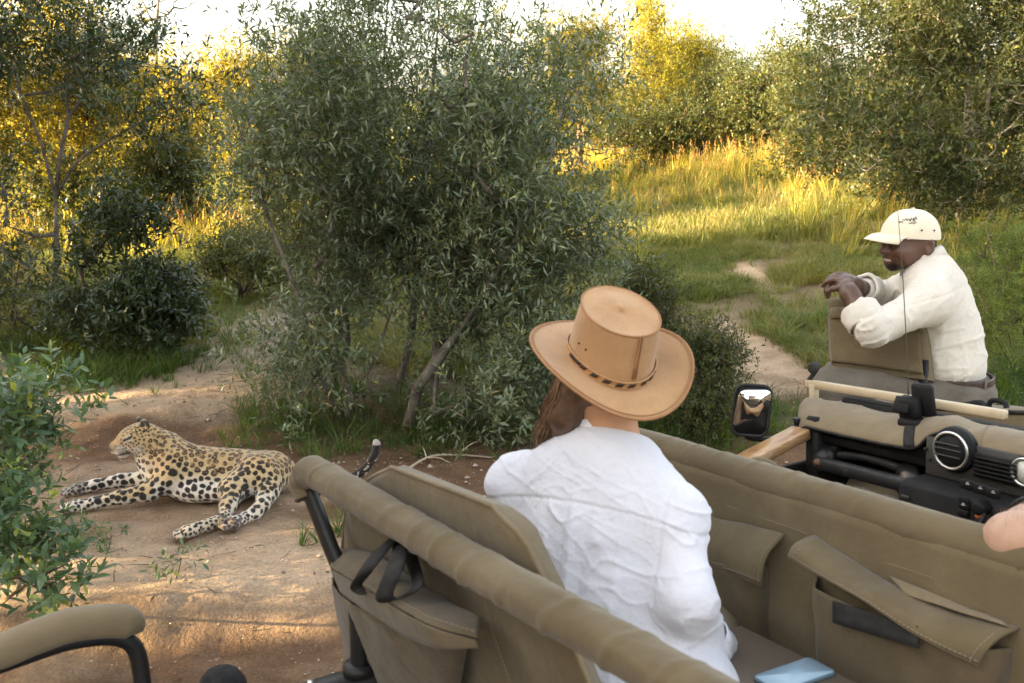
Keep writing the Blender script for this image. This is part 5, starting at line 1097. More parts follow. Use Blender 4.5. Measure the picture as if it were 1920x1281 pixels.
# --- loose things in the vehicle
pc = onu(1515, 1262, -.33); pe = nrm(onu(1575, 1281, -.33) - onu(1500, 1240, -.33)); pe2 = np.array([-pe[1], pe[0], 0]); pm = Matrix(np.array([VM @ pe, VM @ pe2, VM @ np.array([0, 0, 1.0])]).T.tolist()).to_4x4(); pm.translation = Vector(V(*(pc - pe2 * .035 + np.array([0, 0, .0005]))))
ph = thing('phone', 'pale blue smartphone lying on the brown storage box lid', 'phone', None, pm)
def rplate(name, w, h, rad, z0, z1, m, par, ins=0.0):
    q0, q1 = rrect(w, h, rad), rrect(w - ins, h - ins, rad - ins); k = len(q0); a = np.concatenate([np.c_[q0, np.full(k, z0)], np.c_[q1, np.full(k, z1)], [[0, 0, z0]], [[0, 0, z1]]]); j = np.arange(k); j2 = (j + 1) % k
    return mk(name, a, [np.stack([j, j2, j2 + k, j + k], 1), np.concatenate([np.stack([np.full(k, 2 * k), j2, j], 1), np.stack([np.full(k, 2 * k + 1), j + k, j2 + k], 1)])], m, par, smooth=False)
rplate('case', .037, .074, .011, 0, .008, mat('phone_edge', (.10, .15, .19), rough=.35), ph, .0008); rplate('screen', .0345, .0715, .0095, .0081, .0085, mat('phone_blue', (.30, .43, .53), rough=.18, spec=.5), ph)
b = MB(); c = np.array([V(*onf(1645, 930, FD + .0))])[0]; g = coons(V(*onf(1600, 912, FD + .02)), V(*onf(1602, 935, FD - .04)), V(*onf(1696, 955, FD - .04)), V(*onf(1690, 938, FD + .02)), 12, 20); g = crinkle(g, .006, 14, 5); v_, f_ = sheet_np(g, .002)
pp = mk('paper', v_, f_, mat('old_paper', (.42, .36, .30), (.6, .54, .48), 20, .8), None, label='crumpled off-white paper lying in the tray below the grab handle', category='paper')
# ------------------------------------------------------------------ leopard, lying on the sand
LP0 = onz(380, 930, 0.0); LP0[2] = float(ground_z(LP0[0], LP0[1]))
def leopard():
    A = lambda *p: np.array(p, float); P_ = []
    c = lambda a, b_, ra, rb=None, k=.05: P_.append(('+', cap_(a, b_, ra, rb), k))
    e = lambda ct, r, R=None, k=.05: P_.append(('+', ell_(ct, r, R), k))
    # trunk
    e(A(.45, .08, .150), A(.17, .15, .145)); e(A(.30, .07, .155), A(.20, .15, .145)); e(A(.10, .05, .165), A(.24, .155, .158), k=.08); e(A(-.10, .03, .185), A(.19, .15, .165), k=.08)
    e(A(.10, -.085, .095), A(.27, .135, .095), k=.06); e(A(-.05, -.06, .12), A(.2, .13, .12), k=.06); e(A(-.22, .02, .20), A(.15, .135, .155), k=.07)
    # neck, shoulder
    c(A(-.19, .02, .27), A(-.315, .01, .365), .125, .105, .08); c(A(-.26, .0, .16), A(-.33, .0, .25), .125, .105, .07); e(A(-.14, -.08, .23), A(.11, .075, .13), k=.05)
    # near fore leg
    c(A(-.14, -.11, .20), A(-.30, -.17, .095), .088, .062); c(A(-.30, -.17, .095), A(-.46, -.215, .075), .064, .050, .03); c(A(-.46, -.215, .075), A(-.64, -.27, .055), .050, .040, .03); c(A(-.64, -.27, .05), A(-.745, -.30, .046), .041, .043, .02)
    for k, (dx, dy) in enumerate(((-.045, .045), (-.062, .016), (-.060, -.014), (-.042, -.040))): e(A(-.755 + dx, -.305 + dy, .034), A(.036, .018, .026), rotm((0, 0, 1), -14), k=.010)
    e(A(-.755, -.303, .040), A(.055, .052, .036), k=.02)
    # far fore leg
    c(A(-.24, .10, .19), A(-.43, .12, .085), .085, .060); c(A(-.43, .12, .085), A(-.60, .10, .075), .058, .047, .03); c(A(-.60, .10, .075), A(-.76, .05, .06), .047, .040, .03); c(A(-.76, .05, .06), A(-.86, .0, .047), .04, .043, .02)
    e(A(-.875, -.01, .042), A(.055, .05, .036), rotm((0, 0, 1), 25), k=.02)
    for (dx, dy) in ((-.030, .045), (-.052, .02), (-.055, -.01), (-.042, -.038)): e(A(-.885 + dx, -.015 + dy, .034), A(.034, .018, .025), rotm((0, 0, 1), 25), k=.010)
    # hind leg on top: thigh, shank, foot
    e(A(.40, -.06, .175), A(.16, .12, .135), rotm((0, 0, 1), 35), k=.06); c(A(.42, -.04, .18), A(.27, -.23, .13), .130, .085, .05); c(A(.28, -.23, .125), A(.29, -.40, .085), .080, .053, .04); c(A(.29, -.40, .08), A(.30, -.53, .055), .050, .040, .03)
    c(A(.30, -.53, .052), A(.22, -.62, .042), .041, .036, .02); c(A(.22, -.62, .042), A(.135, -.70, .040), .037, .040, .02); e(A(.12, -.715, .040), A(.055, .045, .036), rotm((0, 0, 1), 40), k=.02)
    for (dx, dy) in ((-.040, .022), (-.048, -.006), (-.036, -.034), (-.012, -.048)): e(A(.108 + dx, -.728 + dy, .032), A(.032, .018, .024), rotm((0, 0, 1), 45), k=.010)
    # lower hind leg, sole turned out
    c(A(.48, .0, .14), A(.50, -.20, .105), .115, .07, .05); c(A(.50, -.20, .10), A(.50, -.36, .07), .068, .05, .04); c(A(.50, -.36, .07), A(.475, -.45, .055), .05, .043, .02); c(A(.475, -.45, .055), A(.40, -.57, .05), .042, .038, .02)
    e(A(.375, -.605, .052), A(.062, .042, .046), rotm((0, 0, 1), 52), k=.02)
    for (dx, dy, dz) in ((-.050, -.02, .030), (-.046, -.044, .006), (-.02, -.062, .0), (.0, -.05, -.01)): e(A(.365 + dx, -.61 + dy, .050 + dz), A(.024, .019, .021), k=.008)
    # tail
    tl = smooth_path([A(.58, .10, .17), A(.68, .14, .08), A(.82, .17, .045), A(.96, .18, .05), A(1.06, .175, .10), A(1.13, .16, .17), A(1.175, .15, .25), A(1.19, .15, .315), A(1.185, .15, .345)], 22)
    rr = np.interp(np.arange(22), [0, 3, 12, 19, 21], [.05, .036, .027, .023, .014])
    for k in range(21): c(tl[k], tl[k + 1], rr[k], rr[k + 1], .02)
    # head
    H = A(-.405, .010, .415); fw = nrm(A(-.80, -.50, -.12)); up = nrm(A(-.18, .06, 1)); R = basis(fw, up); side = R[1]      # rows: forward, left of the cat, up
    L = lambda f, s, u: H + 1.1 * (f * R[0] + s * R[1] + u * R[2])
    e(L(0, 0, 0), A(.130, .108, .106), R, .04); e(L(.055, 0, .015), A(.082, .073, .066), R, .03); c(L(.07, 0, .0), L(.145, 0, -.018), .063, .048, .03)
    for s in (-1, 1): e(L(.125, .026 * s, -.042), A(.042, .030, .030), R, .016); e(L(.03, .065 * s, -.035), A(.065, .038, .050), R, .03); e(L(.075, .043 * s, .040), A(.030, .022, .015), R, .015)
    e(L(.112, 0, -.075), A(.042, .032, .022), R, .018); e(L(.168, 0, -.016), A(.016, .023, .017), R, .010); c(L(-.03, 0, -.03), L(-.33 * .4, 0, -.10), .09, .11, .06)
    P_.append(('-', cap_(L(.165, -.045, -.062), L(.165, .045, -.062), .006), .006)); 
    for s in (-1, 1):
        ec = L(-.035, .085 * s, .085); Re = basis(nrm(R[0] * .75 + R[1] * s * .65), up); e(ec, A(.018, .036, .042), Re, .02); P_.append(('-', ell_(ec + Re[0] * .020 + up * .004, A(.014, .024, .028), Re), .008))
        P_.append(('-', cap_(L(.092, .036 * s, .028), L(.070, .066 * s, .024), .006), .008))
    P, F = sdf_mesh(P_, .0062, .05)
    P = relax(P, F, 2, .5); N = vnormals(P, F)
    fn = fbm(P * 16, 3, 5)
    fold = (1 - 2 * np.abs(fbm(P * np.array([9, 6, 3]), 2, 8))) * .0035 * np.exp(-((P[:, 0] - .1) / .28) ** 2); P = P + N * (fn * .0025 + fold)[:, None]; P[:, 2] = np.maximum(P[:, 2], .001); N = vnormals(P, F)
    # coat ------------------------------------------------------------------
    q = (P - H) @ R.T / 1.1; hd = np.linalg.norm(q / np.array([1.5, 1.1, 1.1]), axis=1) < .125
    head = hd & (P[:, 0] < -.31) & (P[:, 2] > .29); tail = P[:, 0] > .66
    w = fbm(P * 5, 3, 12)
    axz = .17; rel = (P[:, 2] - axz) / .15 - .35 * (-(P[:, 1]) - .0) / .15        # back is up and away, belly towards the viewer
    leg = (P[:, 1] < -.13) | (P[:, 0] < -.36)
    TAN, GOLD, WHITE = np.array([.41, .275, .125]), np.array([.49, .36, .19]), np.array([.66, .62, .55])
    belly = sst(-.05, -.75, rel + .25 * w) * (P[:, 0] > -.25) * (P[:, 0] < .36) * (P[:, 1] > -.25)
    inner = np.clip(sst(.12, -.1, N[:, 2]) * leg * .75, 0, 1)
    far_leg = (P[:, 0] < -.30) & (P[:, 1] > .0) & (P[:, 2] < .20); chest = np.exp(-(((P[:, 0] + .38) / .09) ** 2 + ((P[:, 2] - .20) / .11) ** 2)) * (P[:, 1] > -.14)
    lower = sst(-.45, -.70, P[:, 0]) * .75 * leg + sst(-.42, -.60, P[:, 1]) * .4 + ((P[:, 0] > .33) & (P[:, 1] < -.14) & (P[:, 2] < .14)) * .45
    wf = np.clip(np.maximum.reduce([belly, inner, far_leg * .85, chest, lower, tail * .55]), 0, 1)[:, None]
    tb = sst(-.4, .9, rel)[:, None]; C = (GOLD * (1 - tb) + TAN * tb) * (1 - wf) + WHITE * wf; C = C * (1 + .16 * fn[:, None] + .10 * w[:, None])
    # rosettes and spots: points spread over the coat at the spacing of each body region
    r = R_(404); sp = np.full(len(P), .052)
    sp = np.where(rel > .2, .043, sp); sp = np.where((P[:, 0] < -.05) & (P[:, 2] > .25), .037, sp); sp = np.where(belly > .5, .060, sp); sp = np.where(leg, .046, sp)
    sp = np.where(leg & (P[:, 0] < -.60), .030, sp); sp = np.where(P[:, 1] < -.50, .026, sp); sp = np.where(head, .021, sp); sp = np.where(chest > .5, .04, sp); sp = np.where(tail, .055, sp); sp = np.where(far_leg, .048, sp)
    best = np.full(len(P), 9.0); sid = np.zeros(len(P), int); free = np.ones(len(P), bool); order = r.permutation(len(P)); k = 0
    wp = P + .010 * np.stack([fbm(P * 30, 2, 31), fbm(P * 30, 2, 32), fbm(P * 30, 2, 33)], 1) * (sp / .05)[:, None]
    from mathutils.kdtree import KDTree
    kd = KDTree(len(P)); 
    for i in range(len(P)): kd.insert(P[i], i)
    kd.balance()
    for i in order:
        if not free[i]: continue
        s = sp[i] * r.uniform(.88, 1.12); nb = np.array([x[1] for x in kd.find_range(P[i], s * 1.3)]); free[nb[np.linalg.norm(P[nb] - P[i], axis=1) < s * .88]] = False
        d = wp[nb] - P[i]; tdir = nrm(r.normal(size=3)); tdir = nrm(tdir - N[i] * np.dot(tdir, N[i])); dd = np.sqrt(np.maximum((d ** 2).sum(1) - .28 * (d @ tdir) ** 2, 0)) / s * (1 + .25 * r.normal() * .4)
        b_ = dd < best[nb]; best[nb[b_]] = dd[b_]; sid[nb[b_]] = i; k += 1
    ang = vnoise(P * 70, 40); size = np.where(head, .33, np.where(belly > .4, .42, np.where(leg, .405, .385))); size = np.where(tail, .42, size)
    edge = best - size - .05 * vnoise(P * 55, 41); blk = sst(.045, -.045, edge)
    ros = (rel > -.1) & ~head & ~leg & ~tail; cen = sst(.24, .13, best + .06 * ang) * ros; gap = sst(.25, .55, vnoise(P * 40, 43)) * ros * (best > .2)
    BROWN = np.array([.19, .095, .032]); BLK = np.array([.014, .011, .009])
    C = C * (1 - blk[:, None]) + BLK * blk[:, None]; C = C * (1 - cen[:, None]) + BROWN * cen[:, None]
    C = C * (1 - .6 * gap[:, None] * blk[:, None]) + TAN * .6 * gap[:, None] * blk[:, None]
    # face
    def paint(m, colr): nonlocal C; m = np.clip(m, 0, 1)[:, None] * head[:, None]; C = C * (1 - m) + np.array(colr) * m
    g = lambda f, s, u, rad: np.exp(-(((q[:, 0] - f) ** 2 + (np.abs(q[:, 1]) - s) ** 2 + (q[:, 2] - u) ** 2) / rad ** 2))
    paint(g(.15, 0, .01, .045) * 1.2, (.33, .20, .08)); paint(g(.10, 0, .05, .035), (.36, .23, .095))
    paint(g(.13, .028, -.040, .030) * 1.6, (.60, .53, .43)); paint(g(.115, 0, -.085, .036) * 1.8, (.66, .60, .52)); paint(g(.03, .075, -.05, .04) * .5, (.60, .50, .36))
    for u_ in (-.030, -.042, -.054): paint(np.exp(-((q[:, 2] - u_) / .0035) ** 2) * (q[:, 0] > .095) * (q[:, 0] < .15) * (np.abs(q[:, 1]) > .022) * .8, (.03, .02, .015))
    paint(np.exp(-((q[:, 2] + .064) / .007) ** 2) * (q[:, 0] > .075) * 1.2, (.012, .010, .009)); paint(g(.082, .050, -.066, .016) * 1.5, (.012, .010, .009))
    paint(g(.180, 0, -.012, .019) * 1.9, (.035, .022, .02)); paint(g(.165, 0, -.045, .010), (.02, .014, .012))
    le = np.abs((q[:, 2] - .026) + .25 * (q[:, 0] - .082)); paint(np.exp(-(le / .006) ** 2) * (q[:, 0] > .058) * (q[:, 0] < .108) * (np.abs(q[:, 1]) > .028) * 1.4, (.010, .008, .008)); paint(np.exp(-((le - .014) / .005) ** 2) * (q[:, 0] > .060) * (q[:, 0] < .105) * (np.abs(q[:, 1]) > .028) * .8, (.62, .54, .42))
    earm = (np.abs(q[:, 1]) > .055) & (q[:, 2] > .075) & (q[:, 0] < .02); Ce = np.array([.045, .035, .028]); rim = sst(.105, .122, q[:, 2]); C[earm] = (Ce * (1 - rim[earm, None]) + np.array([.30, .22, .13]) * rim[earm, None])
    # paws and tail tip
    sole = (P[:, 0] < .43) & (P[:, 0] > .285) & (P[:, 1] < -.56); pad_ = sole & (N[:, 1] < -.1); C[pad_] = C[pad_] * .25 + np.array([.075, .05, .04]) * .75
    fp = (P[:, 0] < -.80) & (P[:, 1] > -.15); C[fp] = C[fp] * .45 + np.array([.05, .04, .035]) * .55
    tip = (P[:, 0] > 1.10) & (P[:, 2] > .24); C[tip & (P[:, 2] < .325)] = [.014, .012, .012]; C[tip & (P[:, 2] >= .325)] = [.30, .28, .25]
    for z0 in (.13, .185, .24): m = tail & (P[:, 0] > 1.02) & (np.abs(P[:, 2] - z0 + .02 * ang) < .017); C[m] = [.016, .013, .012]
    dust = sst(.05, .0, P[:, 2]) * .45; C = C * (1 - dust[:, None]) + np.array([.34, .24, .155]) * dust[:, None]
    FUR = mat('leopard_fur', (.82, .82, .82), (1.16, 1.16, 1.16), 70, .75, bumps=((150, .0025), (420, .0012)), spec=.25, attr='coat', sheen=.25)
    root = thing('leopard', 'spotted leopard lying on the sand with its eyes closed and chin raised', 'leopard', None, Matrix.Translation(Vector(LP0)))
    mk('body', P, F, FUR, root, attrs={'coat': C})
    b = MB()
    for s in (-1, 1):
        for k in range(4):
            a0 = L(.14 + .006 * (k % 3), .040 * s, -.035 - .008 * (k % 4)); b.tube(smooth_path([a0, a0 + R[1] * s * .05 + R[0] * .015 - R[2] * .008 * k * .6, a0 + R[1] * s * (.10 + .01 * k) + R[0] * .0 - R[2] * (.02 + .012 * k * .6)], 6), [.0005, .0005, .0005, .0004, .0004, .0003], 4)
    b.build('whiskers', mat('whisker', (.7, .68, .62), rough=.5), root)
    return root
leopard()
# ------------------------------------------------------------------ people
SKIN_L = mat('skin_fair', (.40, .245, .165), (.47, .30, .21), 30, .5, bumps=((260, .0006),), spec=.35, sss=.08)
SKIN_T = mat('skin_tan', (.42, .225, .125), (.47, .26, .15), 30, .5, bumps=((260, .0005),), spec=.35, sss=.06)
SKIN_D = mat('skin_dark', (.88, .88, .88), (1.1, 1.1, 1.1), 30, .40, bumps=((200, .0007),), spec=.45, attr='tone')
HAIR = mat('brown_hair', (.060, .032, .018), (.12, .066, .036), 60, .42, spec=.5)
HAIR_L = mat('brown_hair_light', (.20, .115, .06), (.30, .18, .10), 60, .4, spec=.5)
LINEN = mat('white_linen', (.55, .56, .615), (.61, .62, .675), 9, .9, bumps=((34, .004), (11, .010), (520, .0005)), spec=.15, sheen=.2)
COTTON = mat('cream_cotton', (.55, .51, .445), (.61, .57, .50), 9, .9, bumps=((26, .005), (480, .0005)), spec=.15, sheen=.15)
TROUSER = mat('grey_trousers', (.105, .092, .075), (.150, .132, .108), 10, .9, bumps=((24, .006), (420, .0006)), spec=.15)
SUEDE = mat('tan_leather', (.34, .195, .088), (.41, .245, .118), 9, .72, bumps=((90, .0008), (340, .0005)), spec=.25, dirt=((.28, .15, .066), 12, .5, .8), sheen=.2)
SUEDE_D = mat('tan_leather_edge', (.27, .135, .062), (.34, .18, .085), 30, .7, bumps=((200, .0006),), spec=.25)
DARKL = mat('dark_leather', (.022, .013, .010), (.045, .026, .018), 40, .55, spec=.35)
def rel(mesh_P, o): return mesh_P - o
def cloth(prims, h, k, wr=None, sm=2):
    P, F = sdf_mesh(prims, h, k); P = relax(P, F, sm, .5); N = vnormals(P, F)
    if wr is not None: P = P + N * wr(P, N)[:, None]; P = relax(P, F, 1, .12)
    return P, F
# --- the woman in the second row
def woman():
    SLs, SRs = at(972, 880, 2.20), at(1272, 932, 1.97); C7 = at(1141, 822, 2.055); PEL = at(1205, 1330, 1.90) + np.array([.0, .06, 0])
    X = nrm(SRs - SLs); Uv = C7 - PEL; Uv = nrm(Uv - X * np.dot(Uv, X)); Fw = np.cross(Uv, X)           # right, up, forward
    M3 = np.array([X, Fw, Uv]); O = PEL; H = np.dot(C7 - PEL, Uv); cx = np.dot((SLs + SRs) / 2 - PEL, X)
    pt = lambda x, f, u: O + X * x + Fw * f + Uv * u
    root = thing('person', 'woman seen from behind in a tan brimmed hat and white linen shirt', 'person', None, Matrix.Translation(Vector(PEL)))
    # shirt
    S_ = []; e = lambda x, f, u, r: S_.append(ell_(pt(x, f, u), r, M3))
    cs = cx * .9
    e(cs, .015, H - .13, (.155, .095, .15)); e(cs * .9, .0, H - .23, (.165, .10, .15)); e(cs * .6, .01, H - .36, (.165, .105, .16)); e(0, .02, H - .48, (.175, .12, .14)); e(0, .03, .02, (.19, .14, .11))
    for a in (SLs, SRs): S_.append(('+', cap_(C7 - Uv * .045 + Fw * .02, a - Uv * .034, .056, .053), .07))
    el, wr_ = at(1288, 1125, 1.88), at(1318, 1205, 2.02); el2, wr2 = pt(-.25, .03, H - .32), pt(-.14, .26, H - .40)
    S_ += [('+', cap_(SRs - Uv * .04, el, .054, .051), .05), ('+', cap_(el, wr_, .053, .048), .03), ('+', cap_(SLs - Uv * .03, el2, .056, .051), .05), ('+', cap_(el2, wr2, .056, .048), .03)]
    S_.append(('-', ell_(C7 + Uv * .055 + Fw * .045, (.072, .075, .09), M3), .012))
    def wr(P, N):
        q = (P - O) @ M3.T; x, f, u = q[:, 0] - cx * .8, q[:, 1], q[:, 2] - H; back = sst(.05, -.03, f)
        arm = sst(.15, .19, np.abs(x))
        yoke = u + .128 + .020 * (x / .2) ** 2; d = .0022 * sst(-.003, .003, yoke) - .0016 * np.exp(-((yoke + .003) / .003) ** 2)
        lowm = sst(-.10, -.18, u) * (1 - arm)
        pleat = lowm * (.0075 * np.exp(-((x - .004 - .01 * np.sin(u * 9)) / .011) ** 2) - .004 * np.exp(-((x - .028) / .010) ** 2) - .003 * np.exp(-((x + .022) / .010) ** 2) + .004 * np.exp(-((x + .095 + .02 * u) / .010) ** 2) + .004 * np.exp(-((x - .11 - .05 * u) / .009) ** 2))
        w1 = fbm(np.stack([x * 5 + u * 2, f * 4, u * 15 + x * 6], 1), 2, 3); w2 = fbm(np.stack([x * 8 - u * 7, f * 5, u * 10 + 5 * x], 1), 2, 9)
        w3 = fbm(np.stack([x * 12 + u * 9, f * 8, u * 8 - 7 * x], 1), 2, 14); w4 = fbm(np.stack([x * 3 + u * 1.5, f * 3, u * 26 + x * 9], 1), 2, 19)
        rid = lambda w, s: np.exp(-(np.abs(w) / s) ** 1.25); am = .5 + .8 * fbm(q * 5, 2, 33); am2 = .5 + .8 * fbm(q * 6, 2, 37)
        dr = 1.1 * lowm * (.0046 * rid(w1, .045) * am + .0042 * rid(w2, .04) * am2 + .0026 * rid(w4, .05) * (1 - am) + .004 * w1) + 1.3 * (1 - lowm) * (1 - arm) * (.0016 * rid(w3, .05) + .0016 * rid(w4, .04)) + arm * (.0042 * rid(w2, .05) + .0042 * rid(w1 + .4 * w3, .05) + .004 * w2)
        pinch = .0014 * np.sin(x * 420) * np.exp(-((yoke + .010) / .008) ** 2) * (np.abs(x) > .05)
        seam = np.where(np.abs(np.abs(x) - .168) < .02, -.0035 * np.exp(-((np.abs(x) - .168 + .02 * (u + .1)) / .005) ** 2), 0) * (u > -.3)
        return d + pleat + dr + pinch * 0.6 + seam + .006 * fbm(q * 7, 2, 20)
    P, F = cloth(S_, .0042, .05, wr)
    mk('shirt', P - PEL, F, LINEN, root)
    col_ = []                                                       # stand collar
    for k in range(41):
        a = 6.2832 * k / 40; rr = np.array([.074 * math.cos(a), .045 + .076 * math.sin(a)]); hz = -.012 - .020 * math.sin(a) + .003 * math.sin(3 * a)
        col_.append([pt(cx * .95 + rr[0] * s, rr[1] * s + (0 if s > 1 else .0), H + hz + z) for s, z in ((1.06, -.006), (1.02, .010), (.985, .024))])
    v, f = sheet_np(np.array(col_), .0035); mk('collar', v - PEL, f, LINEN, root)
    for (w_, e_) in ((wr_, el), (wr2, el2)):
        d = nrm(w_ - e_); b = MB(); n1 = nrm(np.cross(d, [0.2, 0.3, 1])); n2 = np.cross(d, n1); g = np.array([[w_ - d * z + (r_ + .004 * math.sin(4 * a + z * 60)) * (math.cos(a) * n1 + math.sin(a) * n2) for a in np.linspace(0, 6.2832, 25)] for z, r_ in ((.05, .052), (.03, .057), (.0, .058), (-.035, .062))]); v, f = sheet_np(g, .003); mk('cuff', v - PEL, f, LINEN, root)
    # body: one surface (head, neck, arms with hands, trunk, legs)
    hc = at(1139, 708, 2.075); hf = nrm(np.array([-.34, .90, .16])); hu = nrm(np.array([0, 0, 1.]) - hf * .22); Rh = basis(hf, hu); Lh = lambda f_, s_, u_: hc + f_ * Rh[0] + s_ * Rh[1] + u_ * Rh[2]
    B_ = [ell_(Lh(-.005, 0, .005), (.090, .071, .085), Rh), ell_(Lh(.04, 0, -.07), (.062, .055, .065), Rh), ('+', ell_(Lh(.108, 0, -.035), (.016, .013, .022), Rh), .015), ('+', ell_(Lh(.085, 0, -.072), (.015, .024, .010), Rh), .01), ('+', ell_(Lh(.07, 0, -.115), (.022, .022, .018), Rh), .02)]
    B_ += [('+', cap_(C7 - Uv * .03 + Fw * .03, Lh(-.02, 0, -.05), .056, .054), .03), ('+', cap_(C7 - Uv * .07 + Fw * .03, PEL + Uv * .05, .065, .07), .05)]
    for s in (-1, 1): B_ += [('+', ell_(Lh(-.012, .075 * s, -.025), (.02, .009, .032), Rh), .008), ('-', ell_(Lh(.088, .032 * s, -.012), (.012, .016, .010), Rh), .012), ('+', ell_(Lh(.08, .032 * s, -.012), (.011, .012, .011), Rh), .004)]
    for (sh, e_, w_) in ((SRs, el, wr_), (SLs, el2, wr2)):
        d = nrm(w_ - e_); B_ += [('+', cap_(sh - Uv * .04, e_, .042, .036), .04), ('+', cap_(e_, w_ + d * .04, .036, .025), .02)]; hb_ = w_ + d * .05; sd_ = nrm(np.cross(d, [0, 0, 1])); up_ = np.cross(sd_, d)
        B_.append(('+', ell_(hb_ + d * .045, (.046, .038, .015), np.array([d, sd_, up_])), .02))
        for i in range(4):
            o = hb_ + d * .08 + sd_ * (.027 - .018 * i); l_ = (.036, .042, .04, .032)[i]; m1 = o + d * l_ - up_ * .006; B_ += [('+', cap_(o, m1, .0085, .008), .006), ('+', cap_(m1, m1 + d * l_ * .5 - up_ * l_ * .6, .008, .0068), .005)]
        B_ += [('+', cap_(hb_ + d * .02 - sd_ * .03, hb_ + d * .055 - sd_ * .058, .010, .009), .01), ('+', cap_(hb_ + d * .055 - sd_ * .058, hb_ + d * .09 - sd_ * .055, .009, .0075), .004)]
    kn = [V(.20, .78, -.42), V(.43, .80, -.42)]
    for s_, k_ in zip((-1, 1), kn): B_ += [('+', cap_(PEL + X * .09 * s_, k_, .075, .055), .04), ('+', cap_(k_, k_ - np.array([0, 0, .40]), .05, .035), .03)]
    HC = at(1143, 675, 2.045); tilt = math.radians(20); fh = nrm(np.array([-.36, .93, 0])); HU = nrm(np.array([0.02, 0, math.cos(tilt)]) - fh * math.sin(tilt))
    B_.append(('-', box_(HC + HU * .153, (.3, .3, .15), basis(fh, HU)), .006))
    P, F = sdf_mesh(B_, .0065, .03); P = relax(P, F, 2); mk('body', P - PEL, F, SKIN_T, root)
    T_ = [('+', ell_(PEL - Uv * .02, (.175, .14, .11), M3), .04)]
    for s_, k_ in zip((-1, 1), kn): T_ += [('+', cap_(PEL + X * .09 * s_, k_, .092, .070), .05), ('+', cap_(k_, k_ - np.array([0, 0, .40]), .065, .055), .03)]
    P, F = cloth(T_, .009, .04, lambda P, N: .005 * fbm(P * 12, 3, 4)); mk('trousers', P - PEL, F, mat('khaki_trousers', (.17, .14, .095), (.22, .185, .13), 9, .9, bumps=((24, .006),), spec=.15), root)
    # hair: a cap of it under the hat and a loose tail brought forward over the left shoulder
    hr = MB(); h2 = MB(); r = R_(91)
    P, F = sdf_mesh([ell_(Lh(-.010, 0, .010), (.095, .077, .085), Rh), ('-', ell_(Lh(.13, 0, -.06), (.10, .12, .10), Rh), .03), ('+', cap_(at(1085, 728, 2.07), at(1062, 775, 2.095), .042, .040), .02), ('+', cap_(at(1062, 775, 2.095), at(1042, 850, 2.16), .040, .026), .02),
        ('-', cap_(Lh(-.11, -.07, -.105), Lh(-.065, .005, -.115), .048), .02), ('-', box_(HC + HU * .147, (.3, .3, .15), basis(fh, HU)), .006)], .0045, .02)
    P = relax(P, F, 2); N = vnormals(P, F); P = P + N * (.0022 * fbm(np.c_[(P - hc) @ Rh.T * np.array([70, 70, 8])], 2, 6))[:, None]; hr.add(P, F)
    for i in range(900):
        a, t_, k_ = r.uniform(0, 6.28), r.random(), .85 + .3 * r.random(); w = (50 * math.cos(a) + 10) * k_; dz = .036 * math.sin(a) * k_
        p0 = at(1080 + .9 * w + 22 * t_, 700, 2.075 + dz); p1 = at(1072 + w, 738, 2.082 + dz); p2 = at(1056 + w * .95 + 4 * r.normal(), 778, 2.10 + dz); p3 = at(1046 + w * .85 + 6 * r.normal(), 815, 2.13 + dz * .9); p4 = at(1036 + w * .6 + 8 * r.normal(), 850 + 20 * r.random(), 2.17 + dz * .6)
        (h2 if i % 3 == 0 else hr).tube(smooth_path([p0, p1, p2, p3, p4], 10), np.linspace(.0011, .0005, 10), 3, cap=False)
    hr.v = [v - PEL for v in hr.v]; h2.v = [v - PEL for v in h2.v]; hh = hr.build('hair', HAIR, root); h2.build('strands', HAIR_L, hh)
    # hat ------------------------------------------------------------------
    HF = nrm(fh - HU * np.dot(fh, HU)); HS = np.cross(HU, HF)   # up, front, left
    hp = lambda a, rs, rf, z: HC + HS * (rs * math.sin(a)) + HF * (rf * math.cos(a)) + HU * z
    NA = 72; an = np.linspace(0, 2 * np.pi, NA, endpoint=False)
    def ring(rs, rf, z, fz=None): return np.array([hp(a, rs, rf, z + (fz(a) if fz else 0)) for a in an])
    curl = lambda a, t: t ** 1.6 * (.030 * abs(math.sin(a)) ** 2.2 - .016 * max(0, math.cos(a)) ** 2 - .020 * max(0, -math.cos(a)) ** 2 + .004 * math.sin(3 * a + .6))
    rs0, rf0, rs1, rf1 = .087, .103, .166, .178
    base_ = lambda a: -.006 * math.cos(2 * a)
    rows = [ring(rs0, rf0, .004, base_)] + [ring(rs0 + (rs1 - rs0) * t, rf0 + (rf1 - rf0) * t, .0015, lambda a, t=t: curl(a, t) + base_(a) * (1 - t)) for t in np.linspace(.04, 1, 13)]
    up_s = np.array(rows); low = up_s[::-1] - HU * .0032; b = MB(); b.grid(np.concatenate([up_s, low]), True); b.v = [v - PEL for v in b.v]; hat = mk('hat', np.concatenate(b.v), b.f, SUEDE, root)
    def part(nm, b, m, par): b.v = [v - PEL for v in b.v]; return b.build(nm, m, par)
    top = lambda a: .121 + .004 * math.cos(a)
    prof = [(1.0, 1.0, .0), (.985, .985, .02), (.955, .955, .055), (.925, .925, .09), (.905, .90, .108), (.895, .89, .1145), (.875, .87, .1175), (.845, .84, .1165), (.80, .80, .1155), (.6, .6, .117), (.35, .35, .1185), (.12, .12, .119), (.0004, .0004, .119)]
    b = MB(); b.grid(np.array([ring(rs0 * s, rf0 * q, z, lambda a, z=z: (base_(a) * (1 - z / .12)) + z * .04 * math.cos(a) + (.0015 * math.sin(5 * a + 30 * z)) * (z < .1) * (z > .02)) for s, q, z in prof]), True); part('hat_crown', b, SUEDE, hat)
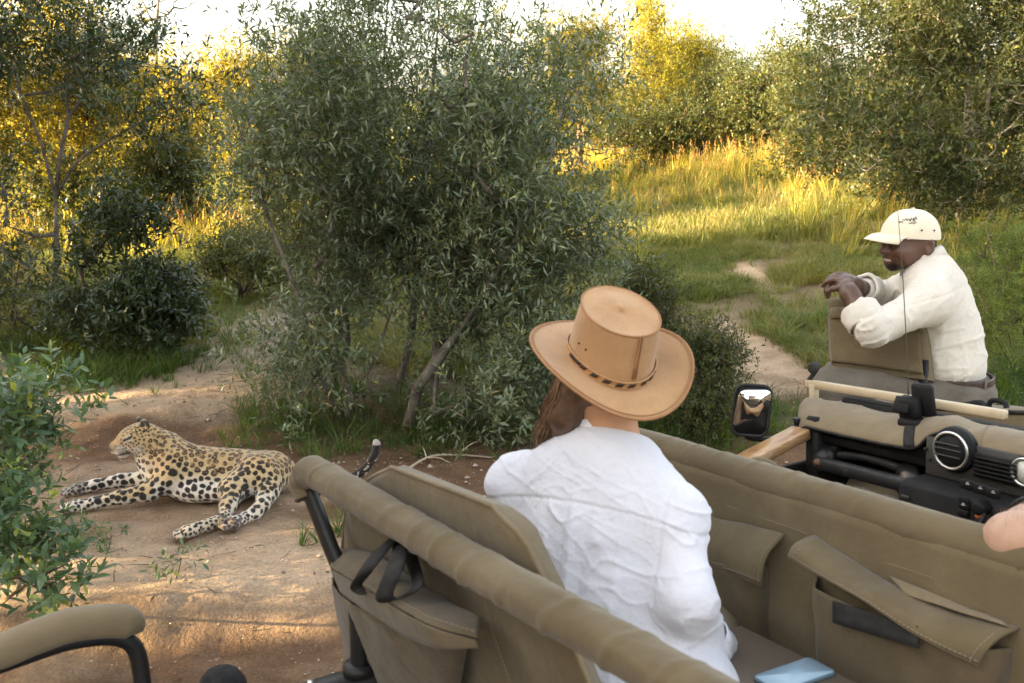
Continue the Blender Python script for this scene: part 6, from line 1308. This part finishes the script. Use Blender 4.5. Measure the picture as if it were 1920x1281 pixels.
    b = MB(); z = .1165; b.tube([hp(a, rs0 * .892, rf0 * .888, z + z * .04 * math.cos(a)) for a in np.linspace(0, 6.2832, 73)], .0024, 8, cap=False); part('crown_seam', b, SUEDE_D, hat)
    b = MB(); b.tube([hp(math.pi + .0, rs0 * s * 1.012, rf0 * q * 1.012, z_) for s, q, z_ in prof[1:6]], .0022, 6); b.tube([hp(math.pi + .07, rs0 * s * 1.006, rf0 * q * 1.006, z_) for s, q, z_ in prof[1:6]], .0012, 6); part('back_seam', b, SUEDE_D, hat)
    b = MB(); ed = [hp(a, rs1, rf1, curl(a, 1)) for a in np.linspace(0, 6.2832, 97)]; b.tube(ed, .0030, 8, cap=False); part('brim_edge', b, SUEDE_D, hat)
    b = MB(); t = .93; b.tube([hp(a, rs0 + (rs1 - rs0) * t, rf0 + (rf1 - rf0) * t, .0032 + curl(a, t)) for a in np.linspace(0, 6.2832, 97)], .0011, 6, cap=False); part('brim_stitching', b, SUEDE_D, hat)
    b = MB()
    for z in (.0065, .0195): b.tube([hp(a, rs0 * 1.005 + .002, rf0 * 1.005 + .002, z + base_(a)) for a in np.linspace(0, 6.2832, 97)], .0019, 6, cap=False)
    g = np.array([[hp(a, rs0 + .0016, rf0 + .0016, z + base_(a)) for z in (.006, .013, .020)] for a in np.linspace(0, 6.2832, 97)]); b.grid(g); band = part('hat_band', b, mat('band_leather', (.36, .19, .075), (.44, .25, .11), 40, .6), hat)
    for k in range(-5, 6):
        a0 = math.pi + .285 * k + (.06 if k > 0 else 0); w = .078 if abs(k) < 5 else .2; g = np.array([[hp(a0 + w * x + sk, rs0 + .0034, rf0 + .0034, z + base_(a0)) for x in np.linspace(-1, 1, 6)] for z, sk in ((.0085, -.035), (.013, 0), (.0178, .035))]); v, f = sheet_np(g, .0018); mk('band_inlay', v - PEL, f, DARKL, band)
    b = MB()
    for a0 in (math.pi / 2 + .35, math.pi / 2 + .1): c = hp(a0, rs0 * .955 + .001, rf0 * .955 + .001, .052); n = nrm(c - (HC + HU * .05)); b.tube([c - n * .002, c + n * .0016], .0022, 8)
    part('eyelet', b, DARKL, hat)
woman()
# --- the man on the tracker's seat
def man():
    D0 = 3.76; PEL = at(1782, 738, 3.80); root = thing('person', 'man in a cream cap and cream shirt leaning on the olive seat back', 'person', None, Matrix.Translation(Vector(PEL)))
    # head ------------------------------------------------------------
    Hc = at(1706, 447, 3.78); hf = nrm(np.array([-1, -.20, -.10])); Rh = basis(hf, [0, 0, 1.0]); L = lambda f, s, u: Hc + f * Rh[0] + s * Rh[1] + u * Rh[2]      # s: towards his left = the camera
    K = [ell_(L(-.005, 0, .012), (.100, .077, .098), Rh), ('+', ell_(L(.030, 0, -.045), (.072, .062, .062), Rh), .03), ('+', ell_(L(.058, 0, -.080), (.038, .040, .026), Rh), .03), ('+', ell_(L(.082, 0, -.004), (.020, .045, .012), Rh), .02),
         ('+', cap_(L(.092, 0, -.008), L(.112, 0, -.034), .010, .015), .014), ('+', ell_(L(.104, 0, -.038), (.014, .021, .011), Rh), .010), ('+', ell_(L(.091, 0, -.062), (.013, .026, .0075), Rh), .008), ('+', ell_(L(.089, 0, -.077), (.013, .023, .0085), Rh), .008), ('-', cap_(L(.105, -.022, -.0695), L(.098, .026, -.0685), .0035), .004),
         ('+', ell_(L(.074, 0, -.100), (.020, .024, .016), Rh), .02), ('+', cap_(L(-.015, 0, -.035), L(-.065, 0, -.125), .062, .066), .04)]
    for s in (-1, 1):
        K += [('+', ell_(L(.066, .046 * s, -.034), (.026, .020, .018), Rh), .02), ('-', ell_(L(.092, .032 * s, -.014), (.013, .017, .010), Rh), .012), ('+', ell_(L(.082, .033 * s, -.015), (.0125, .0135, .012), Rh), .003), ('+', ell_(L(.040, .062 * s, -.060), (.030, .012, .030), Rh), .02)]
        ec = L(-.028, .080 * s, -.024); Re = basis(Rh[0] * .9 - Rh[1] * s * .35, Rh[2] * .95 - Rh[0] * .25)
        K += [('+', ell_(ec, (.021, .010, .033), Re), .006), ('-', ell_(ec + Rh[1] * s * .009 + Rh[0] * .003, (.011, .006, .020), Re), .004), ('+', ell_(ec + Rh[0] * .006 - Rh[2] * .026, (.010, .007, .010), Re), .006)]
    P1, F1 = sdf_mesh(K, .0036, .02); P1 = relax(P1, F1, 1, .4); q = (P1 - Hc) @ Rh.T; n = fbm(P1 * 60, 2, 3)
    C1 = np.array([.098, .050, .032]) * (1 + .12 * n[:, None]); g = lambda f, s, u, r: np.exp(-(((q[:, 0] - f) / r[0]) ** 2 + ((np.abs(q[:, 1]) - s) / r[1]) ** 2 + ((q[:, 2] - u) / r[2]) ** 2))[:, None]
    def tone(m, c):
        nonlocal C1; m = np.clip(m, 0, 1); C1 = C1 * (1 - m) + np.array(c) * m
    tone(g(.07, .045, -.034, (.03, .02, .018)) * .35, (.15, .075, .048)); tone(g(.10, 0, -.07, (.02, .026, .014)) * .8, (.12, .052, .042))
    bd = np.clip(g(.080, 0, -.100, (.030, .030, .017)) * 1.8 + g(.078, .030, -.082, (.016, .012, .024)) * 1.0 + g(.098, .0, -.053, (.012, .026, .005)) * .9, 0, 1) * (.75 + .25 * (n[:, None] > -.2)); tone(bd, (.008, .007, .006))
    tone((np.exp(-((q[:, 2] + .0690) / .0030) ** 2) * (q[:, 0] > .082) * (np.abs(q[:, 1] - .002) < .022))[:, None] * .9, (.55, .50, .44))
    hm = (q[:, 0] < -.045) & (q[:, 2] > -.055) & (np.abs(q[:, 1]) < .079); C1[hm] = [.010, .008, .007]; tone(g(.089, .033, -.010, (.012, .017, .003)) * 1.2, (.006, .005, .005)); tone(g(.093, .034, -.0155, (.005, .009, .003)) * .8, (.012, .010, .009))
    # arms and hands: near arm is his left
    shL, elL, wrL = at(1742, 566, 3.60), at(1632, 618, 3.52), at(1594, 552, 3.60); shR, elR, wrR = at(1716, 545, 3.98), at(1652, 562, 4.02), at(1604, 536, 3.80)
    hands = []
    hands += [cap_(elL, wrL, .044, .033), ('+', cap_(wrL, at(1588, 540, 3.63), .031, .029), .02), cap_(elR, wrR, .044, .033), ('+', cap_(wrR, at(1590, 527, 3.77), .030, .028), .02)]
    # his right hand lies flat on the seat back, fingers bent down over its edge; the left closes on it
    w0 = at(1588, 525, 3.765); kn = [at(1567, 521, 3.70), at(1565, 521, 3.722), at(1566, 520, 3.745), at(1569, 519, 3.766)]
    hands += [('+', ell_((w0 + kn[1]) / 2, (.042, .040, .017), basis(kn[1] - w0, [0, 0, 1])), .02)]
    for i, k in enumerate(kn):
        a = k + np.array([-.024, -.012, -.012 - .003 * (i == 0)]); b_ = a + np.array([-.010, -.004, -.034 + .004 * (i in (0, 3))]); c_ = b_ + np.array([.006, .002, -.024]); hands += [('+', cap_(w0 * .3 + k * .7, k, .011, .0115), .01), ('+', cap_(k, a, .0112, .0102), .004), ('+', cap_(a, b_, .0102, .0092), .003), ('+', cap_(b_, c_, .0092, .0078), .003)]
    tb0 = w0 + np.array([.0, -.035, -.006]); tb1 = tb0 + np.array([-.03, -.014, -.004]); hands += [('+', cap_(w0, tb0, .016, .013), .012), ('+', cap_(tb0, tb1, .0125, .0112), .004), ('+', cap_(tb1, tb1 + np.array([-.022, .002, -.008]), .011, .0085), .003)]
    w1 = at(1586, 536, 3.64); k1 = [at(1577, 528, 3.655), at(1580, 523, 3.675), at(1583, 519, 3.695), at(1587, 517, 3.715)]
    hands += [('+', ell_((w1 + k1[1]) / 2, (.034, .036, .017), basis(k1[1] - w1, [-.5, -.2, .8])), .02)]
    for i, k in enumerate(k1):
        a = k + np.array([-.022, .016, .004]); b_ = a + np.array([-.020, .020, -.012]); c_ = b_ + np.array([-.008, .014, -.016]); hands += [('+', cap_(w1 * .3 + k * .7, k, .011, .0115), .01), ('+', cap_(k, a, .011, .010), .003), ('+', cap_(a, b_, .010, .009), .003), ('+', cap_(b_, c_, .009, .0078), .003)]
    t0 = w1 + np.array([-.022, -.004, -.006]); t1 = t0 + np.array([-.024, .006, -.006]); hands += [('+', cap_(w1, t0, .015, .0125), .012), ('+', cap_(t0, t1, .0122, .011), .004), ('+', cap_(t1, t1 + np.array([-.016, .010, -.012]), .011, .0085), .003)]
    P2, F2 = sdf_mesh(hands, .0034, .012); P2 = relax(P2, F2, 1, .4); N2 = vnormals(P2, F2); C2 = np.array([.086, .044, .028]) * (1 + .14 * fbm(P2 * 70, 2, 8)[:, None]); dn = sst(.2, -.6, N2[:, 2])[:, None] * .0; nails = np.zeros(len(P2))
    for i, k in enumerate(kn): tip = k + np.array([-.024, -.012, -.012]) + np.array([-.010, -.004, -.034]) + np.array([.006, .002, -.024]); nails = np.maximum(nails, np.exp(-(np.linalg.norm(P2 - tip - np.array([-.006, 0, .002]), axis=1) / .0065) ** 2))
    C2 = C2 * (1 - .6 * nails[:, None]) + np.array([.22, .12, .09]) * .6 * nails[:, None]
    # trunk and legs inside the clothes
    nk = at(1738, 498, 3.80); ch = at(1762, 560, 3.80); wa = at(1784, 660, 3.80); kneeN, kneeF = at(1556, 728, 3.74), at(1575, 716, 3.98)
    I_ = [cap_(L(-.05, 0, -.10), nk, .06, .064), cap_(nk, ch, .06, .08), cap_(ch, wa, .08, .08), cap_(wa, PEL, .08, .09), cap_(ch, shL, .06, .05), cap_(ch, shR, .06, .05), cap_(shL, elL, .05, .042), cap_(shR, elR, .05, .042), cap_(PEL + np.array([0, -.08, 0]), kneeN, .08, .055), cap_(PEL + np.array([0, .08, 0]), kneeF, .08, .055), cap_(kneeN, kneeN + np.array([.03, .05, -.40]), .05, .035), cap_(kneeF, kneeF + np.array([.03, .05, -.40]), .05, .035)]
    P3, F3 = sdf_mesh(I_, .014, .04); C3 = np.tile([.070, .036, .023], (len(P3), 1)); o = np.cumsum([0, len(P1), len(P2)])
    mk('body', np.concatenate([P1, P2, P3]) - PEL, np.concatenate([F1, F2 + o[1], F3 + o[2]]), SKIN_D, root, attrs={'tone': np.concatenate([C1, C2, C3])})
    # shirt -----------------------------------------------------------
    tf = nrm(np.array([-.80, .55, 0])); up_ = nrm(nk - wa); Rt = basis(tf - up_ * np.dot(tf, up_), up_)
    S_ = [ell_(at(1755, 556, 3.80), (.115, .185, .15), Rt), ('+', ell_(at(1773, 628, 3.80), (.125, .165, .16), Rt), .06), ('+', ell_(at(1780, 688, 3.80), (.128, .158, .11), basis(tf, [0, 0, 1])), .05), ('+', cap_(nk - up_ * .02, shL, .062, .080), .06), ('+', cap_(nk - up_ * .02, shR, .062, .080), .06),
          ('+', cap_(shL, elL + np.array([.02, 0, 0]), .069, .054), .05), ('+', cap_(elL, elL * .55 + wrL * .45, .056, .052), .03), ('+', cap_(shR, elR, .083, .064), .05), ('+', cap_(elR, elR * .35 + wrR * .65, .062, .052), .03),
          ('-', cap_(nk + up_ * .02 + Rt[0] * .015, L(-.03, 0, -.06), .066, .07), .012), ('-', box_(PEL - np.array([0, 0, .20]), (.5, .5, .175), rotm((0, 1, 0), 8)), .012)]
    def wr(P, N):
        q = (P - wa) @ Rt.T; rid = lambda w, s: np.exp(-(np.abs(w) / s) ** 1.3); w1 = fbm(np.stack([q[:, 0] * 7, q[:, 1] * 7, q[:, 2] * 14 + q[:, 1] * 6], 1), 3, 3); w2 = fbm(np.stack([q[:, 0] * 11 + 5 * q[:, 2], q[:, 1] * 9, q[:, 2] * 8], 1), 3, 7)
        z = np.clip(-(P @ [0, 0, 1.] - wa[2]) / .1 + .4, 0, 1); armm = (np.linalg.norm(P - elL, axis=1) < .14) | (np.linalg.norm(P - elR, axis=1) < .14); pit = np.exp(-(np.linalg.norm(P - (shL * .75 + wa * .25), axis=1) / .09) ** 2)
        band = np.exp(-((q[:, 2] - .035 - .05 * q[:, 1]) / .006) ** 2) * .005 * (N @ Rt[0] < .3)
        yk = -.0025 * np.exp(-((q[:, 2] - .235) / .0045) ** 2) * (q[:, 0] < .03); sl_ = np.linalg.norm(P - shL, axis=1)
        return rid(w1, .06) * (.0030 + .005 * z + .004 * armm + .006 * pit) + rid(w2, .06) * (.0025 + .003 * armm + .004 * pit) + band + yk + .008 * fbm(q * 5, 2, 9) + .012 * z * fbm(q * 6, 2, 2)
    P, F = cloth(S_, .0054, .05, wr); mk('shirt', P - PEL, F, COTTON, root)
    e_, w_ = elL, wrL                                                # rolled cuff
    for (e_, w_, f0) in ((elL, wrL, .45), (elR, wrR, .66)):
        d = nrm(w_ - e_); c = e_ * (1 - f0) + w_ * f0; n1 = nrm(np.cross(d, [.2, .9, .3])); n2 = np.cross(d, n1); g = np.array([[c + d * z + (r_ + .0045 * math.sin(2 * a + 1) + .003 * math.sin(5 * a + z * 90)) * (math.cos(a) * n1 + math.sin(a) * n2) for a in np.linspace(0, 6.2832, 33)] for z, r_ in ((-.05, .060), (-.046, .064), (-.02, .0645), (.010, .064), (.024, .061), (.026, .055), (.015, .050))])
        v, f = sheet_np(g, .004); mk('cuff', v - PEL, f, COTTON, root)
    g = []                                                           # shirt collar, open at the throat
    for k in range(37):
        a = math.radians(-150 + 300 * k / 36); c = nk + up_ * .0 + Rt[0] * .012; dr = -math.cos(a) * Rt[0] + math.sin(a) * Rt[1]; fr = .5 - .5 * math.cos(a); z0 = .030 - .03 * fr
        g.append([c + dr * .071 + up_ * (z0 + .004), c + dr * .074 + up_ * (z0 + .026), c + dr * .078 + up_ * (z0 + .031), c + dr * .084 + up_ * (z0 + .022), c + dr * .093 + up_ * (z0 - .012) - Rt[0] * 0])
    v, f = sheet_np(np.array(g), .0035); mk('collar', v - PEL, f, COTTON, root)
    # trousers and belt ----------------------------------------------
    T_ = [ell_(PEL + np.array([.01, 0, .0]), (.150, .165, .105), basis(tf, [0, 0, 1])), ('+', cap_(PEL + np.array([-.02, -.08, -.03]), kneeN, .105, .078), .05), ('+', cap_(PEL + np.array([-.02, .08, -.02]), kneeF, .105, .078), .05), ('+', cap_(kneeN, kneeN + np.array([.02, .04, -.42]), .076, .065), .03), ('+', cap_(kneeF, kneeF + np.array([.02, .04, -.42]), .076, .065), .03)]
    P, F = cloth(T_, .008, .05, lambda P, N: .007 * np.exp(-(np.abs(fbm(P * np.array([7, 9, 12]), 3, 5)) / .12) ** 1.3) + .006 * fbm(P * 7, 2, 1)); mk('trousers', P - PEL, F, TROUSER, root)
    bz = .060; Rb = basis(tf, [.05, 0, 1.0]); bl = [PEL + Rb[2] * bz + Rb[0] * (.131 * math.cos(a)) + Rb[1] * (.146 * math.sin(a)) + np.array([.012, 0, 0]) for a in np.linspace(0, 6.2832, 49)]
    b = MB(); b.tube([x - PEL for x in bl], np.array([[.019, .004]] * 49), 10, cap=False, sq=.6, up=Rb[2]); belt = b.build('belt', mat('belt_leather', (.030, .017, .011), (.05, .03, .02), 30, .5), root)
    b = MB()
    for k in (8, 20, 27, 33, 37, 43): c = bl[k]; n = nrm(c - PEL - Rb[2] * bz); b.box(c - PEL + n * .006, [.003, .006, .026], basis(n, Rb[2]), .002)
    b.build('belt_loop', TROUSER, belt)
    for k_ in (kneeN, kneeF):
        a = k_ + np.array([.02, .04, -.44]); b = MB(); b.tube(smooth_path([a + [.03, .02, .06], a + [.02, .02, 0], a + [-.02, .0, -.05], a + [-.13, -.03, -.075], a + [-.20, -.05, -.08]], 14), np.interp(np.arange(14), [0, 4, 8, 11, 13], [.055, .055, .055, .045, .02]), 14); b.v = [v - PEL for v in b.v]; b.build('boot', DARKL, root)
    # cap -------------------------------------------------------------
    CAP = mat('cap_cotton', (.68, .605, .46), (.74, .665, .52), 20, .88, bumps=((420, .0006), (40, .0015)), spec=.15, sheen=.15); Cc = L(-.004, 0, .004); Rc = basis(nrm(Rh[0] * 1 + Rh[2] * .10), Rh[2]); cp = lambda f, s, u: Cc + f * Rc[0] + s * Rc[1] + u * Rc[2]
    rows = []
    for i, t in enumerate(np.linspace(0, 1, 15)):
        ph = t * math.pi / 2 * .995; z = .106 * math.sin(ph) ** 1.05; rad = math.cos(ph) ** .82
        rows.append([cp((.116 if math.cos(a) > 0 else .114) * rad * math.cos(a) * (1 + .02 * (math.cos(a) > 0)), .089 * rad * math.sin(a), z + .006 * (1 - t) * math.cos(a) + .0018 * math.sin(9 * a + 7 * t) * math.sin(math.pi * t) - .0022 * math.exp(-((((a + .52) % 1.0472) - .52) / .035) ** 2)) for a in np.linspace(0, 6.2832, 96, endpoint=False)])
    b = MB(); b.grid(np.array(rows), True); inn = np.array(rows[:2])[::-1] - (np.array(rows[:2])[::-1] - Cc) * .03; b.grid(np.concatenate([np.array(rows[:1]), inn]), True); b.v = [v - PEL for v in b.v]; hat = b.build('cap', CAP, root)
    g = []
    for t in np.linspace(0, 1, 10):
        g.append([cp(.108 * math.cos(a) + t * .080 * (math.cos(a) ** .55), .087 * math.sin(a) * (1 - .04 * t), .006 * math.cos(a) + .006 - t * .016 * math.cos(a) - .024 * math.sin(a) ** 2 * t + .010 * math.sin(math.pi * t)) for a in np.linspace(-1.12, 1.12, 25)])
    v, f = sheet_np(np.array(g), .0035); mk('peak', v - PEL, f, CAP, hat)
    b = MB(); c = cp(0, 0, .1075); b.tube([c - Rc[2] * .003, c + Rc[2] * .002, c + Rc[2] * .004], [.007, .007, .003], 12); b.v = [v - PEL for v in b.v]; b.build('cap_button', CAP, hat)
    INK = mat('navy_thread', (.035, .03, .06), rough=.8)
    def on_dome(a, t): ph = t * math.pi / 2 * .995; rad = math.cos(ph) ** .82; return cp(.1185 * rad * math.cos(a), .0915 * rad * math.sin(a), .1075 * math.sin(ph) ** 1.05 + .006 * (1 - t) * math.cos(a))
    b = MB()
    for a0 in (1.45, 1.95, 2.75):
        c = on_dome(a0, .22); n = nrm(c - cp(0, 0, .01)); b.tube([c - n * .001, c + n * .0018], .0036, 8)
    b.v = [v - PEL for v in b.v]; b.build('eyelet', INK, hat)
    b = MB(); scr = [(.95, .50), (.90, .60), (.86, .50), (.80, .46), (.83, .56), (.76, .50), (.70, .55), (.68, .45), (.62, .52), (.55, .47), (.50, .53), (.44, .47), (.34, .50)]      # stitched script, not legible in the photo
    pts = smooth_path([on_dome(a + .35, t * .95) for a, t in scr], 70); b.tube(pts, .0012, 4)
    pts = smooth_path([on_dome(a + .35, t) for a, t in ((.92, .38), (.86, .43), (.82, .36), (.76, .41), (.70, .36), (.64, .40))], 30); b.tube(pts, .0010, 4); pts = smooth_path([on_dome(a + .35, t) for a, t in ((.42, .37), (.36, .42), (.30, .37), (.26, .42))], 20); b.tube(pts, .0013, 4)
    b.v = [v - PEL for v in b.v]; b.build('embroidery', INK, hat)
man()
# --- the driver, of whom only an elbow shows at the right edge
def driver():
    E = at(1892, 1012, 1.80); SH = at(2150, 985, 1.66); WR = at(2030, 905, 2.02); up = np.array([0, 0, 1.]); right, fwd = VM[:, 0], VM[:, 1]; nk = SH + right * .19 + up * .07; PEL = V(1.52, 1.08, -.45); wa = (nk + PEL) / 2
    root = thing('person', 'driver whose bare elbow rests on the front seat rail at the right edge', 'person', None, Matrix.Translation(Vector(PEL)))
    hd = nk + up * .19 + fwd * .04; Rh = basis(fwd, up); L = lambda f, s, u: hd + f * Rh[0] + s * Rh[1] + u * Rh[2]; SR = SH + right * .38
    B_ = [cap_(SH, E + nrm(SH - E) * .01, .052, .046), ('+', cap_(E, WR, .043, .030), .02), ell_(L(0, 0, .02), (.1, .077, .105), Rh), ('+', ell_(L(.035, 0, -.06), (.065, .058, .065), Rh), .03), ('+', ell_(L(.11, 0, -.03), (.016, .014, .024), Rh), .012), ('+', cap_(nk - up * .03, hd - up * .03, .058, .055), .03), cap_(nk - up * .06, PEL, .11, .12), cap_(SR, SR - up * .28 + fwd * .12, .05, .042), cap_(SR - up * .28 + fwd * .12, SR - up * .2 + fwd * .36, .04, .03)]
    for s in (-1, 1): B_ += [('+', ell_(L(-.01, .077 * s, -.02), (.02, .009, .032), Rh), .008), ('-', ell_(L(.09, .033 * s, -.01), (.012, .016, .010), Rh), .012)]
    kn = [PEL + fwd * .45 + right * s for s in (-.1, .12)]
    for k in kn: B_ += [cap_(PEL, k, .085, .06), cap_(k, k + fwd * .1 - up * .25, .055, .04)]
    for (w, e) in ((WR, E), (SR - up * .2 + fwd * .36, SR - up * .28 + fwd * .12)):
        d = nrm(w - e); sd_ = nrm(np.cross(d, up)); u_ = np.cross(sd_, d); h0 = w + d * .02; B_.append(('+', ell_(h0 + d * .05, (.05, .042, .017), np.array([d, sd_, u_])), .02))
        for i in range(4): o = h0 + d * .09 + sd_ * (.03 - .02 * i); m = o + d * .04 - u_ * .008; B_ += [('+', cap_(o, m, .010, .009), .005), ('+', cap_(m, m + d * .018 - u_ * .024, .009, .0078), .004)]
        B_ += [('+', cap_(h0 + d * .02 - sd_ * .035, h0 + d * .07 - sd_ * .06, .012, .010), .01)]
    P, F = sdf_mesh(B_, .007, .03); P = relax(P, F, 2); N = vnormals(P, F); P = P + N * (.0012 * fbm(P * 45, 3, 5) + .002 * fbm(P * 18, 2, 6))[:, None]; mk('body', P - PEL, F, SKIN_L, root)
    r = R_(95); hb = MB(); ctr = np.array([E, WR, SH])
    pk_ = np.flatnonzero((np.linalg.norm(P - E, axis=1) < .22) & (r.random(len(P)) < .11)); d0 = nrm(WR - E)
    for i in pk_: t_ = nrm(d0 * .8 + N[i] * .35 + r.normal(0, .35, 3)); p = P[i] - PEL; hb.tube([p, p + t_ * .006 + N[i] * .002, p + t_ * .013], [.00022, .0002, .0001], 3, cap=False)
    hb.build('arm_hair', HAIR, root)
    S_ = [cap_(SH, SH * .55 + E * .45, .068, .066), cap_(SR, SR - up * .16 + fwd * .06, .068, .066), ('+', cap_(SH, SR, .07, .07), .04), ('+', cap_(nk - up * .1, wa, .15, .15), .06), ('+', cap_(wa, PEL, .15, .155), .06), ('-', cap_(nk, nk + up * .2, .066), .01)]
    P, F = cloth(S_, .011, .05, lambda P, N: .005 * fbm(P * 12, 3, 4)); mk('shirt', P - PEL, F, mat('khaki_shirt', (.25, .21, .14), (.30, .25, .17), 8, .9, bumps=((25, .005),)), root)
    T_ = []; 
    for k in kn: T_ += [cap_(PEL, k, .115, .085), cap_(k, k + fwd * .1 - up * .25, .075, .06)]
    P, F = cloth(T_, .014, .05); mk('trousers', P - PEL, F, TROUSER, root)
    P, F = sdf_mesh([ell_(L(-.015, 0, .03), (.102, .082, .104), Rh), ('-', ell_(L(.12, 0, -.05), (.10, .13, .09), Rh), .02)], .009, .02); mk('hair', P - PEL, F, HAIR, root)
    d = nrm(WR - E); c = E + d * .105; n1 = nrm(np.cross(d, up)); n2 = np.cross(d, n1); b = MB(); b.tube([c - PEL + .0445 * (math.cos(a) * n1 + math.sin(a) * n2) for a in np.linspace(0, 6.2832, 33)], np.array([[.011, .003]] * 33), 8, cap=False, sq=.6, up=d); b.build('wristband', BLACKCLOTH, root)
driver()
